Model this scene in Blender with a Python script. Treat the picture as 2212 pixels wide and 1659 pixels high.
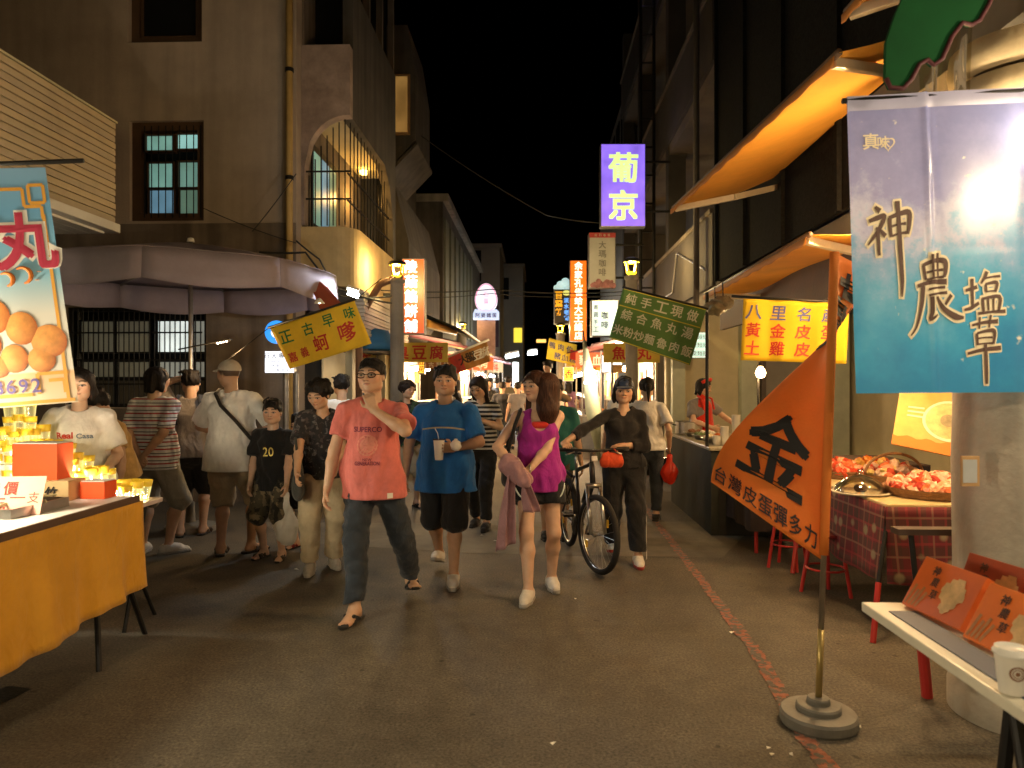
import bpy, bmesh, math, random
import numpy as np
from mathutils import Vector, Matrix, Euler
from mathutils.bvhtree import BVHTree
R = math.radians
SC = bpy.context.scene
COL = SC.collection
for _o in list(bpy.data.objects): bpy.data.objects.remove(_o)

# ------------------------------------------------------------------ camera
CAM_H, FPX, YAW = 1.55, 1550.0, R(2.0)          # eye height; focal length in pixels of a 2212 px wide frame
cam_d = bpy.data.cameras.new('camera'); cam = bpy.data.objects.new('camera', cam_d); COL.objects.link(cam)
cam.location = (0, 0, CAM_H); cam.rotation_euler = (R(90), 0, YAW)
cam_d.sensor_width = 36; cam_d.lens = 36 * FPX / 2212; cam_d.clip_start = 0.05; cam_d.clip_end = 2000
cam_d.dof.use_dof = True; cam_d.dof.focus_distance = 5.6; cam_d.dof.aperture_fstop = 2.8     # a small lens wide open at night
SC.camera = cam

# ------------------------------------------------------------------ night sky, exposure
world = bpy.data.worlds.new('World'); SC.world = world; world.use_nodes = True
_wn = world.node_tree.nodes; _wl = world.node_tree.links
_sky = _wn.new('ShaderNodeTexSky'); _sky.sky_type = 'NISHITA'; _sky.sun_disc = False
_sky.sun_elevation = R(-6); _sky.sun_rotation = R(200)
_bg = _wn['Background']; _bg.inputs['Strength'].default_value = 0.03
_wl.new(_sky.outputs['Color'], _bg.inputs['Color'])
SC.view_settings.view_transform = 'Standard'; SC.view_settings.look = 'None'
SC.view_settings.exposure = 0.0; SC.view_settings.gamma = 1.0
SC.view_settings.use_curve_mapping = False
SC.render.engine = 'CYCLES'
SC.cycles.use_denoising = True
SC.cycles.max_bounces = 6; SC.cycles.diffuse_bounces = 3; SC.cycles.glossy_bounces = 2
SC.cycles.transmission_bounces = 4; SC.cycles.transparent_max_bounces = 8
SC.cycles.sample_clamp_indirect = 4.0
SC.cycles.caustics_reflective = False; SC.cycles.caustics_refractive = False

_r = Vector((math.cos(YAW), math.sin(YAW), 0)); _f = Vector((-math.sin(YAW), math.cos(YAW), 0))
def W(px, py, D):
    """the point at depth D along a pixel's direction"""
    return Vector((0, 0, CAM_H)) + _f * D + _r * ((px - 1106) / FPX * D) + Vector((0, 0, -(py - 829.5) / FPX * D))
def G(px, py):
    """where a pixel's direction meets the ground"""
    D = CAM_H * FPX / (py - 829.5)
    p = W(px, py, D); p.z = 0
    return p
def XD(px, D):
    p = W(px, 829.5, D); return p.x, p.y

# ------------------------------------------------------------------ materials
MATS = {}
def lin(c):
    return tuple((v / 12.92 if v <= .04045 else ((v + .055) / 1.055) ** 2.4) for v in c)
def mat(name, col, rough=.7, var=.15, scale=6., bump=.0, bscale=60., metal=0., spec=.4, alpha=1., trans=0., stretch=None, var2=0., sheen=0., coat=0., thin=0., streak=0.):
    """principled material with blotchy colour variation and fine relief"""
    if name in MATS: return MATS[name]
    m = bpy.data.materials.new(name); m.use_nodes = True; MATS[name] = m
    nt = m.node_tree; N = nt.nodes; L = nt.links; b = N['Principled BSDF']
    b.inputs['Roughness'].default_value = rough; b.inputs['Metallic'].default_value = metal
    b.inputs['Specular IOR Level'].default_value = spec; b.inputs['Alpha'].default_value = alpha
    b.inputs['Transmission Weight'].default_value = trans
    b.inputs['Sheen Weight'].default_value = sheen; b.inputs['Coat Weight'].default_value = coat
    col = tuple(col)[:3]
    tc = N.new('ShaderNodeTexCoord'); mp = N.new('ShaderNodeMapping'); L.new(tc.outputs['Object'], mp.inputs['Vector'])
    if stretch: mp.inputs['Scale'].default_value = stretch
    if var > 0:
        n = N.new('ShaderNodeTexNoise'); n.inputs['Scale'].default_value = scale; n.inputs['Detail'].default_value = 6; n.inputs['Roughness'].default_value = .65
        L.new(mp.outputs['Vector'], n.inputs['Vector'])
        r = N.new('ShaderNodeValToRGB'); r.color_ramp.elements[0].position = .3; r.color_ramp.elements[1].position = .72
        r.color_ramp.elements[0].color = (*[max(0, v * (1 - var)) for v in col], 1)
        r.color_ramp.elements[1].color = (*[min(1, v * (1 + var)) for v in col], 1)
        L.new(n.outputs['Fac'], r.inputs['Fac']); src = r.outputs['Color']
        if var2 > 0:
            n2 = N.new('ShaderNodeTexNoise'); n2.inputs['Scale'].default_value = scale * .22; n2.inputs['Detail'].default_value = 3
            L.new(mp.outputs['Vector'], n2.inputs['Vector'])
            mr = N.new('ShaderNodeMapRange'); mr.inputs[1].default_value = .35; mr.inputs[2].default_value = .7; mr.inputs[3].default_value = 1 - var2; mr.inputs[4].default_value = 1
            L.new(n2.outputs['Fac'], mr.inputs[0])
            mx = N.new('ShaderNodeMix'); mx.data_type = 'RGBA'; mx.blend_type = 'MULTIPLY'; mx.inputs[0].default_value = 1
            L.new(src, mx.inputs[6]); L.new(mr.outputs[0], mx.inputs[7]); src = mx.outputs[2]
        if streak > 0:
            mp2 = N.new('ShaderNodeMapping'); mp2.inputs['Scale'].default_value = (5, 5, .35); L.new(tc.outputs['Object'], mp2.inputs['Vector'])
            n4 = N.new('ShaderNodeTexNoise'); n4.inputs['Scale'].default_value = 1.; n4.inputs['Detail'].default_value = 6; L.new(mp2.outputs[0], n4.inputs['Vector'])
            m4 = N.new('ShaderNodeMapRange'); m4.inputs[1].default_value = .42; m4.inputs[2].default_value = .66; m4.inputs[3].default_value = 1; m4.inputs[4].default_value = 1 - streak; L.new(n4.outputs['Fac'], m4.inputs[0])
            x4 = N.new('ShaderNodeMix'); x4.data_type = 'RGBA'; x4.blend_type = 'MULTIPLY'; x4.inputs[0].default_value = 1; L.new(src, x4.inputs[6]); L.new(m4.outputs[0], x4.inputs[7]); src = x4.outputs[2]
        L.new(src, b.inputs['Base Color'])
        if rough > .1:
            rr = N.new('ShaderNodeMapRange'); rr.inputs[3].default_value = rough * .85; rr.inputs[4].default_value = min(1, rough * 1.15)
            L.new(n.outputs['Fac'], rr.inputs[0]); L.new(rr.outputs[0], b.inputs['Roughness'])
    else:
        b.inputs['Base Color'].default_value = (*col, 1)
    if bump > 0:
        n = N.new('ShaderNodeTexNoise'); n.inputs['Scale'].default_value = bscale; n.inputs['Detail'].default_value = 5
        L.new(mp.outputs['Vector'], n.inputs['Vector'])
        bp = N.new('ShaderNodeBump'); bp.inputs['Strength'].default_value = bump; bp.inputs['Distance'].default_value = .01
        L.new(n.outputs['Fac'], bp.inputs['Height']); L.new(bp.outputs['Normal'], b.inputs['Normal'])
    if thin > 0:       # a thin cloth or paper that lets light through
        tr = N.new('ShaderNodeBsdfTranslucent'); ms = N.new('ShaderNodeMixShader'); ms.inputs[0].default_value = thin
        if var > 0: L.new(src, tr.inputs['Color'])
        else: tr.inputs['Color'].default_value = (*col, 1)
        out = N['Material Output']; L.new(b.outputs[0], ms.inputs[1]); L.new(tr.outputs[0], ms.inputs[2]); L.new(ms.outputs[0], out.inputs['Surface'])
    return m
def emat(name, col, strength, var=0.):
    """a thing that gives off light"""
    if name in MATS: return MATS[name]
    m = bpy.data.materials.new(name); m.use_nodes = True; MATS[name] = m
    N = m.node_tree.nodes; L = m.node_tree.links; b = N['Principled BSDF']
    b.inputs['Base Color'].default_value = (*[c * .8 for c in col], 1); b.inputs['Roughness'].default_value = .4
    b.inputs['Emission Color'].default_value = (*col, 1); b.inputs['Emission Strength'].default_value = strength
    if var > 0:
        tc = N.new('ShaderNodeTexCoord'); n = N.new('ShaderNodeTexNoise'); n.inputs['Scale'].default_value = 3.
        L.new(tc.outputs['Object'], n.inputs['Vector'])
        mr = N.new('ShaderNodeMapRange'); mr.inputs[1].default_value = .3; mr.inputs[2].default_value = .7
        mr.inputs[3].default_value = strength * (1 - var); mr.inputs[4].default_value = strength * (1 + var)
        L.new(n.outputs['Fac'], mr.inputs[0]); L.new(mr.outputs[0], b.inputs['Emission Strength'])
    return m
def glass(name, col=(1, 1, 1), rough=.02, alpha=.18):
    """thin clear sheet"""
    if name in MATS: return MATS[name]
    m = bpy.data.materials.new(name); m.use_nodes = True; MATS[name] = m
    N = m.node_tree.nodes; L = m.node_tree.links; N.remove(N['Principled BSDF'])
    t = N.new('ShaderNodeBsdfTransparent'); t.inputs[0].default_value = (*col, 1)
    g = N.new('ShaderNodeBsdfGlossy'); g.inputs['Roughness'].default_value = rough
    ms = N.new('ShaderNodeMixShader'); fr = N.new('ShaderNodeLayerWeight'); fr.inputs[0].default_value = .3
    mr = N.new('ShaderNodeMapRange'); mr.inputs[3].default_value = alpha * .5; mr.inputs[4].default_value = min(1, alpha * 3)
    L.new(fr.outputs['Fresnel'], mr.inputs[0]); L.new(mr.outputs[0], ms.inputs[0])
    L.new(t.outputs[0], ms.inputs[1]); L.new(g.outputs[0], ms.inputs[2]); L.new(ms.outputs[0], N['Material Output'].inputs['Surface'])
    return m

# ------------------------------------------------------------------ objects
def tag(o, label=None, cat=None, group=None, kind=None):
    if label: o['label'] = label
    if cat: o['category'] = cat
    if group: o['group'] = group
    if kind: o['kind'] = kind
    return o
def thing(name, label, cat, loc=(0, 0, 0), rz=0., group=None):
    o = bpy.data.objects.new(name, None); COL.objects.link(o); o.empty_display_size = .1
    o.location = loc; o.rotation_euler = (0, 0, rz)
    return tag(o, label, cat, group)
def link(name, me, m=None, parent=None, loc=None, rot=None):
    o = bpy.data.objects.new(name, me); COL.objects.link(o)
    if m is not None and len(me.materials) == 0:
        me.materials.append(m)
    if parent is not None: o.parent = parent
    if loc is not None: o.location = loc
    if rot is not None: o.rotation_euler = rot
    return o
def fin(name, bm, m=None, parent=None, loc=None, rot=None, smooth=False):
    """finish a bmesh as one mesh object"""
    me = bpy.data.meshes.new(name)
    bmesh.ops.recalc_face_normals(bm, faces=bm.faces)
    bm.to_mesh(me); bm.free()
    if smooth: me.polygons.foreach_set('use_smooth', [True] * len(me.polygons))
    return link(name, me, m, parent, loc, rot)
def B(): return bmesh.new()
def box(bm, x0, x1, y0, y1, z0, z1, bevel=0., M=None):
    vs = [bm.verts.new(v) for v in ((x0, y0, z0), (x1, y0, z0), (x1, y1, z0), (x0, y1, z0), (x0, y0, z1), (x1, y0, z1), (x1, y1, z1), (x0, y1, z1))]
    fs = [bm.faces.new([vs[i] for i in f]) for f in ((0, 3, 2, 1), (4, 5, 6, 7), (0, 1, 5, 4), (1, 2, 6, 5), (2, 3, 7, 6), (3, 0, 4, 7))]
    if bevel > 0:
        es = list({e for f in fs for e in f.edges})
        rb = bmesh.ops.bevel(bm, geom=es, offset=bevel, segments=2, affect='EDGES', profile=.6)
        vs = list({v for f in rb['faces'] for v in f.verts} | {v for v in vs if v.is_valid})
    if M is not None: bmesh.ops.transform(bm, matrix=M, verts=[v for v in vs if v.is_valid])
    return vs
def cbox(bm, c, s, rot=None, bevel=0.):
    """box by centre and size, turned by rot (Euler tuple)"""
    M = Matrix.Translation(Vector(c))
    if rot is not None: M = M @ Euler(rot).to_matrix().to_4x4()
    return box(bm, -s[0] / 2, s[0] / 2, -s[1] / 2, s[1] / 2, -s[2] / 2, s[2] / 2, bevel, M)
def tube(bm, pts, r, n=8, caps=True, r2=None):
    """round bar along a path; r may be a list"""
    pts = [Vector(p) for p in pts]; k = len(pts)
    rs = r if isinstance(r, (list, tuple)) else [r + (0 if r2 is None else (r2 - r) * i / max(1, k - 1)) for i in range(k)]
    rings = []; up = None
    for i, p in enumerate(pts):
        d = (pts[min(i + 1, k - 1)] - pts[max(i - 1, 0)])
        if d.length < 1e-9: d = Vector((0, 0, 1))
        d.normalize()
        if up is None:
            up = Vector((0, 0, 1)) if abs(d.z) < .9 else Vector((1, 0, 0))
        u = d.cross(up)
        if u.length < 1e-6: u = d.orthogonal()
        u.normalize(); v = u.cross(d).normalized(); up = v
        rings.append([bm.verts.new(p + (u * math.cos(2 * math.pi * j / n) + v * math.sin(2 * math.pi * j / n)) * rs[i]) for j in range(n)])
    for a, b in zip(rings, rings[1:]):
        for j in range(n): bm.faces.new((a[j], a[(j + 1) % n], b[(j + 1) % n], b[j]))
    if caps:
        bm.faces.new(rings[0][::-1]); bm.faces.new(rings[-1])
    return rings
def lathe(bm, prof, c=(0, 0, 0), n=24, M=None):
    """turned body from (radius, height) pairs"""
    c = Vector(c); rings = []; new = []
    for r, z in prof:
        if r < 1e-6:
            v = bm.verts.new(c + Vector((0, 0, z))); rings.append([v]); new.append(v)
        else:
            ring = [bm.verts.new(c + Vector((r * math.cos(2 * math.pi * j / n), r * math.sin(2 * math.pi * j / n), z))) for j in range(n)]
            rings.append(ring); new += ring
    for a, b in zip(rings, rings[1:]):
        if len(a) == 1 and len(b) == 1: continue
        for j in range(n):
            if len(a) == 1: bm.faces.new((a[0], b[(j + 1) % n], b[j]))
            elif len(b) == 1: bm.faces.new((a[j], a[(j + 1) % n], b[0]))
            else: bm.faces.new((a[j], a[(j + 1) % n], b[(j + 1) % n], b[j]))
    if M is not None: bmesh.ops.transform(bm, matrix=M, verts=new)
    return new
def prism(bm, poly, d0, d1, axis='y'):
    """polygon in the (x,z) plane pushed along y (or (x,y) along z, or (y,z) along x)"""
    def P(a, b, d): return (a, d, b) if axis == 'y' else ((a, b, d) if axis == 'z' else (d, a, b))
    A = [bm.verts.new(P(a, b, d0)) for a, b in poly]; Bv = [bm.verts.new(P(a, b, d1)) for a, b in poly]
    k = len(poly)
    bm.faces.new(A); bm.faces.new(Bv[::-1])
    for i in range(k): bm.faces.new((A[i], Bv[i], Bv[(i + 1) % k], A[(i + 1) % k]))
    return A + Bv
def sheet(bm, fn, nu, nv, thick=0.):
    """grid surface fn(u,v) -> point, both 0..1, with thickness along its normal"""
    P = [[Vector(fn(i / nu, j / nv)) for j in range(nv + 1)] for i in range(nu + 1)]
    V = [[bm.verts.new(p) for p in row] for row in P]
    fs = []
    for i in range(nu):
        for j in range(nv): fs.append(bm.faces.new((V[i][j], V[i + 1][j], V[i + 1][j + 1], V[i][j + 1])))
    if thick > 0:
        bm.normal_update()
        bmesh.ops.solidify(bm, geom=fs, thickness=thick)
    return V

# ------------------------------------------------------------------ writing
_TXT = {}
def text_mesh(s, size=1., bold=0., spacing=1., vertical=False, res=3, line=1.0):
    """flat outline of a word, centred on the origin in the xy plane"""
    key = (s, size, bold, spacing, vertical, res, line)
    if key in _TXT: return _TXT[key]
    c = bpy.data.curves.new('writing', 'FONT')
    c.body = '\n'.join(s) if vertical else s
    c.size = size; c.align_x = 'CENTER'; c.align_y = 'CENTER'; c.offset = bold * size; c.space_character = spacing
    c.space_line = line; c.resolution_u = res; c.fill_mode = 'FRONT'
    o = bpy.data.objects.new('writing', c); COL.objects.link(o)
    dg = bpy.context.evaluated_depsgraph_get(); dg.update()
    me = bpy.data.meshes.new_from_object(o.evaluated_get(dg))
    bpy.data.objects.remove(o); bpy.data.curves.remove(c)
    n = len(me.vertices); co = np.empty(n * 3, np.float32); me.vertices.foreach_get('co', co); co = co.reshape(-1, 3)
    if n:
        mid = (co.max(0) + co.min(0)) / 2; co -= mid; me.vertices.foreach_set('co', co.ravel())
    _TXT[key] = me
    return me
def verts_np(me):
    co = np.empty(len(me.vertices) * 3, np.float32); me.vertices.foreach_get('co', co); return co.reshape(-1, 3)
def write_on(name, s, fn, m, parent=None, w=None, h=None, **kw):
    """lettering fitted to w x h and laid on a surface by fn(x, y) -> point"""
    bd = kw.get('bold', 0); ex = 0.
    if 0 < bd <= .036 and len(s) == 1 and ord(s) > 0x2e00: ex = bd * .8; kw['bold'] = 0
    me = text_mesh(s, **kw).copy(); co = verts_np(me)
    if len(co) == 0: return None
    ext = co.max(0) - co.min(0)
    sx = w / ext[0] if w else (h / ext[1] if h else 1); sy = h / ext[1] if h else sx
    if ex:      # a heavier brush: the same outline laid down four times, slightly shifted
        bm = bmesh.new(); d = ex * ext.max()
        for k, (dx, dy) in enumerate(((d, d), (-d, d), (d, -d), (-d, -d))):
            n0 = len(bm.verts); bm.from_mesh(me); bm.verts.ensure_lookup_table()
            for i in range(len(co)): bm.verts[n0 + i].co = Vector(fn((float(co[i, 0]) + dx) * sx, (float(co[i, 1]) + dy) * sy)) + Vector((0, -.0007 * k, 0))
        bm.to_mesh(me); bm.free(); return link(name, me, m, parent)
    out = np.array([fn(float(x) * sx, float(y) * sy) for x, y, _ in co], np.float32)
    me.vertices.foreach_set('co', out.ravel()); me.update()
    return link(name, me, m, parent)
# ------------------------------------------------------------------ soft bodies: distance fields turned into meshes
V3 = lambda *a: np.array(a, np.float32)
class Vol:
    def __init__(s, lo, hi, h):
        s.lo = np.array(lo, np.float32) - 2 * h; s.h = h
        s.n = np.ceil((np.array(hi) - s.lo) / h).astype(int) + 3
        s.D = np.full(tuple(s.n), .2, np.float32)
    def sub(s, lo, hi):
        a = np.clip(np.floor((np.array(lo) - s.lo) / s.h).astype(int), 0, s.n); b = np.clip(np.ceil((np.array(hi) - s.lo) / s.h).astype(int) + 1, 0, s.n)
        if (b <= a).any(): return None, None
        ax = [(s.lo[i] + np.arange(a[i], b[i], dtype=np.float32) * s.h) for i in range(3)]
        X, Y, Z = np.meshgrid(*ax, indexing='ij', sparse=True)
        return (slice(a[0], b[0]), slice(a[1], b[1]), slice(a[2], b[2])), (X, Y, Z)
    def put(s, lo, hi, f, k=.02, mode='add'):
        m = k + 3 * s.h
        sl, P = s.sub(np.array(lo) - m, np.array(hi) + m)
        if sl is None: return
        d = f(*P).astype(np.float32); A = s.D[sl]
        if mode == 'cut': d = -d; hh = np.maximum(k - np.abs(A - d), 0) / k; s.D[sl] = np.maximum(A, d) + hh * hh * k * .25
        else: hh = np.maximum(k - np.abs(A - d), 0) / k; s.D[sl] = np.minimum(A, d) - hh * hh * k * .25
    def cone(s, a, b, r1, r2, k=.02, ends=None, mode='add', oval=None):
        """tapered limb from a to b; ends=(cut at a, cut at b) makes flat ends; oval=(axis, factor) squashes it along an axis"""
        a = np.array(a, np.float32); b = np.array(b, np.float32); ab = b - a; L2 = float(ab @ ab) + 1e-9; L = math.sqrt(L2)
        r = max(r1, r2) * (max(1, oval[1]) if oval else 1)
        def f(X, Y, Z):
            px, py, pz = X - a[0], Y - a[1], Z - a[2]
            t = (px * ab[0] + py * ab[1] + pz * ab[2]) / L2; tc = np.clip(t, 0, 1)
            qx, qy, qz = px - tc * ab[0], py - tc * ab[1], pz - tc * ab[2]
            if oval:
                ax, fac = np.array(oval[0], np.float32), oval[1]
                c = qx * ax[0] + qy * ax[1] + qz * ax[2]; g = (1 / fac - 1) * c
                qx, qy, qz = qx + g * ax[0], qy + g * ax[1], qz + g * ax[2]
            d = np.sqrt(qx * qx + qy * qy + qz * qz) - (r1 + tc * (r2 - r1))
            if ends:
                if ends[0]: d = np.maximum(d, -t * L)
                if ends[1]: d = np.maximum(d, (t - 1) * L)
            return d
        s.put(np.minimum(a, b) - r, np.maximum(a, b) + r, f, k, mode)
    def ell(s, c, rad, k=.02, Rm=None, mode='add', clip=None):
        """ellipsoid; Rm columns are its own axes; clip=[(normal, offset)] keeps the side n.(p-c) < offset"""
        c = np.array(c, np.float32); rad = np.array(rad, np.float32); mr = float(rad.max())
        M = np.eye(3, dtype=np.float32) if Rm is None else np.array(Rm, np.float32)
        def f(X, Y, Z):
            x, y, z = X - c[0], Y - c[1], Z - c[2]
            l = [x * M[0, i] + y * M[1, i] + z * M[2, i] for i in range(3)]
            q0 = np.sqrt((l[0] / rad[0]) ** 2 + (l[1] / rad[1]) ** 2 + (l[2] / rad[2]) ** 2)
            q1 = np.sqrt((l[0] / rad[0] ** 2) ** 2 + (l[1] / rad[1] ** 2) ** 2 + (l[2] / rad[2] ** 2) ** 2) + 1e-6
            d = q0 * (q0 - 1) / q1
            if clip:
                for n, o in clip: d = np.maximum(d, x * n[0] + y * n[1] + z * n[2] - o)
            return d
        s.put(c - mr, c + mr, f, k, mode)
    def trunk(s, secs, side, k=.03, noise=None):
        """stack of oval sections [(centre, half width, half depth)] whose width lies along side"""
        side = np.array(side, np.float32)
        for (a, wa, da), (b, wb, db) in zip(secs, secs[1:]):
            a = np.array(a, np.float32); b = np.array(b, np.float32); ab = b - a; L2 = float(ab @ ab) + 1e-9; L = math.sqrt(L2)
            ax = ab / L; sd = side - ax * float(side @ ax); sd /= np.linalg.norm(sd); fr = np.cross(ax, sd)
            r = max(wa, wb, da, db)
            def f(X, Y, Z):
                px, py, pz = X - a[0], Y - a[1], Z - a[2]
                t = (px * ab[0] + py * ab[1] + pz * ab[2]) / L2; tc = np.clip(t, 0, 1)
                u = px * sd[0] + py * sd[1] + pz * sd[2]; v = px * fr[0] + py * fr[1] + pz * fr[2]; w = (t - tc) * L
                rw = wa + tc * (wb - wa); rd = da + tc * (db - da); m = np.minimum(rw, rd)
                q = np.sqrt((u / rw) ** 2 + (v / rd) ** 2 + (w / m) ** 2)
                return (q - 1) * m
            s.put(np.minimum(a, b) - r, np.maximum(a, b) + r, f, k)
    def plane(s, n, o):
        """keep n.p < o"""
        X, Y, Z = s.sub(s.lo, s.lo + s.n * s.h)[1]
        s.D = np.maximum(s.D, (X * n[0] + Y * n[1] + Z * n[2] - o)[:s.n[0], :s.n[1], :s.n[2]])
    def wrinkle(s, amp, freq=22., seed=0, stretch=(1, 1, .55)):
        g = np.random.RandomState(seed)
        sl, (X, Y, Z) = s.sub(s.lo, s.lo + (s.n - 1) * s.h)
        X, Y, Z = X * stretch[0], Y * stretch[1], Z * stretch[2]
        t = 0
        for i in range(3):
            d = g.normal(size=3); d /= np.linalg.norm(d); e = g.normal(size=3); e /= np.linalg.norm(e); fq = freq * (1 + i * .75)
            w = np.sin((X * e[0] + Y * e[1] + Z * e[2]) * fq * .6 + g.rand() * 6)
            t = t + np.sin((X * d[0] + Y * d[1] + Z * d[2]) * fq + 1.8 * w + g.rand() * 6) / (1 + i * .6)
        s.D[sl] += (amp * t).astype(np.float32)
    def mesh(s):
        """surface nets"""
        D = s.D; S = D < 0; n = D.shape
        c = np.zeros((n[0] - 1, n[1] - 1, n[2] - 1), np.uint8)
        for dx in (0, 1):
            for dy in (0, 1):
                for dz in (0, 1): c += S[dx:n[0] - 1 + dx, dy:n[1] - 1 + dy, dz:n[2] - 1 + dz]
        act = (c > 0) & (c < 8); I = np.argwhere(act)
        if len(I) == 0: return np.zeros((0, 3), np.float32), np.zeros((0, 4), np.int32)
        idx = np.full(act.shape, -1, np.int32); idx[act] = np.arange(len(I))
        offs = [(0, 0, 0), (1, 0, 0), (0, 1, 0), (1, 1, 0), (0, 0, 1), (1, 0, 1), (0, 1, 1), (1, 1, 1)]
        val = np.stack([D[I[:, 0] + o[0], I[:, 1] + o[1], I[:, 2] + o[2]] for o in offs], 1)
        acc = np.zeros((len(I), 3), np.float32); cnt = np.zeros(len(I), np.float32)
        for a, b in ((0, 1), (2, 3), (4, 5), (6, 7), (0, 2), (1, 3), (4, 6), (5, 7), (0, 4), (1, 5), (2, 6), (3, 7)):
            va, vb = val[:, a], val[:, b]; m = (va < 0) != (vb < 0)
            t = np.where(m, va / np.where(m, va - vb, 1), 0)[:, None]
            p = np.array(offs[a], np.float32) + t * (np.array(offs[b], np.float32) - np.array(offs[a], np.float32))
            acc += np.where(m[:, None], p, 0); cnt += m
        v = s.lo + (I + acc / cnt[:, None]) * s.h
        Q = []
        for ax in range(3):
            o = [0, 0, 0]; o[ax] = 1
            a = S[:n[0] - o[0], :n[1] - o[1], :n[2] - o[2]]; b = S[o[0]:, o[1]:, o[2]:]
            E = np.argwhere(a != b); u, w = (ax + 1) % 3, (ax + 2) % 3
            ok = (E[:, u] > 0) & (E[:, w] > 0) & (E[:, u] < n[u] - 1) & (E[:, w] < n[w] - 1); E = E[ok]
            fl = a[E[:, 0], E[:, 1], E[:, 2]]
            def at(du, dw):
                J = E.copy(); J[:, u] -= du; J[:, w] -= dw; return idx[J[:, 0], J[:, 1], J[:, 2]]
            q = np.stack([at(1, 1), at(0, 1), at(0, 0), at(1, 0)], 1)
            Q.append(np.where(fl[:, None], q, q[:, ::-1]))
        return v.astype(np.float32), np.concatenate(Q).astype(np.int32)
def np_mesh(name, parts, smooth=True):
    """join (verts, quads) pairs into a mesh"""
    vs = []; qs = []; o = 0
    for v, q in parts:
        if len(v) == 0: continue
        vs.append(v); qs.append(q + o); o += len(v)
    me = bpy.data.meshes.new(name)
    if not vs: return me
    v = np.concatenate(vs); q = np.concatenate(qs)
    me.vertices.add(len(v)); me.vertices.foreach_set('co', v.ravel())
    me.loops.add(q.size); me.loops.foreach_set('vertex_index', q.ravel())
    me.polygons.add(len(q)); me.polygons.foreach_set('loop_start', np.arange(0, q.size, 4, dtype=np.int32))
    me.update(calc_edges=True)
    if smooth: me.polygons.foreach_set('use_smooth', np.ones(len(q), bool))
    return me
def nrm(v): v = np.array(v, np.float32); return v / (np.linalg.norm(v) + 1e-9)
def ik(a, c, l1, l2, pole):
    """middle joint of a two-bone limb; returns (joint, reachable end)"""
    a = np.array(a, np.float32); c = np.array(c, np.float32); d = c - a; L = float(np.linalg.norm(d)); m = (l1 + l2) * .998
    if L > m: c = a + d / L * m; d = c - a; L = m
    x = (l1 * l1 - l2 * l2 + L * L) / (2 * L); y = math.sqrt(max(0, l1 * l1 - x * x)); u = d / L
    p = np.array(pole, np.float32); p = nrm(p - u * float(p @ u))
    return a + u * x + p * y, c
def rotm(yaw=0, pitch=0, roll=0):
    """head turn: yaw to the person's left, pitch down, roll to the right; columns right, forward, up"""
    return np.array((Matrix.Rotation(yaw, 3, 'Z') @ Matrix.Rotation(-pitch, 3, 'X') @ Matrix.Rotation(roll, 3, 'Y')), np.float32)

# ------------------------------------------------------------------ skin, hair and cloth materials
def skin_mat():
    if 'skin' in MATS: return MATS['skin']
    m = bpy.data.materials.new('skin'); m.use_nodes = True; MATS['skin'] = m
    N = m.node_tree.nodes; L = m.node_tree.links; b = N['Principled BSDF']
    at = N.new('ShaderNodeAttribute'); at.attribute_name = 'tone'
    tc = N.new('ShaderNodeTexCoord'); n = N.new('ShaderNodeTexNoise'); n.inputs['Scale'].default_value = 26; n.inputs['Detail'].default_value = 5
    L.new(tc.outputs['Object'], n.inputs['Vector'])
    mr = N.new('ShaderNodeMapRange'); mr.inputs[3].default_value = .82; mr.inputs[4].default_value = 1.15; L.new(n.outputs['Fac'], mr.inputs[0])
    mx = N.new('ShaderNodeMix'); mx.data_type = 'RGBA'; mx.blend_type = 'MULTIPLY'; mx.inputs[0].default_value = 1
    L.new(at.outputs['Color'], mx.inputs[6]); L.new(mr.outputs[0], mx.inputs[7]); L.new(mx.outputs[2], b.inputs['Base Color'])
    b.inputs['Roughness'].default_value = .48; b.inputs['Specular IOR Level'].default_value = .4
    b.inputs['Subsurface Weight'].default_value = .12; b.inputs['Subsurface Radius'].default_value = (1., .4, .2); b.inputs['Subsurface Scale'].default_value = .01
    return m
def hair_mat(name, col):
    if name in MATS: return MATS[name]
    m = bpy.data.materials.new(name); m.use_nodes = True; MATS[name] = m
    N = m.node_tree.nodes; L = m.node_tree.links; b = N['Principled BSDF']
    tc = N.new('ShaderNodeTexCoord'); mp = N.new('ShaderNodeMapping'); mp.inputs['Scale'].default_value = (150, 150, 9); L.new(tc.outputs['Object'], mp.inputs['Vector'])
    n = N.new('ShaderNodeTexNoise'); n.inputs['Scale'].default_value = 1; n.inputs['Detail'].default_value = 3; L.new(mp.outputs[0], n.inputs['Vector'])
    r = N.new('ShaderNodeValToRGB'); r.color_ramp.elements[0].position = .35; r.color_ramp.elements[1].position = .7
    r.color_ramp.elements[0].color = (*[c * .45 for c in col], 1); r.color_ramp.elements[1].color = (*[c * 1.7 for c in col], 1)
    L.new(n.outputs['Fac'], r.inputs['Fac']); L.new(r.outputs['Color'], b.inputs['Base Color'])
    bp = N.new('ShaderNodeBump'); bp.inputs['Strength'].default_value = .9; bp.inputs['Distance'].default_value = .006
    L.new(n.outputs['Fac'], bp.inputs['Height']); L.new(bp.outputs['Normal'], b.inputs['Normal'])
    b.inputs['Roughness'].default_value = .6; b.inputs['Specular IOR Level'].default_value = .2
    return m
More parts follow.
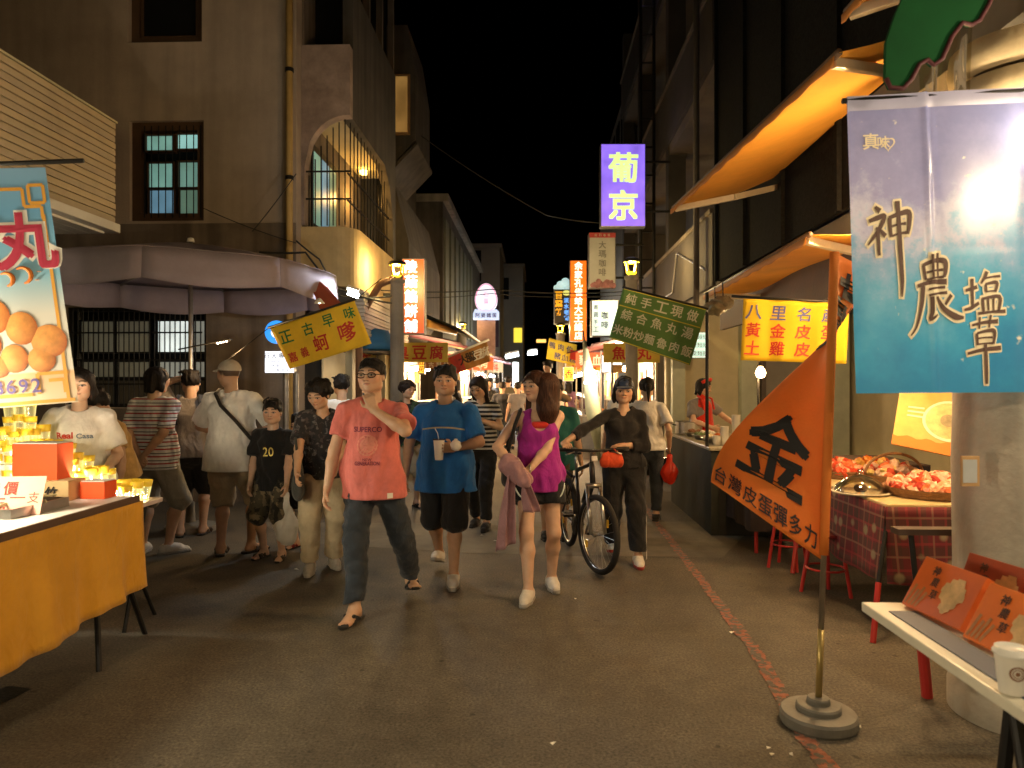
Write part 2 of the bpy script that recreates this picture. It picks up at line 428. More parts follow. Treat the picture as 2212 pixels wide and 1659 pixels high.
def cloth(name, col, var=.12, bump=.35, rough=.85, pattern=None, scale=14.):
    """woven cloth; pattern 'stripes': list of (period, phase, width, colour) along z; 'camo'/'floral': (colour list, scale)"""
    if name in MATS: return MATS[name]
    m = mat(name, col, rough, var, scale, bump, 240, sheen=.15, spec=.2)
    N = m.node_tree.nodes; L = m.node_tree.links; b0 = [n for n in N if n.type == 'BUMP']
    if b0:      # soft creases under the weave
        tc = N.new('ShaderNodeTexCoord'); mp = N.new('ShaderNodeMapping'); mp.inputs['Scale'].default_value = (1.6, 1.6, .9); mp.inputs['Rotation'].default_value = (.5, .3, 0); L.new(tc.outputs['Object'], mp.inputs[0])
        n = N.new('ShaderNodeTexNoise'); n.inputs['Scale'].default_value = 5.5; n.inputs['Detail'].default_value = 2; n.inputs['Distortion'].default_value = 1.6; L.new(mp.outputs[0], n.inputs['Vector'])
        c2 = N.new('ShaderNodeBump'); c2.inputs['Strength'].default_value = .4; c2.inputs['Distance'].default_value = .035; L.new(n.outputs['Fac'], c2.inputs['Height']); L.new(c2.outputs['Normal'], b0[0].inputs['Normal'])
    if pattern:
        N = m.node_tree.nodes; L = m.node_tree.links; b = N['Principled BSDF']; src = b.inputs['Base Color'].links[0].from_socket
        tc = N.new('ShaderNodeTexCoord')
        if pattern[0] == 'stripes':
            sp = N.new('ShaderNodeSeparateXYZ'); L.new(tc.outputs['Object'], sp.inputs[0])
            for per, ph, wd, c in pattern[1]:
                a = N.new('ShaderNodeMath'); a.operation = 'ADD'; a.inputs[1].default_value = ph; L.new(sp.outputs['Z'], a.inputs[0])
                md = N.new('ShaderNodeMath'); md.operation = 'MODULO'; md.inputs[1].default_value = per; L.new(a.outputs[0], md.inputs[0])
                ls = N.new('ShaderNodeMath'); ls.operation = 'LESS_THAN'; ls.inputs[1].default_value = wd; L.new(md.outputs[0], ls.inputs[0])
                mx = N.new('ShaderNodeMix'); mx.data_type = 'RGBA'; mx.inputs[7].default_value = (*c, 1)
                L.new(ls.outputs[0], mx.inputs[0]); L.new(src, mx.inputs[6]); src = mx.outputs[2]
        else:
            for i, (c, th) in enumerate(pattern[1]):
                n = N.new('ShaderNodeTexNoise'); n.inputs['Scale'].default_value = pattern[2]; n.inputs['Detail'].default_value = 2
                mp = N.new('ShaderNodeMapping'); mp.inputs['Location'].default_value = (i * 3.7, i * 1.3, i * 7.1); L.new(tc.outputs['Object'], mp.inputs[0]); L.new(mp.outputs[0], n.inputs['Vector'])
                gt = N.new('ShaderNodeMapRange'); gt.inputs[1].default_value = th; gt.inputs[2].default_value = th + .03; L.new(n.outputs['Fac'], gt.inputs[0])
                mx = N.new('ShaderNodeMix'); mx.data_type = 'RGBA'; mx.inputs[7].default_value = (*c, 1)
                L.new(gt.outputs[0], mx.inputs[0]); L.new(src, mx.inputs[6]); src = mx.outputs[2]
        L.new(src, b.inputs['Base Color'])
    return m

# ------------------------------------------------------------------ the figure
class Fig:
    """skeleton of one person in its own frame: x to the right hand, y forward, z up"""
    def __init__(s, H=1.7, sex='m', build=1., lean=0., twist=0., sway=0., feet=None, hands=None, elbow=None, head=(0, 0, 0), hip=None, hh=None, seat=None):
        s.H = H; s.sex = sex; s.b = build; f = sex == 'f'; s.hh = hh or (.134 * H if H > 1.5 else .20)
        s.hipz = hip if hip is not None else .520 * H
        s.pel = V3(0, 0, s.hipz + .015 * H)
        up = V3(math.sin(sway), math.sin(lean), math.cos(lean)); up = nrm(up); s.up = up
        tw = V3(math.cos(twist), math.sin(twist), 0); s.side = nrm(tw - up * float(tw @ up)); s.fwd = np.cross(up, s.side)
        s.waist = s.pel + up * .09 * H; s.chest = s.pel + up * .205 * H; s.shl = s.pel + up * .262 * H; s.neck = s.pel + up * .302 * H
        sw = (.094 if f else .106) * H * (.6 + .4 * build)
        s.sh = [s.shl - s.side * sw, s.shl + s.side * sw]                       # 0 = left, 1 = right
        s.hip = [s.pel + V3(-.052 * H, 0, -.02 * H), s.pel + V3(.052 * H, 0, -.02 * H)]
        feet = feet or [(-.09, 0, 0, 0), (.09, 0, 0, 0)]
        s.ank = []; s.knee = []; s.toe = []; s.ftilt = []
        for i in (0, 1):
            x, y, z, a = feet[i][:4]; tilt = feet[i][4] if len(feet[i]) > 4 else 0.
            an = V3(x, y, .048 * H + z); td = V3(math.sin(a), math.cos(a), 0)
            k, an2 = ik(s.hip[i], an, .243 * H, .245 * H, td * .9 + V3((-1, 1)[i] * .06, .3, 0)); s.knee.append(k); s.ank.append(an2); s.toe.append(td); s.ftilt.append(tilt)
        s.elb = []; s.wri = []
        for i in (0, 1):
            sg = (-1, 1)[i]
            tgt = hands[i] if hands and hands[i] is not None else s.sh[i] + V3(sg * .06 * H, .03 * H, -.31 * H)
            pole = elbow[i] if elbow and elbow[i] is not None else V3(sg * .35, -1, -.2)
            e, w = ik(s.sh[i], tgt, .168 * H, .150 * H, pole); s.elb.append(e); s.wri.append(w)
        s.HR = rotm(*head) ; s.hc = s.neck + up * .014 * H + s.HR @ V3(0, .10 * s.hh, .61 * s.hh)
    def P(s, x, y, z): return s.hc + s.HR @ (V3(x * 1.07, y, z) * s.hh)
    def bounds(s, m=.14):
        pts = np.array(s.sh + s.hip + s.ank + s.knee + s.elb + s.wri + [s.pel, s.chest, s.hc]); lo = pts.min(0) - m; hi = pts.max(0) + m
        lo[2] = min(lo[2], -.01); return lo, hi
def hand_into(v, w, d, n, side, sc=1., curl=.35, spread=.25, thumb=.5, k=.006):
    """a palm with four jointed fingers and a thumb; d points along the hand, n is the palm's inner side, side is towards the thumb"""
    d = nrm(d); n = nrm(n - d * float(np.dot(n, d))); s = nrm(side - d * float(np.dot(side, d)) - n * float(np.dot(side, n)))
    w = np.array(w, np.float32)
    for t in (-1, -.33, .33, 1):
        v.cone(w + s * t * .016 * sc, w + d * .085 * sc + s * t * .030 * sc, .0150 * sc, .0125 * sc, .012)
    for j, (t, L) in enumerate(((1, .068), (.33, .077), (-.33, .072), (-1, .056))):
        b = w + d * .086 * sc + s * t * .030 * sc; dj = nrm(d + s * t * spread * .35); p = b; a = curl * .9
        for q, fr in enumerate((.45, .32, .23)):
            dd = dj * math.cos(a) + n * math.sin(a); e = p + dd * L * fr * sc
            v.cone(p, e, (.0088 - q * .0007) * sc, (.0082 - q * .0008) * sc, k); p = e; a += curl * 1.15
    b = w + d * .028 * sc + s * .026 * sc; dd = nrm(d * .65 + s * .75 + n * .35); e = b + dd * .042 * sc
    v.cone(b, e, .0135 * sc, .0105 * sc, .010); dd2 = nrm(d * .9 + s * (.55 - thumb) + n * (.3 + thumb * .6)); v.cone(e, e + dd2 * .034 * sc, .0105 * sc, .0085 * sc, k)
def foot_into(v, an, td, H, bare=True, tilt=0.):
    sc = H / 1.7; up = nrm(V3(0, 0, 1) + td * tilt); td = nrm(td - up * float(td @ up)); s = np.cross(td, up); a = np.array(an, np.float32)
    v.cone(a, a - up * .045 * sc - td * .03 * sc, .036 * sc, .033 * sc, .02)
    v.cone(a - up * .05 * sc - td * .025 * sc, a - up * .057 * sc + td * .12 * sc, .028 * sc, .022 * sc, .02)
    v.cone(a - up * .02 * sc, a - up * .052 * sc + td * .11 * sc, .034 * sc, .024 * sc, .02, oval=(s, 1.35))
    if bare:
        for t, L in ((-1.4, .055), (-.7, .052), (0, .048), (.7, .042), (1.3, .034)):
            o = s * t * .021 * sc; b = a - up * .062 * sc + td * .125 * sc + o
            v.cone(b - td * .03 * sc, b + td * L * sc, .015 * sc, .011 * sc, .006)
TONES = {'fair': (.62, .40, .28), 'mid': (.55, .34, .22), 'tan': (.44, .26, .16)}
def body_mesh(f, tone='mid', h=.009, hh=.0045, hd=None, curl=(.4, .4), barefoot=(False, False), handinfo=(None, None), torso=True, lower=True):
    """the whole skin of one person as one mesh: trunk, limbs, hands, feet, head and face"""
    H = f.H; sc = H / 1.7; lo, hi = f.bounds(); v = Vol(lo, hi, h); fem = f.sex == 'f'; b = f.b
    if torso:
        q_ = 1. if torso == 'bare' else .86
        v.trunk([(f.pel - f.up * .03, .145 * b * sc * q_, .095 * b * sc * q_), (f.waist, (.116 if fem else .13) * b * sc * q_, .088 * b * sc * q_), (f.chest, .138 * b * sc * q_, .098 * b * sc * q_), (f.shl - f.up * .02, .118 * b * sc * q_, .068 * sc * q_)], f.side, .04)
        for i in (0, 1): v.cone(f.shl - f.up * .01, f.sh[i], .05 * sc * q_, .048 * sc * (q_ if q_ == 1. else .8), .03)
        if fem and torso == 'bare':
            for sg in (-1, 1): v.ell(f.chest + f.side * sg * .062 * sc + f.fwd * .075 * sc, (.058 * sc, .05 * sc, .056 * sc), .04)
    v.cone(f.neck - f.up * .03, f.P(0, -.10, -.30), .058 * sc * (.9 if fem else 1.03), .052 * sc * (.85 if fem else 1.05), .03)
    for i in (0, 1):
        g = .9 if fem else 1.
        v.cone(f.sh[i], f.elb[i], (.050 if torso == 'bare' else .042) * sc * b * g, .038 * sc * g * b, .02)
        m = f.elb[i] + (f.wri[i] - f.elb[i]) * .3
        v.cone(f.elb[i], m, .038 * sc * g, .040 * sc * g, .02); v.cone(m, f.wri[i], .040 * sc * g, .026 * sc * g, .02)
        if lower:
            g = .97 if fem else 1.
            v.cone(f.hip[i], f.knee[i], .086 * sc * b, .053 * sc * g, .03)
            sd = nrm(f.knee[i] - f.ank[i]); bk = nrm(np.cross(np.cross(sd, f.toe[i]), sd)) * -1
            m = f.knee[i] + (f.ank[i] - f.knee[i]) * .32 - nrm(f.toe[i]) * .014 * sc
            v.cone(f.knee[i], m, .051 * sc * g, .055 * sc * g, .03); v.cone(m, f.ank[i], .055 * sc * g, .033 * sc, .03)
            foot_into(v, f.ank[i], f.toe[i], H, barefoot[i], f.ftilt[i])
    parts = [v.mesh()]
    hd = hd or min(h, .006)
    for i in (0, 1):
        sg = (-1, 1)[i]; w = f.wri[i]; fd = nrm(w - f.elb[i]); inf = handinfo[i] or {}
        d = inf.get('d', fd); n = inf.get('n', V3(-sg, 0, 0)); th = inf.get('t', V3(0, 1, 0))
        hv = Vol(w - .2 * sc, w + .2 * sc, hd); hv.cone(w - fd * .05 * sc, w + np.array(nrm(d)) * .01, .029 * sc, .024 * sc, .015)
        hand_into(hv, w, d, np.array(n, np.float32), np.array(th, np.float32), sc * (.92 if fem else 1.), inf.get('c', curl[i]), thumb=inf.get('th', .5)); parts.append(hv.mesh())
    # head
    q = f.hh; P = f.P; HR = f.HR; hv = Vol(f.hc - .85 * q, f.hc + .85 * q, hh)
    E = lambda x, y, z, a, b_, c, k=.02, mode='add': hv.ell(P(x, y, z), (a * 1.07 * q, b_ * q, c * q), k * q / .22, HR, mode)
    jw = .9 if fem else 1.04
    E(0, -.05, .12, .335, .42, .375); E(0, .08, -.15, .275 * jw, .295, .32, .03); E(0, .255, -.385, .10 * jw, .09, .085, .035)
    for sg in (-1, 1):
        E(sg * .165, .20, -.07, .125, .13, .13, .03); E(sg * .20 * jw, .02, -.30, .09, .14, .10, .04)
        E(sg * .345, -.04, -.04, .032, .075, .12, .008)
    E(0, .32, .10, .22, .06, .05, .03)
    for sg in (-1, 1): E(sg * .148, .425, .02, .085, .06, .05, .025, 'cut')
    for sg in (-1, 1): E(sg * .148, .322, .015, .072, .058, .055, .006)
    hv.cone(P(0, .345, .05), P(0, .435, -.10), .028 * q, .048 * q, .012)
    for sg in (-1, 1): E(sg * .045, .39, -.12, .038, .04, .032, .008)
    E(0, .348, -.225, .085, .045, .022, .008); E(0, .342, -.265, .075, .045, .024, .006)
    hv.cone(P(0, -.10, -.25), f.neck, .052 * sc * (.85 if fem else 1.05), .056 * sc * (.9 if fem else 1.03), .02)
    hm = hv.mesh(); parts.append(hm)
    me = np_mesh('body', parts); co = verts_np(me); nb = len(co) - len(hm[0])
    t = np.array(TONES[tone] if isinstance(tone, str) else tone, np.float32); C = np.tile(np.append(t, 1.).astype(np.float32), (len(co), 1))
    l = (co[nb:] - f.hc) @ HR / q; x, y, z = np.abs(l[:, 0]) / 1.07, l[:, 1], l[:, 2]; c = C[nb:, :3]
    fr = y > .16
    def blend(mask, col, a=1.): c[mask] = c[mask] * (1 - a) + np.array(col) * a
    blend(fr & ((x - .18) ** 2 / .02 + (z + .10) ** 2 / .02 < 1), t * (1.0, .78, .72), .5)
    hl = z - .62 * y - .0; sc_m = np.clip((hl + .045) / .09, 0, 1) * (z > -.1) * .85; c[:] = c * (1 - sc_m[:, None]) + np.array((.02, .015, .012)) * sc_m[:, None]
    blend(fr & (np.abs(z + .245) < .042 * (1 - (x / .11) ** 2)) & (x < .11), t * (.95, .55, .52), .8)
    blend(fr & (np.abs(z + .243) < .012) & (x < .10), t * .35, .8)
    blend(fr & (np.abs(z - .125 - .03 * np.sin(x * 11)) < .024) & (x > .06) & (x < .25), (.02, .015, .012), .85)
    ex, ez = (x - .148) / .074, (z - .012) / .025; eye = fr & (ex ** 2 + ez ** 2 < 1)
    blend(eye, (.42, .38, .34)); blend(fr & ((x - .148) ** 2 + (z - .014) ** 2 < .032 ** 2) & eye, (.012, .008, .006))
    blend(fr & (np.abs((x - .148) / .09) < 1) & (np.abs(z - .012 - .034 * (1 - ((x - .148) / .1) ** 2)) < .011), (.03, .02, .016), .9)
    blend(fr & (x < .075) & (x > .02) & (np.abs(z + .15) < .016), t * .35, .7)
    C[nb:, :3] = c
    at = me.color_attributes.new('tone', 'FLOAT_COLOR', 'POINT'); at.data.foreach_set('color', C.ravel())
    return me
def hair_mesh(f, style, h=.007, seed=1):
    q = f.hh; P = f.P; HR = f.HR; m = 1.6 if style in ('long', 'pony', 'shoulder') else .8
    v = Vol(f.hc - V3(.75, .75, m * 1.25) * q, f.hc + .8 * q, h)
    def keep(n, o, jag=.0):   # half space in head units, with a ragged strand edge
        nn = HR @ V3(*n); X, Y, Z = v.sub(v.lo, v.lo + v.n * v.h)[1]
        d = X * nn[0] + Y * nn[1] + Z * nn[2] - (float(nn @ f.hc) + o * q)
        if jag: d = d + jag * q * (np.sin(X * 210 + Y * 90 + seed) + np.sin(X * 95 - Y * 160 + seed * 2))
        v.D = np.maximum(v.D, d[:v.n[0], :v.n[1], :v.n[2]])
    E = lambda x, y, z, a, b, c, k=.02, mode='add': v.ell(P(x, y, z), (a * 1.07 * q, b * q, c * q), k, HR, mode)
    if style == 'under':
        E(0, -.06, .13, .36, .445, .40); v.wrinkle(.003, 80, seed); keep((0, .62, -1), .10, .02); keep((0, 0, 1), .15)
        for sg in (-1, 1): E(sg * .37, .06, -.12, .12, .13, .16, .008, 'cut')
    elif style in ('short', 'recede', 'bowl'):
        E(0, -.07, .15, .378, .455, .425)
        if style == 'short': E(0, .10, .33, .26, .25, .17, .03); [E(g_[0], g_[1], g_[2], .10, .10, .06, .03) for g_ in np.random.RandomState(seed).normal(size=(22, 3)) * (.13, .17, .02) + (0, -.03, .46)]
        if style == 'bowl': E(0, .12, .30, .30, .30, .22, .03)
        v.wrinkle(.0045, 75, seed, (1, .6, .8))
        sl = {'short': .62, 'recede': .85, 'bowl': .42}[style]; o = {'short': -.03, 'recede': -.05, 'bowl': .02}[style]
        keep((0, sl, -1), -o, .022)
        v.ell(P(0, .46, -.02), (.25 * q, .32 * q, .30 * q), .008, HR, 'cut')
        for sg in (-1, 1): E(sg * .37, .06, -.12, .12, .13, .16, .008, 'cut')
        v.wrinkle(.0022, 120, seed + 5)
    elif style == 'perm':
        E(0, -.10, .16, .43, .48, .45); g = np.random.RandomState(seed)
        for i in range(70):
            a, bb = g.rand() * 6.28, g.rand() * 1.9 - .25; r = .40
            E(math.cos(a) * math.cos(bb) * r, -.10 + math.sin(a) * math.cos(bb) * (r + .06), .14 + math.sin(bb) * r, .10, .10, .10, .008)
        v.ell(P(0, .50, -.10), (.30 * q, .40 * q, .40 * q), .01, HR, 'cut'); v.wrinkle(.004, 60, seed); keep((0, .5, -1), .28)
    else:  # longer hair
        E(0, -.06, .14, .39, .465, .42)
        n = {'bob': -.45, 'shoulder': -.95, 'long': -1.45, 'pony': -.2}[style]
        for sg in (-1, 1):
            if style == 'pony': continue
            v.cone(P(sg * .28, -.05, .05), P(sg * .33, -.08, n * .6), .13 * q, .12 * q, .03); v.cone(P(sg * .33, -.08, n * .6), P(sg * .34, .02, n), .12 * q, .05 * q, .03)
            v.cone(P(sg * .15, -.28, .1), P(sg * .18, -.33, n), .20 * q, .11 * q, .04)
        if style != 'pony': v.cone(P(0, -.30, .1), P(0, -.38, n * .95), .20 * q, .10 * q, .04)
        if style == 'pony':
            v.cone(P(0, -.42, .16), P(0, -.62, .02), .09 * q, .13 * q, .02); v.cone(P(0, -.62, .02), P(0, -.60, -.75), .15 * q, .05 * q, .02)
        v.wrinkle(.0035, 62, seed, (1, 1, .22))
        v.ell(P(0, .42, -.10), (.265 * q, .34 * q, .40 * q), .012, HR, 'cut')
        if style in ('long', 'shoulder', 'bob'): v.ell(P(0, .42, .17), (.15 * q, .2 * q, .12 * q), .012, HR, 'cut')
        if style == 'pony':
            for sg in (-1, 1): E(sg * .37, .06, -.12, .12, .13, .16, .008, 'cut')
            keep((0, .62, -1), .85)
    return np_mesh('hair', [v.mesh()])
def shirt_mesh(f, h=.009, hem=-.02, ease=.022, sleeve=.62, neck='crew', wr=.0055, seed=3, tank=False, belly=0., flare=.02, open_v=0., sl_r=None):
    """a top: trunk and two sleeves in one piece; hem is measured from the hips"""
    H = f.H; sc = H / 1.7; b = f.b; fem = f.sex == 'f'; lo, hi = f.bounds(.2); lo[2] = f.pel[2] + hem - .12; v = Vol(lo, hi, h); e = ease
    ph = f.pel + f.up * (hem)
    w0 = (.170 if fem else .172) * b * sc + e
    v.trunk([(ph - f.up * .06, w0 + flare, .112 * b * sc + e + belly * .6 + flare * .6), (f.pel + f.up * .02, w0, .110 * b * sc + e + belly * .8),
             (f.waist + f.fwd * belly * .4, (.128 if fem else .142) * b * sc + e, .098 * b * sc + e + belly), (f.chest, .147 * b * sc + e * .8, .106 * b * sc + e * .7), (f.shl - f.up * .02 * sc, .112 * b * sc, .066 * sc + e * .3)], f.side, .05)
    if fem:
        for sg in (-1, 1): v.ell(f.chest + f.side * sg * .062 * sc + f.fwd * .080 * sc, (.064 * sc, .055 * sc, .062 * sc), .05)
    for i in (0, 1):
        if tank:
            v.cone(f.neck - f.up * .03 * sc, f.sh[i] - f.up * .01, .052 * sc, .045 * sc, .03)
        else:
            v.cone(f.neck - f.up * .022 * sc, f.sh[i] - f.up * .004, .052 * sc + e * .3, .047 * sc * b + e * .35, .03)
            r0 = .047 * sc * b + e * .4; r1 = sl_r or (.047 * sc * b + e * .95)
            if sleeve <= 1:
                t = f.sh[i] + (f.elb[i] - f.sh[i]) * sleeve; v.cone(f.sh[i], t, r0, r1, .025, ends=(False, True))
            else:
                v.cone(f.sh[i], f.elb[i], r0, .046 * sc + e * .6, .02); t = f.elb[i] + (f.wri[i] - f.elb[i]) * (sleeve - 1); v.cone(f.elb[i], t, .046 * sc + e * .6, .040 * sc + e * .5, .02, ends=(False, True))
    v.wrinkle(wr, 19, seed); v.wrinkle(wr * .45, 47, seed + 9, (1, 1, .8))
    v.plane(-f.up, -float(f.up @ ph))
    nk = f.neck + f.up * .012 * sc + f.fwd * .02 * sc
    if tank:
        for i in (0, 1): v.ell(f.sh[i] - f.up * .05 * sc + f.side * (-1, 1)[i] * .035 * sc, (.07 * sc, .14 * sc, .115 * sc), .012, np.stack([f.side, f.fwd, f.up], 1), 'cut')
        v.ell(nk + f.fwd * .10 * sc - f.up * .05 * sc, (.074 * sc, .12 * sc, .135 * sc), .012, np.stack([f.side, f.fwd, f.up], 1), 'cut')
    elif neck == 'v':
        v.ell(nk, (.074 * sc, .085 * sc, .05 * sc), .01, np.stack([f.side, f.fwd, f.up], 1), 'cut')
        v.cone(nk + f.fwd * .075 * sc, nk + f.fwd * .135 * sc - f.up * (.14 + open_v) * sc, .060 * sc, .022 * sc, .01, mode='cut')
    else:
        v.ell(nk, (.074 * sc, .080 * sc, .042 * sc), .01, np.stack([f.side, f.fwd, f.up], 1), 'cut')
    return np_mesh('shirt', [v.mesh()])
def legs_mesh(f, h=.009, to=.9, ease=.02, waist=.03, wr=.0045, seed=5, bell=0., skirt=False):
    """shorts or trousers; to: 0..1 along the thigh, 1..2 along the shin"""
    H = f.H; sc = H / 1.7; b = f.b; lo, hi = f.bounds(.16); hi[2] = f.waist[2] + .12; v = Vol(lo, hi, h)
    v.trunk([(f.waist + f.up * (waist - .02), .122 * b * sc + ease * .3, .085 * b * sc + ease * .3), (f.pel, .146 * b * sc + ease * .6, .102 * b * sc + ease * .6), (f.pel - V3(0, 0, .06 * sc), .150 * b * sc + ease * .6, .112 * b * sc + ease * .6)], f.side, .05)
    for i in (0, 1):
        a, k, n = f.hip[i], f.knee[i], f.ank[i]
        if to <= 1:
            t = a + (k - a) * to; v.cone(a, t, .092 * sc * b + ease * .5, .066 * sc * b + ease * 1.5 + bell, .035, ends=(False, True))
        else:
            v.cone(a, k, .092 * sc * b + ease * .5, .060 * sc + ease * .9, .03); t = k + (n - k) * (to - 1)
            v.cone(k, t, .060 * sc + ease * .9, .046 * sc + ease * .9 + bell, .02, ends=(False, True))
    v.wrinkle(wr, 20, seed, (1, 1, .9)); v.wrinkle(wr * .5, 46, seed + 4, (.8, .8, 1.3))
    v.plane(f.up, float(f.up @ (f.waist + f.up * waist)))
    return np_mesh('trousers', [v.mesh()])
def shoe_mesh(f, i, kind='trainer', h=.006):
    """returns (upper, sole)"""
    sc = f.H / 1.7; td0 = f.toe[i]; up = nrm(V3(0, 0, 1) + td0 * f.ftilt[i]); td = nrm(td0 - up * float(td0 @ up)); s = np.cross(td, up); a = f.ank[i]
    g = a - up * .0816 * sc; lo = a - .26 * sc; hi = a + .26 * sc; Rm = np.stack([s, td, up], 1)
    vs = Vol(lo, hi, h); hi_s = .022 if kind == 'trainer' else .014
    for y0, y1, r0, r1 in ((-.055, .08, .042, .046), (.08, .165, .046, .032)):
        vs.cone(g + td * y0 * sc + up * .012, g + td * y1 * sc + up * .012, r0 * sc, r1 * sc, .02)
    vs.plane(up, float(up @ (g + up * (hi_s + .008) * sc))); vs.plane(-up, -float(up @ (g + up * .001)))
    sole = vs.mesh(); v = Vol(lo, hi, h)
    if kind == 'trainer':
        v.cone(g + td * -.045 * sc + up * .045 * sc, g + td * .09 * sc + up * .040 * sc, .041 * sc, .041 * sc, .02)
        v.cone(g + td * .08 * sc + up * .034 * sc, g + td * .155 * sc + up * .026 * sc, .043 * sc, .030 * sc, .02)
        v.cone(a - up * .01 * sc - td * .005, g + td * .08 * sc + up * .05 * sc, .046 * sc, .034 * sc, .025)
        v.ell(a + up * .022 * sc - td * .002, (.037 * sc, .045 * sc, .030 * sc), .008, Rm, 'cut')
        for j in range(4): c = g + td * (.055 + .022 * j) * sc + up * (.082 - .011 * j) * sc; v.cone(c - s * .022 * sc, c + s * .022 * sc, .0055, .0055, .003)
        v.plane(-up, -float(up @ (g + up * hi_s * .8 * sc)))
    else:  # straps of a sandal or flip-flop
        t0 = g + td * .125 * sc + up * .022 * sc
        for sg in (-1, 1):
            p = [t0, g + td * .075 * sc + s * sg * .030 * sc + up * .052 * sc, g + td * .02 * sc + s * sg * .044 * sc + up * .022 * sc]
            for q0, q1 in zip(p, p[1:]): v.cone(q0, q1, .011 * sc, .012 * sc, .006)
        if kind == 'sandal':
            v.cone(g + td * .10 * sc - s * .045 * sc + up * .03 * sc, g + td * .10 * sc + s * .045 * sc + up * .03 * sc, .02 * sc, .02 * sc, .01, oval=(up, 1.4))
            for sg in (-1, 1): v.cone(a - up * .03 * sc + s * sg * .036 * sc + td * .03, a - up * .035 * sc - td * .04 * sc, .011, .011, .006)
    return v.mesh(), sole
def cap_meshes(f, h=.006, brim_yaw=0.):
    q = f.hh; P = f.P; HR = f.HR; v = Vol(f.hc - .9 * q, f.hc + .95 * q, h)
    v.ell(P(0, -.05, .17), (.412 * q, .46 * q, .40 * q), .01, HR); nn = HR @ V3(0, .12, -1); v.plane(nn, float(nn @ f.hc) - .14 * q)
    v.cone(P(0, -.05, .565), P(0, -.05, .585), .03 * q, .03 * q, .008)
    crown = v.mesh(); w = Vol(f.hc - 1.1 * q, f.hc + 1.1 * q, h)
    w.ell(P(0, .42, .17), (.33 * q, .36 * q, .05 * q), .01, HR); w.ell(P(0, -.05, .17), (.385 * q, .43 * q, .4 * q), .004, HR, 'cut')
    return crown, w.mesh()
def put_mesh(name, parts, m, parent): 
    me = parts if isinstance(parts, bpy.types.Mesh) else np_mesh(name, parts); me.name = name
    return link(name, me, m, parent)
def print_on(parent, name, s, cx, cz, w, h, m, back=False, lift=.004, **kw):
    """flat print laid on a garment's front"""
    me = parent.data; bvh = BVHTree.FromPolygons([v.co for v in me.vertices], [p.vertices for p in me.polygons]); sg = -1 if back else 1
    def fn(x, y):
        o = Vector((cx - sg * x * 1.0 if not back else cx + x, sg * 1.0, cz + y)); hit = bvh.ray_cast(o, Vector((0, -sg, 0)))
        p = hit[0] if hit[0] is not None else Vector((o.x, 0, o.z)); return (p.x, p.y + sg * lift, p.z)
    return write_on(name, s, fn, m, parent, w, h, **kw)
# ------------------------------------------------------------------ placing by pixel on known planes
_C = Vector((0, 0, CAM_H))
def onY(px, py, Y): d = W(px, py, 1) - _C; return _C + d * (Y / d.y)
def onX(px, py, X): d = W(px, py, 1) - _C; return _C + d * (X / d.x)
def wallp(bm, o, u, w, h, holes=(), t=.2, n=None):
    """upright wall from corner o along u, w long and h high, with rectangular holes (x0,x1,z0,z1); t deep along n"""
    o = Vector(o); u = Vector(u).normalized(); n = Vector(n).normalized() if n is not None else Vector((0, 1, 0))
    xs = sorted({0, w, *[max(0, min(w, c)) for q in holes for c in q[:2]]}); zs = sorted({0, h, *[max(0, min(h, c)) for q in holes for c in q[2:]]})
    P = lambda x, z, d: bm.verts.new(o + u * x + Vector((0, 0, z)) + n * d)
    solid = lambda x, z: not any(q[0] < x < q[1] and q[2] < z < q[3] for q in holes) and 0 < x < w and 0 < z < h
    for i in range(len(xs) - 1):
        for j in range(len(zs) - 1):
            x0, x1, z0, z1 = xs[i], xs[i + 1], zs[j], zs[j + 1]
            if not solid((x0 + x1) / 2, (z0 + z1) / 2): continue
            for d in (0, t): bm.faces.new([P(x0, z0, d), P(x1, z0, d), P(x1, z1, d), P(x0, z1, d)])
            e = 1e-4
            if not solid(x0 - e, (z0 + z1) / 2): bm.faces.new([P(x0, z0, 0), P(x0, z1, 0), P(x0, z1, t), P(x0, z0, t)])
            if not solid(x1 + e, (z0 + z1) / 2): bm.faces.new([P(x1, z0, 0), P(x1, z1, 0), P(x1, z1, t), P(x1, z0, t)])
            if not solid((x0 + x1) / 2, z0 - e): bm.faces.new([P(x0, z0, 0), P(x1, z0, 0), P(x1, z0, t), P(x0, z0, t)])
            if not solid((x0 + x1) / 2, z1 + e): bm.faces.new([P(x0, z1, 0), P(x1, z1, 0), P(x1, z1, t), P(x0, z1, t)])
    bmesh.ops.remove_doubles(bm, verts=bm.verts, dist=1e-4)
LK = 4.0
def point(name, loc, energy, col, parent=None, size=.05):
    l = bpy.data.lights.new(name, 'POINT'); l.energy = energy * LK; l.color = col; l.shadow_soft_size = size
    o = bpy.data.objects.new(name, l); COL.objects.link(o); o.location = loc
    if parent is not None: o.parent = parent
    return o
WARM = (1., .62, .28); AMBER = (1., .52, .12); COOL = (.86, .95, 1.); WHITE = (1., .86, .66)

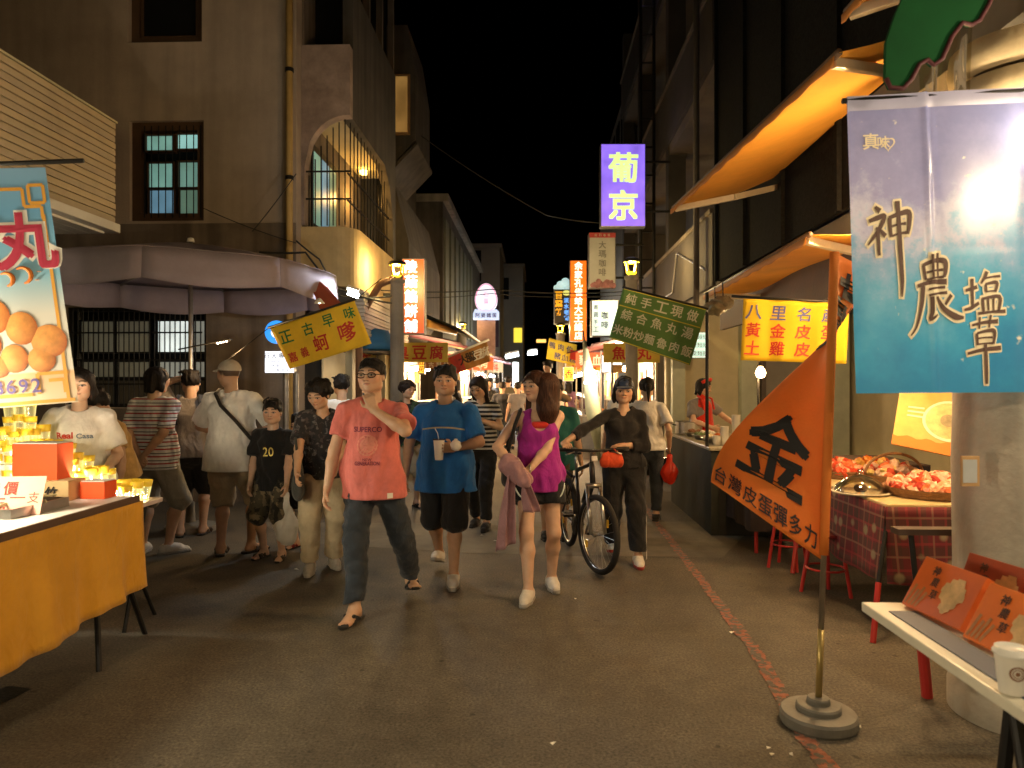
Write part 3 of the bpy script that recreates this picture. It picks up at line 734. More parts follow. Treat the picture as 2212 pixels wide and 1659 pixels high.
# ------------------------------------------------------------------ shared surfaces
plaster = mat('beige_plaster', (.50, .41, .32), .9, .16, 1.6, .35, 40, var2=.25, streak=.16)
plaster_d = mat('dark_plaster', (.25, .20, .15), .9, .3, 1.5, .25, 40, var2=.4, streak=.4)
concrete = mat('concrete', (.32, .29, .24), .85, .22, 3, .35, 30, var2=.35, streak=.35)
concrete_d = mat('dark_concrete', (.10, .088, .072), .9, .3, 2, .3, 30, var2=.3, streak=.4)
cream = mat('cream_paint', (.55, .48, .30), .7, .12, 2.5, .15, 30, var2=.2)
dark_metal = mat('dark_metal', (.025, .024, .022), .5, .2, 10, .1, 60, metal=.6)
grey_metal = mat('grey_metal', (.30, .29, .27), .45, .2, 8, .1, 60, metal=.8)
steel = mat('steel', (.55, .53, .5), .3, .12, 8, .05, 60, metal=1.)
wood_d = mat('dark_wood', (.07, .04, .025), .7, .25, 5, .2, 30)
black = mat('black', (.008, .008, .008), .9, 0, spec=.03)
white_p = mat('white_paint', (.72, .70, .66), .5, .08, 4)
red_pl = mat('red_plastic', (.45, .03, .025), .4, .12, 6)

# ------------------------------------------------------------------ the road
def asphalt():
    m = bpy.data.materials.new('asphalt'); m.use_nodes = True; MATS['asphalt'] = m
    N = m.node_tree.nodes; L = m.node_tree.links; b = N['Principled BSDF']
    tc = N.new('ShaderNodeTexCoord')
    def noise(s, d, r=.6): n = N.new('ShaderNodeTexNoise'); n.inputs['Scale'].default_value = s; n.inputs['Detail'].default_value = d; n.inputs['Roughness'].default_value = r; L.new(tc.outputs['Object'], n.inputs['Vector']); return n
    n1 = noise(.7, 5); n2 = noise(7, 6, .7); n3 = noise(70, 4, .75)
    r = N.new('ShaderNodeValToRGB'); r.color_ramp.elements[0].position = .32; r.color_ramp.elements[1].position = .7
    r.color_ramp.elements[0].color = (.074, .063, .046, 1); r.color_ramp.elements[1].color = (.124, .106, .079, 1)
    L.new(n1.outputs['Fac'], r.inputs['Fac'])
    a = N.new('ShaderNodeMapRange'); a.inputs[1].default_value = .3; a.inputs[2].default_value = .7; a.inputs[3].default_value = .68; a.inputs[4].default_value = 1.2; L.new(n2.outputs['Fac'], a.inputs[0])
    c = N.new('ShaderNodeMapRange'); c.inputs[1].default_value = .3; c.inputs[2].default_value = .7; c.inputs[3].default_value = .35; c.inputs[4].default_value = 1.75; L.new(n3.outputs['Fac'], c.inputs[0])
    mm = N.new('ShaderNodeMath'); mm.operation = 'MULTIPLY'; L.new(a.outputs[0], mm.inputs[0]); L.new(c.outputs[0], mm.inputs[1])
    v = N.new('ShaderNodeTexVoronoi'); v.feature = 'DISTANCE_TO_EDGE'; v.inputs['Scale'].default_value = .42
    dn = noise(3, 4); ad = N.new('ShaderNodeMix'); ad.data_type = 'VECTOR'; ad.inputs[0].default_value = .12; L.new(tc.outputs['Object'], ad.inputs[4]); L.new(dn.outputs['Color'], ad.inputs[5]); L.new(ad.outputs[1], v.inputs['Vector'])
    cr = N.new('ShaderNodeMapRange'); cr.inputs[1].default_value = .0; cr.inputs[2].default_value = .006; cr.inputs[3].default_value = .93; cr.inputs[4].default_value = 1; L.new(v.outputs['Distance'], cr.inputs[0])
    m2 = N.new('ShaderNodeMath'); m2.operation = 'MULTIPLY'; L.new(mm.outputs[0], m2.inputs[0]); L.new(cr.outputs[0], m2.inputs[1])
    mx = N.new('ShaderNodeMix'); mx.data_type = 'RGBA'; mx.blend_type = 'MULTIPLY'; mx.inputs[0].default_value = 1; L.new(r.outputs['Color'], mx.inputs[6]); L.new(m2.outputs[0], mx.inputs[7])
    g = N.new('ShaderNodeTexVoronoi'); g.inputs['Scale'].default_value = 5; L.new(ad.outputs[1], g.inputs['Vector']); gm = N.new('ShaderNodeMapRange'); gm.inputs[1].default_value = .05; gm.inputs[2].default_value = .075; gm.inputs[3].default_value = .5; L.new(g.outputs['Distance'], gm.inputs[0]); m3 = N.new('ShaderNodeMath'); m3.operation = 'MULTIPLY'; L.new(m2.outputs[0], m3.inputs[0]); L.new(gm.outputs[0], m3.inputs[1]); L.new(m3.outputs[0], mx.inputs[7])
    L.new(mx.outputs[2], b.inputs['Base Color'])
    rr = N.new('ShaderNodeMapRange'); rr.inputs[3].default_value = .55; rr.inputs[4].default_value = .95; L.new(n2.outputs['Fac'], rr.inputs[0]); L.new(rr.outputs[0], b.inputs['Roughness'])
    bp = N.new('ShaderNodeBump'); bp.inputs['Strength'].default_value = .5; bp.inputs['Distance'].default_value = .004; L.new(n3.outputs['Fac'], bp.inputs['Height']); L.new(bp.outputs['Normal'], b.inputs['Normal'])
    b.inputs['Specular IOR Level'].default_value = .35
    return m
b = B(); bmesh.ops.create_grid(b, x_segments=40, y_segments=60, size=1)
for v in b.verts: v.co = Vector((v.co.x * 40, v.co.y * 75 + 65, 0))
tag(fin('road', b, asphalt()), kind='structure')
# worn red kerb line: flakes of paint along the right-hand side
random.seed(4)
paint_r = cloth('worn_red_paint', (.26, .085, .042), .3, .3, .85, ('worn', [((.085, .072, .054), .50), ((.10, .082, .06), .58)], 22.), 20)
b = B(); pts = [G(1800, 1668), G(1735, 1590), G(1640, 1420), G(1500, 1235), G(1400, 1105), G(1330, 1010)]
def strip(bm, path, w, gap, wear, z):
    for p, q in zip(path, path[1:]):
        n = max(2, int((q - p).length / .05)); d = (q - p) / n; s = Vector((d.y, -d.x, 0)).normalized()
        for i in range(n):
            if random.random() < gap: continue
            a = p + d * i; e = p + d * (i + 1.02); l0, r0 = w * (.5 - random.random() * wear), w * (.5 - random.random() * wear)
            bm.faces.new([bm.verts.new((v.x, v.y, z)) for v in (a - s * l0, a + s * r0, e + s * r0, e - s * l0)])
strip(b, pts, .095, 0, .2, .004)
tag(fin('road_marking', b, paint_r), kind='structure')
# paler concrete strip across the lane
b = B(); pal = mat('pale_concrete_band', (.19, .17, .13), .85, .25, 5, .4, 60, var2=.35)
q = [G(640, 1172), G(1010, 1195), G(1560, 1205), G(1640, 1125), G(1120, 1132), G(560, 1128)]
b.faces.new([b.verts.new((p.x, p.y, .002)) for p in q]); tag(fin('pavement_band', b, pal), kind='structure')
b = B(); q = [G(-40, 1545), G(70, 1490), G(20, 1483), G(-90, 1520)]
b.faces.new([b.verts.new((p.x, p.y, .005)) for p in q]); tag(fin('drain_cover', b, mat('iron', (.03, .03, .028), .6, .3, 20, .4, 60, metal=.5)), kind='structure')

# ------------------------------------------------------------------ left: plastered house whose wall faces the lane mouth
def window_part(parent, x0, x1, z0, z1, y, panes, fm, depth=.09, bars=0, barm=None, fw=.06):
    """framed window set in a wall facing -y; panes: list of (x0,x1,z0,z1,material)"""
    b = B(); box(b, x0, x0 + fw, y, y + depth, z0, z1); box(b, x1 - fw, x1, y, y + depth, z0, z1); box(b, x0 + fw, x1 - fw, y, y + depth, z0, z0 + fw); box(b, x0 + fw, x1 - fw, y, y + depth, z1 - fw, z1)
    w = fin('window', b, fm, parent)
    for p0, p1, q0, q1, m in panes:
        b = B(); box(b, p0, p1, y + depth * .45, y + depth * .55, q0, q1); fin('pane', b, m, w)
        b = B(); t = .022
        box(b, p0 - t, p0, y + .02, y + depth - .01, q0 - t, q1 + t); box(b, p1, p1 + t, y + .02, y + depth - .01, q0 - t, q1 + t); box(b, p0, p1, y + .02, y + depth - .01, q0 - t, q0); box(b, p0, p1, y + .02, y + depth - .01, q1, q1 + t)
        fin('sash', b, fm, w)
    for i in range(bars):
        x = x0 + fw + (x1 - x0 - 2 * fw) * (i + .5) / bars
        b = B(); tube(b, [(x, y - .03, z0 + .02), (x, y - .03, z1 - .02)], .008, 6); fin('bar', b, barm or fm, w)
    return w
YW = 9.3
A_ = onY(242, 483, YW); E_ = onY(640, 0, YW); xr = E_.x; xl = -13.
house = thing('plaster_house', 'beige plaster house with a turquoise lit barred window facing the lane mouth', 'house', (xr, YW, 0))
def L_(px, py): p = onY(px, py, YW); return p.x - xr, p.z
w1 = (*[L_(p, 0)[0] for p in (280, 440)], L_(0, 480)[1], L_(0, 265)[1]); w2 = (*[L_(p, 0)[0] for p in (275, 436)], L_(0, 97)[1], L_(0, -150)[1]); w3 = (*[L_(p, 0)[0] for p in (142, 446)], L_(0, 880)[1], L_(0, 664)[1])
W0 = xr - xl
hol = [(q[0] + W0, q[1] + W0, q[2], q[3]) for q in (w1, w2, w3)]
b = B(); wallp(b, (-W0, 0, 0), (1, 0, 0), W0, 10.5, hol, .35); fin('wall', b, plaster, house)
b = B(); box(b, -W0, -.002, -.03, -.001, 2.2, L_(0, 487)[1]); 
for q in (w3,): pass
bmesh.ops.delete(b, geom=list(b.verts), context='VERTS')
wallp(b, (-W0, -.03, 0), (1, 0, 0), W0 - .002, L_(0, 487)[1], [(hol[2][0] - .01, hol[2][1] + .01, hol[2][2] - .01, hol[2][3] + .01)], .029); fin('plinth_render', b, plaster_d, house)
frame_brown = mat('brown_window_frame', (.09, .05, .025), .6, .2, 6)
teal = [emat('lit_pane_teal_%d' % i, c, s, .25) for i, (c, s) in enumerate((((.30, .62, .52), .42), ((.40, .80, .74), .62), ((.28, .55, .45), .34), ((.22, .45, .62), .40), ((.25, .44, .32), .26)))]
def P4(a, b_, c, d): return (L_(a, 0)[0], L_(b_, 0)[0], L_(0, c)[1], L_(0, d)[1])
px = [(308, 366, 324, 292, 0), (376, 428, 321, 290, 1), (313, 366, 404, 352, 0), (378, 428, 404, 350, 2), (315, 368, 460, 410, 3), (381, 430, 464, 410, 4)]
window_part(house, w1[0] + .002, w1[1] - .002, w1[2] + .002, w1[3] - .002, .06, [(*P4(a, b_, c, d), teal[i]) for a, b_, c, d, i in px], frame_brown, .12, 0, None, .11)
wd = [o for o in bpy.data.objects if o.name.startswith('window')][-1]
for i in range(9):
    x = L_(308 + i * 15.2, 0)[0]; b = B(); tube(b, [(x, .05, w1[2] + .05), (x, .05, w1[3] - .05)], .007, 6); fin('bar', b, dark_metal, wd)
b = B(); box(b, w1[0] + .1, w1[1] - .1, .28, .30, w1[2] + .1, w1[3] - .1); fin('window_back', b, black, wd)
window_part(house, w2[0] + .002, w2[1] - .002, w2[2] + .002, w2[3] - .002, .10, [(w2[0] + .14, w2[1] - .14, w2[2] + .14, w2[3] - .14, mat('dark_glass', (.012, .012, .012), .15, 0))], frame_brown, .12, 0, None, .1)
# ground-floor barred window band
px = []
lit = [emat('lit_pane_dim', (.42, .42, .32), .055, .3), emat('lit_pane_pale', (.62, .66, .58), .20, .3), emat('lit_pane_tube', (.85, .95, .9), .75, .4), mat('curtain_glass', (.10, .085, .06), .6, .2, 6)]
for i, (a, c, k) in enumerate(((167, 238, 0), (244, 315, 0), (334, 402, 2), (413, 438, 1))):
    px += [(a, c, 760, 694, k), (a + 2, c, 814, 782, (0, 0, 1, 1)[i]), (a + 2, c, 872, 822, 3)]
wb = window_part(house, w3[0] + .002, w3[1] - .002, w3[2] + .002, w3[3] - .002, .05, [(*P4(a, b_, c, d), lit[i]) for a, b_, c, d, i in px], dark_metal, .10, 26, dark_metal, .05)
for z in (w3[2] + .3, w3[2] + .62, w3[3] - .35):
    b = B(); box(b, w3[0] + .06, w3[1] - .06, .0, .012, z, z + .02); fin('grille_rail', b, dark_metal, wb)
b = B(); box(b, w3[0] + .02, w3[1] - .02, .3, .32, w3[2] + .02, w3[3] - .02); fin('window_back', b, black, wb)
# drainpipe on the corner; the yellow light on it is put into its colour
b = B(); x = -.06; tube(b, [(x, -.09, 0), (x, -.09, 9.5)], .045, 10); fin('drainpipe', b, mat('yellow_lit_pipe', (.45, .30, .10), .6, .15, 5), house, smooth=True)
for z in (2.5, 4.2, 5.6): 
    b = B(); tube(b, [(x, -.09, z), (x, -.09, z + .05)], .055, 10); fin('pipe_bracket', b, dark_metal, house)

# tiled parapet of the house next to it, running along the lane side
par = thing('tiled_parapet_house', 'house corner with a cream tiled parapet of narrow courses above a white soffit', 'house', (-4.2, 3., 0))
b = B(); box(b, -5, -.02, 0, 4.0, 3.15, 4.15); fin('wall', b, cream, par)
tile_m = [mat('cream_tile_%d' % i, (.42 + .03 * i, .34 + .02 * i, .24), .5, .1, 4) for i in range(3)]
n = 15; hgt = 1.0 / n
me = None
for i in range(n):
    b = B(); box(b, -.018, .004 + .003 * (i % 3), .002, 4.0, 3.152 + i * hgt, 3.152 + i * hgt + hgt - .014, .003); fin('tile_course', b, tile_m[i % 3], par)
for i in range(n):
    b = B(); box(b, -3, -.02, 4.001, 4.02 + .003 * (i % 3), 3.152 + i * hgt, 3.152 + i * hgt + hgt - .014); fin('tile_course', b, tile_m[i % 3], par)
b = B(); box(b, -5, .012, 0, 4.03, 4.152, 4.17); fin('coping', b, cream, par)
b = B(); box(b, -5, .03, 0, 4.05, 3.06, 3.148, .01); fin('soffit_edge', b, white_p, par)
b = B()
for i in range(11): box(b, -1.6 + i * .14, -1.6 + i * .14 + .125, .1, 3.95, 3.035, 3.058)
fin('soffit_slats', b, white_p, par)['kind'] = 'stuff'
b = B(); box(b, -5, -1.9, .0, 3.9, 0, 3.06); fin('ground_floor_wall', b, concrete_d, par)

# ------------------------------------------------------------------ left: house with arched balconies
bal = thing('arched_balcony_house', 'house with pointed arched balconies and iron bars beside the lane lamp', 'house', (-2.5, 9.5, 0))
YB = 9.5
def S_(px, py): p = onY(px, py, YB); return p.x + 2.5, p.z
def F_(px, py): p = onX(px, py, -2.5); return p.y - YB, p.z
# core
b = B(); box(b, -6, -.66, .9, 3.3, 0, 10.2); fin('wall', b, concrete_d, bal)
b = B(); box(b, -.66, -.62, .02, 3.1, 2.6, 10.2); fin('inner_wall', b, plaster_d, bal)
z0 = S_(0, 490)[1]; zap = S_(0, 258)[1]; ztop = S_(0, 108)[1]; x0 = S_(643, 0)[0]
# side wall facing the lane mouth, with half of the arch cut out of it
poly = [(x0, z0), (x0, ztop), (0, ztop), (0, zap)]
for i in range(1, 9):
    t = i / 8; poly.append((-(1 - (1 - t) ** 1.0) * (-S_(657, 0)[0]) , zap - (zap - (z0 + .75)) * (1 - math.sqrt(max(0, 1 - t ** 2.2)))))
poly += [(S_(657, 0)[0], z0)]
b = B(); prism(b, poly, 0, .16); fin('balcony_side', b, mat('mottled_plaster', (.38, .29, .24), .9, .4, 3, .3, 30, var2=.45), bal)
# front wall: two arches in a row
b = B(); box(b, -.14, 0, .162, 3.1, zap, ztop); fin('balcony_front', b, concrete_d, bal)
b = B(); prism(b, [(3.1, z0 - .02), (3.1, zap - .002), (2.2, zap - .002), (2.6, zap - .25), (2.85, zap - .7), (2.9, z0 - .02)], -.14, 0, axis='x'); fin('balcony_front', b, concrete_d, bal)
# iron bars in the arches
def bars(parent, pts, z0, z1, m, r=.009):
    for p in pts:
        b = B(); tube(b, [(p[0], p[1], z0), (p[0], p[1], z1(p) if callable(z1) else z1)], r, 6); fin('bar', b, m, parent)
bars(bal, [(S_(664 + i * 13, 0)[0], .08) for i in range(7)], z0, lambda p: zap - .02 - .85 * max(0, (-p[0] / .6)) ** 2.2, dark_metal)
bars(bal, [(-.07, .3 + i * .2) for i in range(13)], z0, zap, dark_metal)
for z in (z0 + .35, z0 + .72):
    b = B(); box(b, x0, 0, .07, .09, z, z + .02); fin('rail', b, dark_metal, bal)
    b = B(); box(b, -.08, -.06, .17, 2.9, z, z + .02); fin('rail', b, dark_metal, bal)
# balcony floor, ceiling, back wall with teal window, lit amber by its ceiling lamp
b = B(); box(b, -.62, -.002, .17, 3.1, z0 - .18, z0 - .03); fin('balcony_floor', b, concrete, bal)
b = B(); box(b, -.62, -.15, .17, 3.1, zap + .04, zap + .12); fin('balcony_ceiling', b, cream, bal)
b = B(); box(b, -.615, -.6, .3, 1.5, z0, z0 + 1.2); w = fin('window', b, dark_metal, bal)
for i in range(3): 
    b = B(); box(b, -.598, -.592, .36 + i * .38, .36 + i * .38 + .32, z0 + .1, z0 + 1.1); fin('pane', b, teal[(2, 3, 4)[i]], w)
lb = B(); lathe(lb, [(0, -.05), (.06, -.04), (.07, 0), (.07, .02), (0, .02)], (-.42, 2.5, zap - .02)); fin('ceiling_lamp', lb, emat('amber_lamp_glass', (1., .62, .15), 14), bal)
point('balcony_light', (-.40, 2.2, zap - .55), 6, AMBER, bal, .05)
# parapet below the arch, rounded at the corner, and the ribbed fascia
m_y = mat('yellow_lit_wall', (.50, .36, .16), .7, .15, 4, .1, 30, var2=.2)  # beige wall with the yellow lamplight put into its base colour
b = B(); zb = S_(0, 622)[1]
arc = [(x0, -.0), (-.22, -.0)] + [(-.22 + .3 * math.sin(a), .3 - .3 * math.cos(a)) for a in [i * math.pi / 16 for i in range(1, 9)]] + [(.08, 3.2), (-.05, 3.2), (-.05, .32), (-.24, .14), (x0, .14)]
A1 = [b.verts.new((x, y - .02, zb)) for x, y in arc]; A2 = [b.verts.new((x, y - .02, z0 - .035)) for x, y in arc]
b.faces.new(A1[::-1]); b.faces.new(A2)
for i in range(len(arc)): b.faces.new((A1[i], A1[(i + 1) % len(arc)], A2[(i + 1) % len(arc)], A2[i]))
fin('parapet', b, m_y, bal)
rib = mat('pale_ribbed_sheet', (.42, .38, .33), .5, .12, 5)
for i in range(14):
    b = B(); z = zb - .02 - i * .052; box(b, -.02, .13 + .012 * (i % 2), .25, 3.6, z - .044, z, .004); fin('fascia_rib', b, rib, bal)
b = B(); box(b, -.6, -.022, .2, 3.6, zb - .8, zb - .002); fin('fascia_back', b, concrete_d, bal)
# upper storey: dark recess and side return
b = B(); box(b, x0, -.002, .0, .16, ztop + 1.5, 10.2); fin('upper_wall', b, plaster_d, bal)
b = B(); box(b, -.14, 0, .17, 3.1, ztop + .002, ztop + .9); fin('upper_parapet', b, concrete_d, bal)
b = B(); box(b, x0, -.002, .5, .52, ztop, ztop + 1.5); fin('upper_glazing', b, black, bal)
for y in (.3, 1.2, 2.1, 3.0):
    b = B(); box(b, -.12, -.02, y, y + .08, ztop + .9, 10.2); fin('mullion', b, plaster_d, bal)
b = B(); box(b, -.3, -.16, .17, 3.1, ztop + .9, 10.2); fin('upper_screen', b, black, bal)

# projecting bay further along
bay = thing('bay_window_house', 'grey house with a projecting upper bay and an amber lit window', 'house', (-3.0, 12.9, 0))
b = B(); box(b, -4, -.1, 0, 5.4, 0, 8.6); fin('wall', b, concrete_d, bay)
b = B(); prism(b, [(-.1, 5.7), (.58, 6.4), (.58, 7.7), (.42, 8.7), (-.1, 8.7)], 1.3, 3.2); fin('bay', b, concrete_d, bay)
b = B(); box(b, -.05, .48, 1.25, 1.296, 6.5, 7.7); fr = fin('window', b, mat('ochre_frame', (.35, .2, .08), .6, .2, 5), bay)
b = B(); box(b, 0, .43, 1.24, 1.248, 6.55, 7.65); fin('pane', b, emat('amber_pane', (.7, .38, .10), .22, .5), fr)
b = B(); prism(b, [(-.1, 5.55), (.63, 6.3), (.63, 6.36), (-.1, 5.66)], 1.25, 3.25); fin('bay_sill', b, concrete_d, bay)
b = B(); prism(b, [(-.1, 2.6), (-.1, 5.4), (.25, 5.4), (.52, 4.3), (.52, 3.2), (.2, 2.6)], .9, 5.3); fin('balcony', b, concrete_d, bay)
gh = thing('grey_shophouse', 'grey flat roofed shophouse behind the bay window house', 'house', (-2.35, 18.6, 0))
b = B(); box(b, -4, -.1, 0, 12, 0, 6.3); fin('wall', b, concrete_d, gh)
for i in range(7):
    b = B(); box(b, -.098, -.05, .2 + i * 1.2, .9 + i * 1.2, 3.1, 5.9); fin('shutter', b, mat('grey_green_shutter', (.12, .13, .10), .7, .2, 4), gh)
b = B(); box(b, -4.1, .05, -.05, 12.05, 6.302, 6.5, .02); fin('roof_slab', b, concrete, gh)
for pxa, pxb, pyt, D, lb_ in ((958, 1080, 535, 36, 'pale square end house closing the lane with a dark slot window'), (1080, 1130, 577, 40, 'narrow pale end house with a stepped corner beyond the lane')):
    a = W(pxa, pyt, D); c = W(pxb, pyt, D)
    h = thing('end_house', lb_, 'house', (a.x, a.y, 0)); w_ = c.x - a.x
    wallm = mat('pale_render', (.20, .175, .14), .9, .15, .8, .2, 20, var2=.25)
    b = B(); box(b, 0, w_, 0, 6, 0, a.z); fin('wall', b, wallm, h)
    b = B(); box(b, -.1, w_ + .1, -.12, 6.1, a.z + .002, a.z + .18, .02); fin('roof_slab', b, wallm, h)
    if D == 36:
        b = B(); box(b, w_ * .52, w_ * .67, -.04, -.002, a.z - 1.7, a.z - .15); fin('window', b, black, h)
        b = B(); box(b, w_ * .05, w_ * .38, -.05, -.003, a.z - 3.4, a.z - 1.7); fin('shutter', b, concrete_d, h)
        b = B(); box(b, w_ * .6, w_ * .98, -.06, -.003, a.z - 5., a.z - 2.4); fin('dark_panel', b, mat('maroon_panel', (.06, .025, .03), .7, .2, 3), h)
    else:
        b = B(); box(b, w_ * .6, w_ * .95, -.05, -.003, a.z - 4.2, a.z - 3.4); fin('lit_window', b, emat('yellow_window', (1., .75, .05), 1.1), h)
        b = B(); box(b, .15, .5, -.04, -.003, a.z - 1.8, a.z - .6); fin('window', b, black, h)

# ------------------------------------------------------------------ right: shophouse with stacked balconies
RX = 2.6
rb_ = thing('balcony_shophouse', 'tall dark shophouse with deep stacked balconies above the food stalls', 'building', (RX, 4.6, 0))
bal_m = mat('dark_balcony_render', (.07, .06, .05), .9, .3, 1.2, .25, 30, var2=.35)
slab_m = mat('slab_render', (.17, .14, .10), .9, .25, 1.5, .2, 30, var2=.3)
LEN = 17.2
for z in (2.78, 6.05, 9.35):
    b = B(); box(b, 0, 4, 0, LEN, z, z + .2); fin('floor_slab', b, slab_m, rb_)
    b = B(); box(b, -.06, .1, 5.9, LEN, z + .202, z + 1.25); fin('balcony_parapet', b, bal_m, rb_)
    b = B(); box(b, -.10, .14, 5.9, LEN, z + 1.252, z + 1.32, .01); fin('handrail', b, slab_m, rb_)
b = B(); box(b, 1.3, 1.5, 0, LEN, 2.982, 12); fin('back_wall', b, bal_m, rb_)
for y in (5.6, 9.6, 13.6, LEN - .3):
    b = B(); box(b, -.02, .32, y, y + .3, 2.982, 12); fin('pier', b, bal_m, rb_)
net = mat('black_mesh', (.012, .012, .011), .9, .5, 30, .5, 90, spec=.02)
for i in range(4):
    b = B(); box(b, -.08, -.04, .1 + i * 1.36, .1 + i * 1.36 + 1.33, 2.985, 9.3); fin('mesh_screen', b, net, rb_)
for y in (.05, 1.43, 2.79, 4.15, 5.5):
    b = B(); box(b, -.12, -.081, y, y + .05, 2.985, 9.3); fin('screen_post', b, net, rb_)
b = B(); box(b, -.05, 0, 0, 5.5, 2.3, 2.778); fin('fascia', b, wood_d, rb_)
# windows and a trim line on the recessed wall
for y in (7, 9.3, 11.4, 14.5):
    for z in (3.6, 6.9):
        b = B(); box(b, 1.26, 1.298, y, y + 1.4, z, z + 1.5); w = fin('window', b, dark_metal, rb_)
        for k in (0, 1):
            b = B(); box(b, 1.25, 1.258, y + .08 + k * .66, y + .66 + k * .66, z + .08, z + 1.42); fin('pane', b, MATS['dark_glass'], w)
b = B(); p = [(-.09, 6.2, 3.25), (-.09, 8.4, 3.9), (-.09, 8.8, 3.25), (-.09, 9.5, 3.25)]; tube(b, [Vector(q) for q in p], .014, 6); fin('parapet_trim', b, grey_metal, rb_)
# downpipe and ladder mast
b = B(); tube(b, [(-.18, 6.4, 2.6), (-.18, 6.4, 11.5)], .045, 10); fin('downpipe', b, bal_m, rb_, smooth=True)
mast = thing('ladder_mast', 'dark steel ladder mast carrying a small violet lamp behind the lilac sign', 'mast', (2.35, 15.4, 0))
for dx in (-.14, .14):
    b = B(); tube(b, [(dx, 0, 0), (dx, 0, 9.9)], .035, 8); fin('rail', b, dark_metal, mast)
for i in range(16):
    b = B(); tube(b, [(-.14, 0, .6 + i * .6), (.14, 0, .6 + i * .6)], .02, 6); fin('rung', b, dark_metal, mast)
b = B(); bmesh.ops.create_uvsphere(b, u_segments=10, v_segments=8, radius=.07, matrix=Matrix.Translation((-.1, 0, 9.85))); fin('lamp', b, emat('violet_bulb', (.5, .4, 1.), 2.), mast)
# taller pale house behind the lilac sign
nb = thing('pale_stepped_house', 'pale house with narrow windows standing behind the lilac sign', 'house', (2.72, 22, 0))
b = B(); box(b, 0, 5, 0, 9, 0, 10.6); fin('wall', b, mat('grey_render', (.22, .20, .16), .9, .2, 1, .2, 20, var2=.3), nb)
for i in range(3):
    b = B(); box(b, -.03, -.002, .3 + i * 1.4, 1.2 + i * 1.4, 8.4, 10.2); fin('window', b, black, nb)
# ground floor of the right side: back wall, door, pilasters
gf = thing('stall_back_wall', 'pale yellow shop wall with a grey steel door and pilasters behind the apron stall', 'wall', (2.6, 12.6, 0))
b = B(); box(b, -.35, 4.5, 0, .2, 0, 2.75); fin('wall', b, cream, gf)
pil = mat('pale_green_paint', (.42, .44, .33), .7, .15, 3, .1, 30)
for pxa, pxb in ((1598, 1632), (1795, 1830), (1450, 1478)):
    a = onY(pxa, 829, 12.5).x - 2.6; c = onY(pxb, 829, 12.5).x - 2.6
    b = B(); box(b, a, c, -.2, -.002, 0, 2.74, .01); fin('pilaster', b, pil, gf)
a = onY(1655, 829, 12.5).x - 2.6; c = onY(1752, 829, 12.5).x - 2.6
b = B(); box(b, a, c, -.06, -.003, 0, 2.05, .008); d_ = fin('door', b, mat('grey_door', (.20, .18, .15), .5, .15, 3), gf)
b = B(); tube(b, [(a + .1, -.1, 1.0), (a + .1, -.1, 1.14)], .012, 6); fin('handle', b, steel, d_)
b = B(); wallp(b, (a - .08, -.1, 0), (1, 0, 0), c - a + .16, 2.14, [(.08, c - a + .08, -.1, 2.06)], .09); fin('door_frame', b, mat('dark_frame', (.08, .06, .05), .6, .2, 5), gf)
# shop counters wall on the far right interior
iw = thing('arcade_inner_wall', 'cream arcade inner wall behind the plaid cloth table', 'wall', (5.4, 3., 0))
b = B(); box(b, 0, .2, -2, 9.6, 0, 2.75); fin('wall', b, cream, iw)
# near arcade column: round, banded
cc = onY(2075, 829, 3.45); CX, CY, CR = cc.x + .29, 3.45, .29
co_ = thing('round_column', 'thick round grey concrete column behind the blue banner', 'column', (CX, CY, 0))
b = B(); prof = [(CR + .02, 0), (CR + .02, .12), (CR, .14)] + [(CR + .004 * math.sin(i * 2.1), .2 + i * .25) for i in range(8)] + [(CR, 2.3)]
lathe(b, prof, n=48); fin('shaft', b, mat('pale_column_render', (.52, .47, .38), .8, .22, 3, .35, 30, var2=.35, streak=.3), co_, smooth=True)
for i in range(5):
    z = 2.302 + i * .17; b = B(); lathe(b, [(CR - .03, z), (CR + .012, z + .01), (CR + .022, z + .07), (CR + .012, z + .14), (CR - .03, z + .15)], n=48); fin('capital_band', b, mat('tan_stone', (.48, .36, .20), .75, .25, 4, .3, 30), co_, smooth=True)
# ceiling slab over the near stall
nc = thing('arcade_ceiling', 'arcade ceiling over the round column', 'ceiling', (1.9, 1.2, 3.12))
b = B(); box(b, .15, 5, -2, 3.4, 0, .2); fin('slab', b, slab_m, nc)
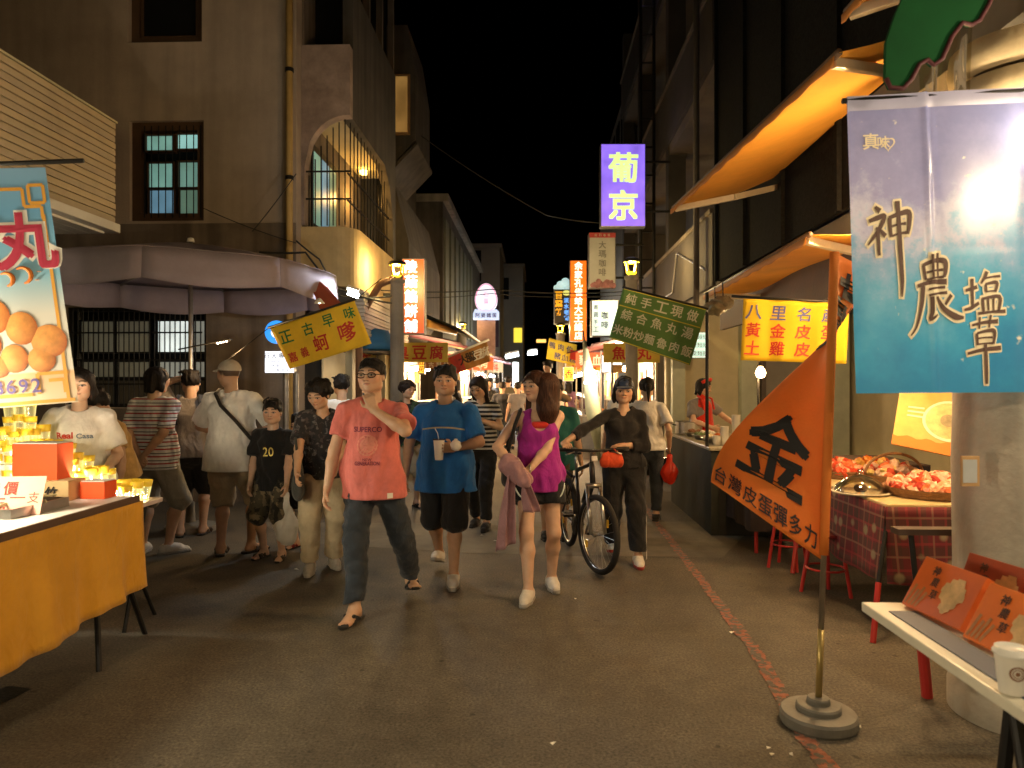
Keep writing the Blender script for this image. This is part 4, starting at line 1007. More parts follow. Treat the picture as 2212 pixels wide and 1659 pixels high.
# ------------------------------------------------------------------ hanging cloths, sign boxes, lamps
def ink(name, col, rough=.7): return mat('ink_' + name, col, rough, 0)
INK = dict(red=ink('red', (.50, .035, .02)), green=ink('green', (.02, .17, .05)), blue=ink('blue', (.07, .08, .22)), black=ink('black', (.015, .013, .012)), white=ink('white', (.75, .72, .66)),
           pale=ink('pale', (.55, .58, .44)), cream=ink('cream', (.80, .70, .48)), purple=ink('purple', (.10, .07, .25)), orange=ink('orange', (.7, .2, .03)), grey=ink('grey', (.16, .16, .15)), yellow=ink('yellow', (.75, .52, .05)), brown=ink('brown', (.10, .055, .04)), crim=ink('crimson', (.42, .03, .07)))
def quad_fn(c, wave=0., nw=3., seed=0, sag=0.):
    """map (u,v) from a cloth's top left corner onto its four corners, with folds towards its normal"""
    c = [Vector(p) for p in c]; n = (c[1] - c[0]).cross(c[3] - c[0]).normalized()
    if n.dot(Vector((0, 0, CAM_H)) - c[0]) < 0: n = -n
    ph = seed * 1.7
    def fn(u, v, lift=0.):
        p = (c[0] * (1 - u) + c[1] * u) * (1 - v) + (c[3] * (1 - u) + c[2] * u) * v
        d = wave * (math.sin(u * nw * 6.28 + ph + v * 1.3) * (.4 + .6 * v) + .5 * math.sin(u * nw * 11 + ph * 2 - v * 3) * v)
        p = p + n * (d + lift); p.z -= sag * math.sin(u * math.pi) * (1 - v * .3)
        return p
    fn.n = n; fn.w = ((c[1] - c[0]).length + (c[2] - c[3]).length) / 2; fn.h = ((c[3] - c[0]).length + (c[2] - c[1]).length) / 2
    return fn
def letters(root, fn, s, u, v, wu, hv, m, bold=.0, lift=.005, skew=0., outline=None, ol=.03, nm='character', tilt=0.):
    """a row of characters centred on (u,v): each one wu*width wide cell, hv*height high"""
    k = len(s)
    for i, ch in enumerate(s):
        if ch == ' ': continue
        cu = u + (i - (k - 1) / 2) * wu
        def g(x, y, lf):
            x2 = x + y * skew; return fn(cu + (x2 * math.cos(tilt) - y * math.sin(tilt)) / fn.w, v - (y * math.cos(tilt) + x2 * math.sin(tilt)) / fn.h, lf)
        if outline is not None: write_on('character_outline', ch, lambda x, y: g(x, y, lift * .5), outline, root, h=hv * fn.h * (1 + 2.2 * ol), bold=bold + ol)
        write_on(nm, ch, lambda x, y: g(x, y, lift), m, root, h=hv * fn.h * (.96 if ch not in '一,.' else .12), bold=bold)
def banner(name, label, corners, m, wave=.01, nw=3., thick=.002, seed=0, nu=24, nv=14, cat='banner', sag=0.):
    root = thing(name, label, cat, (0, 0, 0)); fn = quad_fn(corners, wave, nw, seed, sag); o = fn(.5, 1)
    b = B(); sheet(b, lambda u, v: fn(u, v), nu, nv, thick); fin('cloth', b, m, root, smooth=True)
    return root, fn
def rod(root, a, b_, r, m, name='rod'):
    bb = B(); tube(bb, [a, b_], r, 8); return fin(name, bb, m, root, smooth=True)
def C4(D, *px): return [W(x, y, D if not isinstance(D, (list, tuple)) else D[i]) for i, (x, y) in enumerate(px)]

# yellow cloth on the left: two rows of brush writing
yel = mat('yellow_cloth', (.78, .54, .04), .8, .12, 5, .25, 80, thin=.25)
t, fn = banner('stall_banner', 'yellow cloth banner with green and red brush characters hung askew under the umbrella', C4([6.9, 6.6, 6.6, 6.9], (583, 708), (765, 648), (803, 742), (627, 797)), yel, .006)
for s, u, v, h, c in (('正', .13, .30, .28, 'green'), ('古', .40, .28, .28, 'green'), ('早', .65, .25, .28, 'green'), ('味', .90, .23, .26, 'green'), ('嘉', .10, .77, .22, 'red'), ('義', .25, .74, .22, 'red'), ('蚵', .47, .66, .36, 'red'), ('嗲', .80, .60, .42, 'red')):
    letters(t, fn, s, u, v, .2, h, INK[c], bold=.022, skew=.12)
rod(t, fn(-.02, -.01), fn(1.02, -.01), .012, dark_metal); rod(t, fn(-.02, 0), fn(-.62, .38), .004, dark_metal, 'cord'); rod(t, fn(1.02, 0), fn(1.35, -.25), .004, dark_metal, 'cord')
# green cloth on the right
grn = mat('green_cloth', (.10, .22, .06), .8, .12, 5, .25, 80, thin=.2)
t, fn = banner('menu_banner', 'green cloth banner with three rows of pale characters tilted above the stalls', C4([6.9, 6.7, 6.7, 6.9], (1346, 622), (1526, 668), (1490, 789), (1316, 730)), grn, .006, seed=2)
for i, s in enumerate(('純手工現做', '綜合魚丸湯')): letters(t, fn, s, .5, .17 + .31 * i, .185, .20, INK['pale'], bold=.02)
letters(t, fn, '米粉炒麵', .27, .79, .13, .19, INK['pale'], bold=.02); letters(t, fn, '魯肉飯', .77, .79, .15, .19, INK['pale'], bold=.02)
ylw = ink('yellowline', (.5, .45, .05))
for v in (.335, .985, .012): 
    b = B(); sheet(b, lambda u, q: fn(.01 + u * .98, v + (q - .5) * .018, .004), 24, 1); fin('printed_line', b, ylw, t)
rod(t, fn(-.01, -.012), fn(1.02, -.012), .012, dark_metal)
# bright yellow cloth lit from behind
yel2 = mat('bright_yellow_cloth', (.85, .62, .03), .8, .08, 5, .2, 80, thin=.5)
t, fn = banner('stall_banner', 'bright yellow cloth banner with blue and red characters beside the bare bulb', C4([5.6, 5.3, 5.3, 5.6], (1606, 645), (1835, 656), (1828, 786), (1600, 778)), yel2, .012, seed=3)
for i, (s, c) in enumerate((('八里名產', 'blue'), ('黃金皮蛋', 'red'), ('土雞皮蛋', 'red'))): letters(t, fn, s, .47, .21 + .29 * i, .24, .235, INK[c], bold=.02, skew=.08)
rod(t, fn(-.12, -.03), fn(1.02, -.01), .01, dark_metal)
# far yellow and red cloths
t, fn = banner('stall_banner', 'small yellow cloth banner with black characters beside the yellow square lightbox', C4(17, (1186, 730), (1246, 745), (1244, 790), (1180, 775)), mat('lemon_cloth', (.75, .62, .08), .8, .1, 5, thin=.4), .01, seed=4)
letters(t, fn, '鴨肉伯', .45, .3, .3, .32, INK['blue'], .02); letters(t, fn, '豬血糕', .62, .74, .26, .32, INK['blue'], .02)
b = B(); p0 = [fn(.78, .3, .01), fn(1.05, .3, .01), fn(1.05, .75, .01), fn(.78, .75, .01)]; b.faces.new([b.verts.new(p) for p in p0]); fin('red_patch', b, INK['red'], t)
t, fn = banner('menu_banner', 'red and ochre food banner slung from a white rod next to the brown menu board', C4(13, (968, 772), (1052, 738), (1060, 780), (985, 808)), mat('ochre_cloth', (.38, .20, .06), .8, .35, 6, thin=.25), .012, seed=5)
letters(t, fn, '大腸', .42, .42, .2, .5, INK['black'], .03); letters(t, fn, '豆腐', .80, .45, .19, .5, INK['white'], .02)
b = B(); sheet(b, lambda u, v: fn(u * .3, v, .003), 6, 6); fin('red_panel', b, mat('crimson_cloth', (.42, .05, .04), .8, .3, 9), t)
rod(t, fn(-.05, -.03), fn(1.06, -.06), .02, white_p)
t, fn = banner('menu_banner', 'flat brown menu board with red and white characters over the amber stall', C4(13.2, (918, 768), (976, 768), (976, 797), (918, 797)), mat('brown_board', (.30, .14, .06), .7, .2, 5), .0, seed=5, cat='menu board')
letters(t, fn, '臭豆', .4, .26, .28, .36, INK['red'], .03); letters(t, fn, '古早味', .52, .70, .29, .42, INK['white'], .02)

# ------------------------------------------------------------------ near left: tall cloth with fried balls
DL = 3.3
c = [W(-330, 372, DL), W(97, 361, DL), W(168, 868, DL), W(-300, 905, DL)]
m = bpy.data.materials.new('snack_banner_print'); m.use_nodes = True
N = m.node_tree.nodes; L = m.node_tree.links; bs = N['Principled BSDF']; bs.inputs['Roughness'].default_value = .45
uvn = N.new('ShaderNodeAttribute'); uvn.attribute_name = 'print_v'
r = N.new('ShaderNodeValToRGB'); e = r.color_ramp.elements; e[0].position = 0; e[0].color = (.20, .38, .58, 1); e[1].position = 1; e[1].color = (.60, .50, .36, 1)
for p, q in ((.18, (.13, .33, .55, 1)), (.45, (.22, .46, .62, 1)), (.62, (.62, .60, .55, 1)), (.86, (.62, .58, .52, 1)), (.865, (.70, .42, .22, 1))): x = e.new(p); x.color = q
L.new(uvn.outputs['Fac'], r.inputs['Fac']); L.new(r.outputs['Color'], bs.inputs['Base Color'])
t = thing('snack_banner', 'tall pale blue banner printed with golden fried balls and a phone number', 'banner'); fn = quad_fn(c, .006, 1.5, 1)
b = B(); V = sheet(b, lambda u, v: fn(u, v), 20, 40, 0)
me = bpy.data.meshes.new('cloth'); bmesh.ops.recalc_face_normals(b, faces=b.faces); b.to_mesh(me); vv = [j / 40 for i in range(21) for j in range(41)]
at = me.attributes.new('print_v', 'FLOAT', 'POINT'); at.data.foreach_set('value', vv); me.polygons.foreach_set('use_smooth', [True] * len(me.polygons)); link('cloth', me, m, t); b.free()
gold = ink('gold', (.62, .30, .04))
def print_bar(root, fn, u0, v0, u1, v1, w, m, lift=.003):
    b = B(); d = Vector(((u1 - u0) * fn.w, (v1 - v0) * fn.h)); n = Vector((-d.y, d.x)).normalized() * w / 2; k = max(1, int(d.length / .05))
    rows = [[fn(u0 + (u1 - u0) * i / k + s * n.x / fn.w, v0 + (v1 - v0) * i / k + s * n.y / fn.h, lift) for s in (-1, 1)] for i in range(k + 1)]
    vs = [[b.verts.new(p) for p in q] for q in rows]
    for i in range(k): b.faces.new((vs[i][0], vs[i + 1][0], vs[i + 1][1], vs[i][1]))
    return fin('printed_line', b, m, root)
for q in ((.05, .09, .87, .09), (.96, .2, .96, .98), (.02, .9875, .99, .9875), (.02, .955, .80, .955), (.87, .09, .87, .165), (.87, .165, .955, .165), (.955, .165, .955, .22), (.90, .075, .975, .075), (.975, .075, .975, .15), (.90, .075, .90, .15), (.90, .15, .975, .15), (.83, .955, .83, .87), (.83, .87, .975, .87), (.88, .90, .95, .90), (.95, .90, .95, .955)): print_bar(t, fn, *q, .016, gold)
letters(t, fn, '丸', .865, .31, .2, .24, INK['crim'], bold=.035, outline=INK['white'], ol=.045, lift=.006)
letters(t, fn, '夜', .60, .31, .2, .24, INK['crim'], bold=.035, outline=INK['white'], ol=.045, lift=.006)
letters(t, fn, '炸', .34, .31, .2, .24, INK['crim'], bold=.035, outline=INK['white'], ol=.045, lift=.006)
for i, ch in enumerate('0928128692'): letters(t, fn, ch, .82 - (9 - i) * .058, .917, .05, .062, INK['purple'], bold=.015)
for u0, v0, s in ((.74, .44, 1.), (.82, .42, 1.2)):      # curled printed flourishes
    b = B(); pts = [fn(u0 + .035 * s * math.sin(a) / 1, v0 + .028 * s * (1 - math.cos(a)), .004) for a in [i * .45 - .6 for i in range(9)]]; tube(b, pts, [.004 + .006 * math.sin(i / 8 * 3.1) for i in range(9)], 6); fin('printed_flourish', b, INK['orange'], t)
for u0, v0 in ((.90, .44), (.885, .475)):
    b = B(); lathe(b, [(0, 0), (.010, 0), (0, .002)], fn(u0, v0, .003), 10); fin('printed_dot', b, INK['orange'], t)
# printed balls: low discs following the cloth
def ball_mat():
    m = mat('fried_ball_print', (.62, .27, .06), .6, .22, 26, 0, 30)
    if 'shade' not in m:
        m['shade'] = 1; N = m.node_tree.nodes; L = m.node_tree.links; bs = N['Principled BSDF']; src = bs.inputs['Base Color'].links[0].from_socket; at = N.new('ShaderNodeAttribute'); at.attribute_name = 'printed_tone'
        rp = N.new('ShaderNodeValToRGB'); rp.color_ramp.elements[0].color = (1.25, 1.35, 1.5, 1); rp.color_ramp.elements[1].color = (.55, .28, .12, 1); L.new(at.outputs['Fac'], rp.inputs['Fac']); mx = N.new('ShaderNodeMix'); mx.data_type = 'RGBA'; mx.blend_type = 'MULTIPLY'; mx.inputs[0].default_value = 1; L.new(src, mx.inputs[6]); L.new(rp.outputs['Color'], mx.inputs[7]); L.new(mx.outputs[2], bs.inputs['Base Color'])
    return m
for u0, v0, rx, ry in ((.655, .62, .085, .075), (.785, .675, .075, .07), (.905, .735, .085, .07), (.60, .735, .085, .07), (.735, .80, .065, .06), (.86, .81, .065, .055), (.45, .70, .09, .075), (.50, .82, .085, .06), (.35, .79, .09, .07), (.64, .83, .07, .05)):
    b = B(); n = 18; k = 4; ctr = b.verts.new(fn(u0, v0, .006)); rings = []
    for j in range(1, k + 1):
        q = j / k; rings.append([b.verts.new(fn(u0 + rx * q * math.cos(a), v0 + ry * q * math.sin(a), .003 + .002 * (1 - q))) for a in [i * 6.2832 / n for i in range(n)]])
    for i in range(n): b.faces.new((ctr, rings[0][i], rings[0][(i + 1) % n]))
    for p, q in zip(rings, rings[1:]):
        for i in range(n): b.faces.new((p[i], q[i], q[(i + 1) % n], p[(i + 1) % n]))
    o = fin('printed_ball', b, ball_mat(), t, smooth=True); o.data.attributes.new('printed_tone', 'FLOAT', 'POINT').data.foreach_set('value', [.35] + [min(1, max(0, .35 + (j + 1) / k * (.38 * math.cos(a) + .2 * math.sin(a)) + .35 * ((j + 1) / k) ** 4)) for j in range(k) for a in [i * 6.2832 / n for i in range(n)]])
rod(t, fn(-.02, -.01), W(180, 347, DL - .05), .011, dark_metal)

# ------------------------------------------------------------------ near right: blue cloth with brush writing
DRb = 2.95
c = [W(1829, 209, DRb), W(2330, 182, DRb + .03), W(2330, 846, DRb), W(1851, 850, DRb)]
m = bpy.data.materials.new('sea_banner_print'); m.use_nodes = True; N = m.node_tree.nodes; L = m.node_tree.links; bs = N['Principled BSDF']; bs.inputs['Roughness'].default_value = .28
uvn = N.new('ShaderNodeAttribute'); uvn.attribute_name = 'print_v'; tc = N.new('ShaderNodeTexCoord'); nz = N.new('ShaderNodeTexNoise'); nz.inputs['Scale'].default_value = 3.4; nz.inputs['Detail'].default_value = 9; nz.inputs['Roughness'].default_value = .7; L.new(tc.outputs['Object'], nz.inputs['Vector'])
ma = N.new('ShaderNodeMath'); ma.operation = 'MULTIPLY_ADD'; ma.inputs[1].default_value = .95; L.new(nz.outputs['Fac'], ma.inputs[0]); sb = N.new('ShaderNodeMath'); sb.operation = 'SUBTRACT'; sb.inputs[1].default_value = .47; L.new(uvn.outputs['Fac'], sb.inputs[0]); L.new(sb.outputs[0], ma.inputs[2])
r = N.new('ShaderNodeValToRGB'); e = r.color_ramp.elements; e[0].position = .05; e[0].color = (.20, .23, .50, 1); e[1].position = 1; e[1].color = (.04, .25, .55, 1)
for p, q in ((.28, (.27, .30, .60, 1)), (.42, (.46, .51, .74, 1)), (.5, (.22, .42, .70, 1)), (.62, (.10, .38, .66, 1)), (.8, (.05, .32, .62, 1))): x = e.new(p); x.color = q
L.new(ma.outputs[0], r.inputs['Fac']); vo = N.new('ShaderNodeTexNoise'); vo.inputs['Scale'].default_value = 26; vo.inputs['Detail'].default_value = 3; L.new(tc.outputs['Object'], vo.inputs['Vector'])
mr = N.new('ShaderNodeMapRange'); mr.inputs[1].default_value = .70; mr.inputs[2].default_value = .80; L.new(vo.outputs['Fac'], mr.inputs[0]); mx = N.new('ShaderNodeMix'); mx.data_type = 'RGBA'; mx.inputs[7].default_value = (.75, .75, .62, 1); L.new(mr.outputs[0], mx.inputs[0]); L.new(r.outputs['Color'], mx.inputs[6]); L.new(mx.outputs[2], bs.inputs['Base Color'])
tr = N.new('ShaderNodeBsdfTranslucent'); L.new(mx.outputs[2], tr.inputs['Color']); ms = N.new('ShaderNodeMixShader'); ms.inputs[0].default_value = .35; L.new(bs.outputs[0], ms.inputs[1]); L.new(tr.outputs[0], ms.inputs[2]); L.new(ms.outputs[0], N['Material Output'].inputs['Surface'])
t = thing('sea_banner', 'large glossy blue and lilac banner with four brush characters before the round column', 'banner'); fn0 = quad_fn(c, .005, 1.6, 2)
def fn(u, v, lift=0.):   # long vertical creases where it hangs
    return fn0(u, v, lift + .010 * math.exp(-((u - .33 - .03 * v) / .014) ** 2) * (1 - v * .6) - .007 * math.exp(-((u - .36 - .02 * v) / .012) ** 2) * (1 - v * .5) + .006 * math.exp(-((u - .8 + .05 * v) / .03) ** 2) - .002 * math.exp(-((v - .52) / .006) ** 2))
fn.w, fn.h = fn0.w, fn0.h
b = B(); V = sheet(b, lambda u, v: fn(u, v), 110, 80, 0); me = bpy.data.meshes.new('cloth'); bmesh.ops.recalc_face_normals(b, faces=b.faces); b.to_mesh(me); b.free()
at = me.attributes.new('print_v', 'FLOAT', 'POINT'); at.data.foreach_set('value', [j / 80 for i in range(111) for j in range(81)]); me.polygons.foreach_set('use_smooth', [True] * len(me.polygons)); link('cloth', me, m, t)
b = B(); sheet(b, lambda u, v: fn(u, v * .05, .003 + .004 * math.sin(v * 3.14)), 40, 4); fin('hem_sleeve', b, mat('lilac_hem', (.36, .36, .52), .35, .08, 5), t, smooth=True)
rod(t, fn(-.015, .012, -.006), fn(1.02, .012, -.006), .012, dark_metal)
def brush(root, fn, strokes, u, v, wu, hv, m, om, lift=.007):
    """brush-drawn character: strokes are [(x,y,width)...] in a unit cell (y down)"""
    for si, st in enumerate(strokes):
        pts = [Vector((x, y)) for x, y, _ in st]; ws = [w for _, _, w in st]
        dense = []; dw = []
        for i in range(len(pts) - 1):
            p0, p1, p2, p3 = pts[max(i - 1, 0)], pts[i], pts[i + 1], pts[min(i + 2, len(pts) - 1)]
            for k in range(5):
                q = k / 5; dense.append(.5 * ((2 * p1) + (p2 - p0) * q + (2 * p0 - 5 * p1 + 4 * p2 - p3) * q * q + (3 * p1 - p0 - 3 * p2 + p3) * q ** 3)); dw.append(ws[i] * (1 - q) + ws[i + 1] * q)
        dense.append(pts[-1]); dw.append(ws[-1])
        for nm, mm, ex, lf in (('stroke_outline', om, .050, lift * .5), ('brush_stroke', m, 0, lift)):
            b = B(); k = len(dense); rows = []; d0 = (dense[1] - dense[0]).normalized(); d1 = (dense[-1] - dense[-2]).normalized()
            P = list(dense); Wd = list(dw)
            if ex: P = [dense[0] - d0 * ex * .8] + P + [dense[-1] + d1 * ex * .8]; Wd = [dw[0] * .7] + Wd + [dw[-1] * .7]
            k = len(P)
            for i in range(k):
                d = P[min(i + 1, k - 1)] - P[max(i - 1, 0)]; n = Vector((-d.y, d.x)).normalized() * (Wd[i] / 2 + ex)
                rows.append([b.verts.new(fn(u + ((P[i] + s * n).x - .5) * wu, v + ((P[i] + s * n).y - .5) * hv, lf + .0005 * (si % 6))) for s in (-1, 0, 1)])
            for a_, c_ in zip(rows, rows[1:]):
                for j in (0, 1): b.faces.new((a_[j], c_[j], c_[j + 1], a_[j + 1]))
            fin(nm, b, mm, root)
S = .085
H_ = lambda x0, y0, x1, y1, w=S: [(x0, y0, w * .75), ((x0 + x1) / 2, (y0 + y1) / 2 - .01, w * .6), (x1, y1, w * .95)]
V_ = lambda x0, y0, x1, y1, w=S: [(x0, y0, w), ((x0 + x1) / 2, (y0 + y1) / 2, w * .8), (x1, y1, w * .7)]
BR = {
 '神': [[(.20, .10, .05), (.30, .18, .11)], [(.06, .34, .06), (.24, .29, .09), (.40, .26, .08), (.30, .44, .08), (.14, .62, .06), (.02, .74, .02)], V_(.24, .44, .26, .92), [(.30, .50, .05), (.40, .60, .10)],
       [(.50, .30, .09), (.51, .50, .07), (.53, .62, .06)], [(.48, .30, .06), (.70, .24, .08), (.92, .22, .10), (.92, .42, .08), (.88, .58, .05)], H_(.54, .44, .86, .40, .06), H_(.55, .60, .86, .55, .06), [(.68, .02, .10), (.70, .40, .09), (.72, .9, .09), (.74, 1.35, .075), (.72, 1.62, .03)]],
 '農': [[(.24, .16, .07), (.26, .30, .06), (.28, .40, .06)], [(.22, .16, .06), (.46, .09, .07), (.70, .10, .10), (.72, .26, .08), (.68, .36, .06)], H_(.30, .28, .66, .24, .055), H_(.30, .40, .68, .36, .055), V_(.42, -.02, .43, .36, .06), V_(.55, -.04, .55, .36, .06),
       [(.10, .50, .06), (.40, .44, .07), (.74, .44, .10)], [(.22, .50, .09), (.18, .80, .08), (.06, 1.16, .04), (-.08, 1.32, .02)], H_(.34, .56, .70, .53, .055), H_(.34, .66, .74, .62, .06), [(.40, .68, .08), (.40, .92, .08), (.36, 1.06, .06), (.52, .98, .03)], [(.52, .68, .06), (.66, .88, .08), (.92, 1.02, .11), (1.10, 1.04, .04)], [(.84, .66, .07), (.70, .82, .05)]],
 '塩': [[(.02, .40, .06), (.20, .36, .08), (.32, .33, .08)], V_(.19, .16, .20, .74), [(-.02, .80, .05), (.16, .76, .08), (.36, .66, .07)], [(.58, .02, .09), (.52, .14, .07), (.42, .26, .04)], H_(.52, .16, .92, .12, .065), [(.54, .28, .06), (.55, .44, .06)], [(.54, .28, .05), (.84, .25, .08), (.80, .44, .06)], H_(.55, .44, .80, .42, .05),
       [(.46, .58, .07), (.48, .84, .06)], [(.44, .58, .05), (.90, .54, .08), (.88, .82, .07)], V_(.60, .58, .61, .82, .055), V_(.74, .57, .74, .82, .055), H_(.34, .88, 1.06, .84, .085)],
 '草': [[(.12, .16, .05), (.50, .10, .07), (.92, .08, .10)], V_(.36, -.02, .34, .24, .07), V_(.70, -.06, .64, .22, .07), [(.26, .34, .08), (.28, .60, .07)], [(.26, .34, .05), (.54, .29, .07), (.80, .30, .10), (.76, .58, .07)], H_(.30, .45, .74, .43, .055), H_(.30, .58, .75, .56, .055), [(-.02, .78, .06), (.44, .70, .08), (1.0, .66, .10)], [(.52, .58, .09), (.54, .90, .10), (.55, 1.25, .10), (.55, 1.45, .08)]]}
brush(t, fn, BR['神'], .165, .455, .20, .20, INK['brown'], INK['cream']); brush(t, fn, BR['農'], .36, .645, .20, .20, INK['brown'], INK['cream'])
brush(t, fn, BR['塩'], .575, .68, .175, .16, INK['brown'], INK['cream']); brush(t, fn, BR['草'], .575, .83, .15, .15, INK['brown'], INK['cream'])
letters(t, fn, '真', .095, .155, .1, .055, INK['cream'], .02); letters(t, fn, '味', .15, .16, .1, .042, INK['cream'], .02)
b = B(); n = 24; hp = [(16 * math.sin(a) ** 3, 13 * math.cos(a) - 5 * math.cos(2 * a) - 2 * math.cos(3 * a) - math.cos(4 * a)) for a in [i * 6.2832 / n for i in range(n)]]
o_ = [b.verts.new(fn(.170 + x * .0019, .165 - y * .0016, .004)) for x, y in hp]; i_ = [b.verts.new(fn(.170 + x * .0015, .165 - y * .00125, .004)) for x, y in hp]
for i in range(n): b.faces.new((o_[i], o_[(i + 1) % n], i_[(i + 1) % n], i_[i]))
fin('printed_heart', b, INK['cream'], t)

# ------------------------------------------------------------------ lit box signs
def boxsign(name, label, px0, py0, px1, py1, D, face, thick=.22, frame=None, group=None, cat='sign', bracket=None):
    a = W(px0, py1, D); c = W(px1, py0, D); cx, cz = (a + c) / 2, 0; ctr = (a + c) / 2; w = (W(px1, py0, D) - W(px0, py0, D)).length; h = c.z - a.z
    t = thing(name, label, cat, (ctr.x, ctr.y, a.z), YAW, group)
    b = B(); box(b, -w / 2, w / 2, 0, thick, 0, h, .012); fin('case', b, frame or grey_metal, t)
    b = B(); box(b, -w / 2 + .02, w / 2 - .02, -.012, -.001, .02, h - .02); fin('face', b, face, t)
    if bracket:
        for z in (h * .2, h * .8):
            b = B(); tube(b, [(w / 2, thick / 2, z), (w / 2 + bracket, thick / 2, z)], .025, 8); fin('bracket', b, dark_metal, t)
    F = lambda u, v, lift=0.: Vector((-w / 2 + u * w, -.013 - lift, h * (1 - v))); F.w = w; F.h = h
    return t, F
def glow(name, c, s, v=0.): return emat('glow_' + name, c, s, v)
t, F = boxsign('lilac_sign', 'glowing lilac box sign with two lime yellow characters on the ladder mast', 1297, 310, 1395, 490, 14, glow('lilac', (.30, .17, .95), 1.0, .25), bracket=.5)
letters(t, F, '葡', .5, .29, .6, .36, glow('lime', (.72, .95, .30), 1.15), bold=.035); letters(t, F, '京', .5, .74, .6, .36, glow('lime', (.72, .95, .30), 1.15), bold=.035)
t, F = boxsign('cafe_sign', 'unlit white hanging sign with grey characters and a red header strip', 1272, 503, 1330, 622, 15, mat('grey_white_board', (.42, .42, .40), .6, .1, 3), bracket=.6)
b = B(); q = [F(.01, .09, .004), F(.99, .09, .004), F(.99, .0, .004), F(.01, .0, .004)]; b.faces.new([b.verts.new(p) for p in q]); fin('header_strip', b, mat('sign_red', (.4, .05, .05), .6, .1), t)
letters(t, F, '紅石專賣', .5, .045, .16, .05, INK['pale'], .0, lift=.008)
for i, ch in enumerate('大瑪咖啡'): letters(t, F, ch, .5, .22 + i * .165, .3, .135, INK['grey'], .02)
b = B(); random.seed(3)
for i in range(26):
    p = F(.1 + .85 * random.random(), .88 + .09 * random.random(), .006 + .001 * i * .1); lathe(b, [(0, 0), (.035 + .03 * random.random(), .002), (0, .004)], (0, 0, 0), 7, Matrix.Translation(p) @ Matrix.Rotation(R(90), 4, 'X'))
fin('printed_flowers', b, mat('print_rose', (.28, .12, .13), .7, .5, 12), t)['kind'] = 'stuff'
t, F = boxsign('orange_sign', 'tall glowing orange box sign with a column of white characters', 1231, 562, 1268, 738, 19, glow('orange', (1., .17, .01), 1.25, .2), bracket=.7)
for i, ch in enumerate('余家孔雀蛤大王總店'): letters(t, F, ch, .5, .07 + i * .107, .6, .098, glow('signwhite', (1., .92, .75), 1.7), bold=.03)
t, F = boxsign('cloud_sign', 'dark box sign with amber and blue columns of characters under a pale cloud crest', 1197, 625, 1230, 700, 20, mat('night_board', (.07, .06, .05), .5, .1, 3), bracket=.9)
for i, ch in enumerate('百葉餅'): letters(t, F, ch, .3, .17 + i * .24, .4, .22, glow('amber', (1., .45, .02), 1.), bold=.04)
for i, ch in enumerate('淡水老街'): letters(t, F, ch, .8, .32 + i * .17, .3, .15, glow('azure', (.15, .42, 1.), 1.2), bold=.04)
b = B()
for x, z, r_ in ((.15, -.06, .14), (.42, -.14, .2), (.75, -.22, .22), (.62, -.02, .16), (.92, -.08, .15), (.30, .0, .12)):
    p = F(x, z, -.1); bmesh.ops.create_uvsphere(b, u_segments=14, v_segments=10, radius=r_ * F.w * 1.3, matrix=Matrix.Translation(p) @ Matrix.Diagonal((1, .4, 1, 1)))
fin('cloud_crest', b, glow('mist', (.55, .78, .75), .8, .3), t, smooth=True)
b = B(); p = F(.8, .11, .04); bmesh.ops.create_uvsphere(b, u_segments=12, v_segments=8, radius=.09, matrix=Matrix.Translation(p) @ Matrix.Diagonal((1.2, .3, .8, 1))); fin('round_emblem', b, glow('lemon', (.9, .85, .2), 1.), t)
t, F = boxsign('coffee_sign', 'glowing white cabinet sign with thin dark coffee characters behind the green banner', 1277, 648, 1336, 727, 13, glow('paper', (.80, .95, .84), .95, .15), bracket=.5)
letters(t, F, '咖', .5, .42, .3, .2, INK['black'], .02); letters(t, F, '啡', .5, .68, .3, .2, INK['black'], .02)
for i, ch in enumerate('青雲手工'): letters(t, F, ch, .17, .2 + i * .2, .2, .14, INK['black'], .01)
t, F = boxsign('red_sign', 'tall glowing red box sign with overexposed white characters next to the lane lamp', 868, 558, 918, 722, 11.2, glow('red', (1., .075, .01), 1.15, .2))
for i, ch in enumerate('陵菇餡餅舖'): letters(t, F, ch, .40, .11 + i * .195, .7, .17, glow('signcold', (.95, 1., 1.), 1.7), bold=.03)
b = B(); box(b, -F.w / 2 - .9, -F.w / 2, .08, .13, F.h * .5, F.h * .55); fin('bracket', b, dark_metal, t)
# egg-shaped neon sign
a = W(1050, 690, 22); t = thing('egg_sign', 'white glowing egg shaped sign with a rose neon outline on a stand', 'sign', (a.x, a.y, a.z), YAW)
u_ = 22 / FPX; egg = []
for i in range(36):
    q = i / 36 * 6.2832; rr_ = 24 * (1 - .16 * math.sin(q)); egg.append((rr_ * math.cos(q) * u_, (47 + 31 * math.sin(q)) * u_))
b = B(); prism(b, egg, 0, .2); fin('egg', b, glow('eggwhite', (.80, .86, 1.), 1.1), t)
b = B(); tube(b, [(x * .93, -.03, .64 + (z - .64) * .94) for x, z in egg + egg[:1]], .012, 6); fin('neon_outline', b, glow('rose', (.8, .12, .25), 1.2), t)
b = B(); prism(b, [(x * u_, z * u_) for x, z in ((-24, 22), (-28, 12), (-28, 0), (28, 0), (28, 16), (22, 22), (10, 20), (0, 24), (-10, 20))], -.04, .22); fin('base', b, glow('skyblue', (.55, .70, 1.), .9), t)
F = lambda u, v, lift=0.: Vector((u - .5, -.05 - lift, .9 - v)); F.w = 1.; F.h = 1.
letters(t, F, '石', .5, .14, .3, .16, glow('rose', (.8, .12, .25), 1.2), .0, lift=.01); letters(t, F, '蛋', .5, .35, .3, .17, glow('rose', (.8, .12, .25), 1.2), .0, lift=.01)
letters(t, F, '阿婆鐵蛋', .5, .78, .17, .14, INK['purple'], .02, lift=.03)
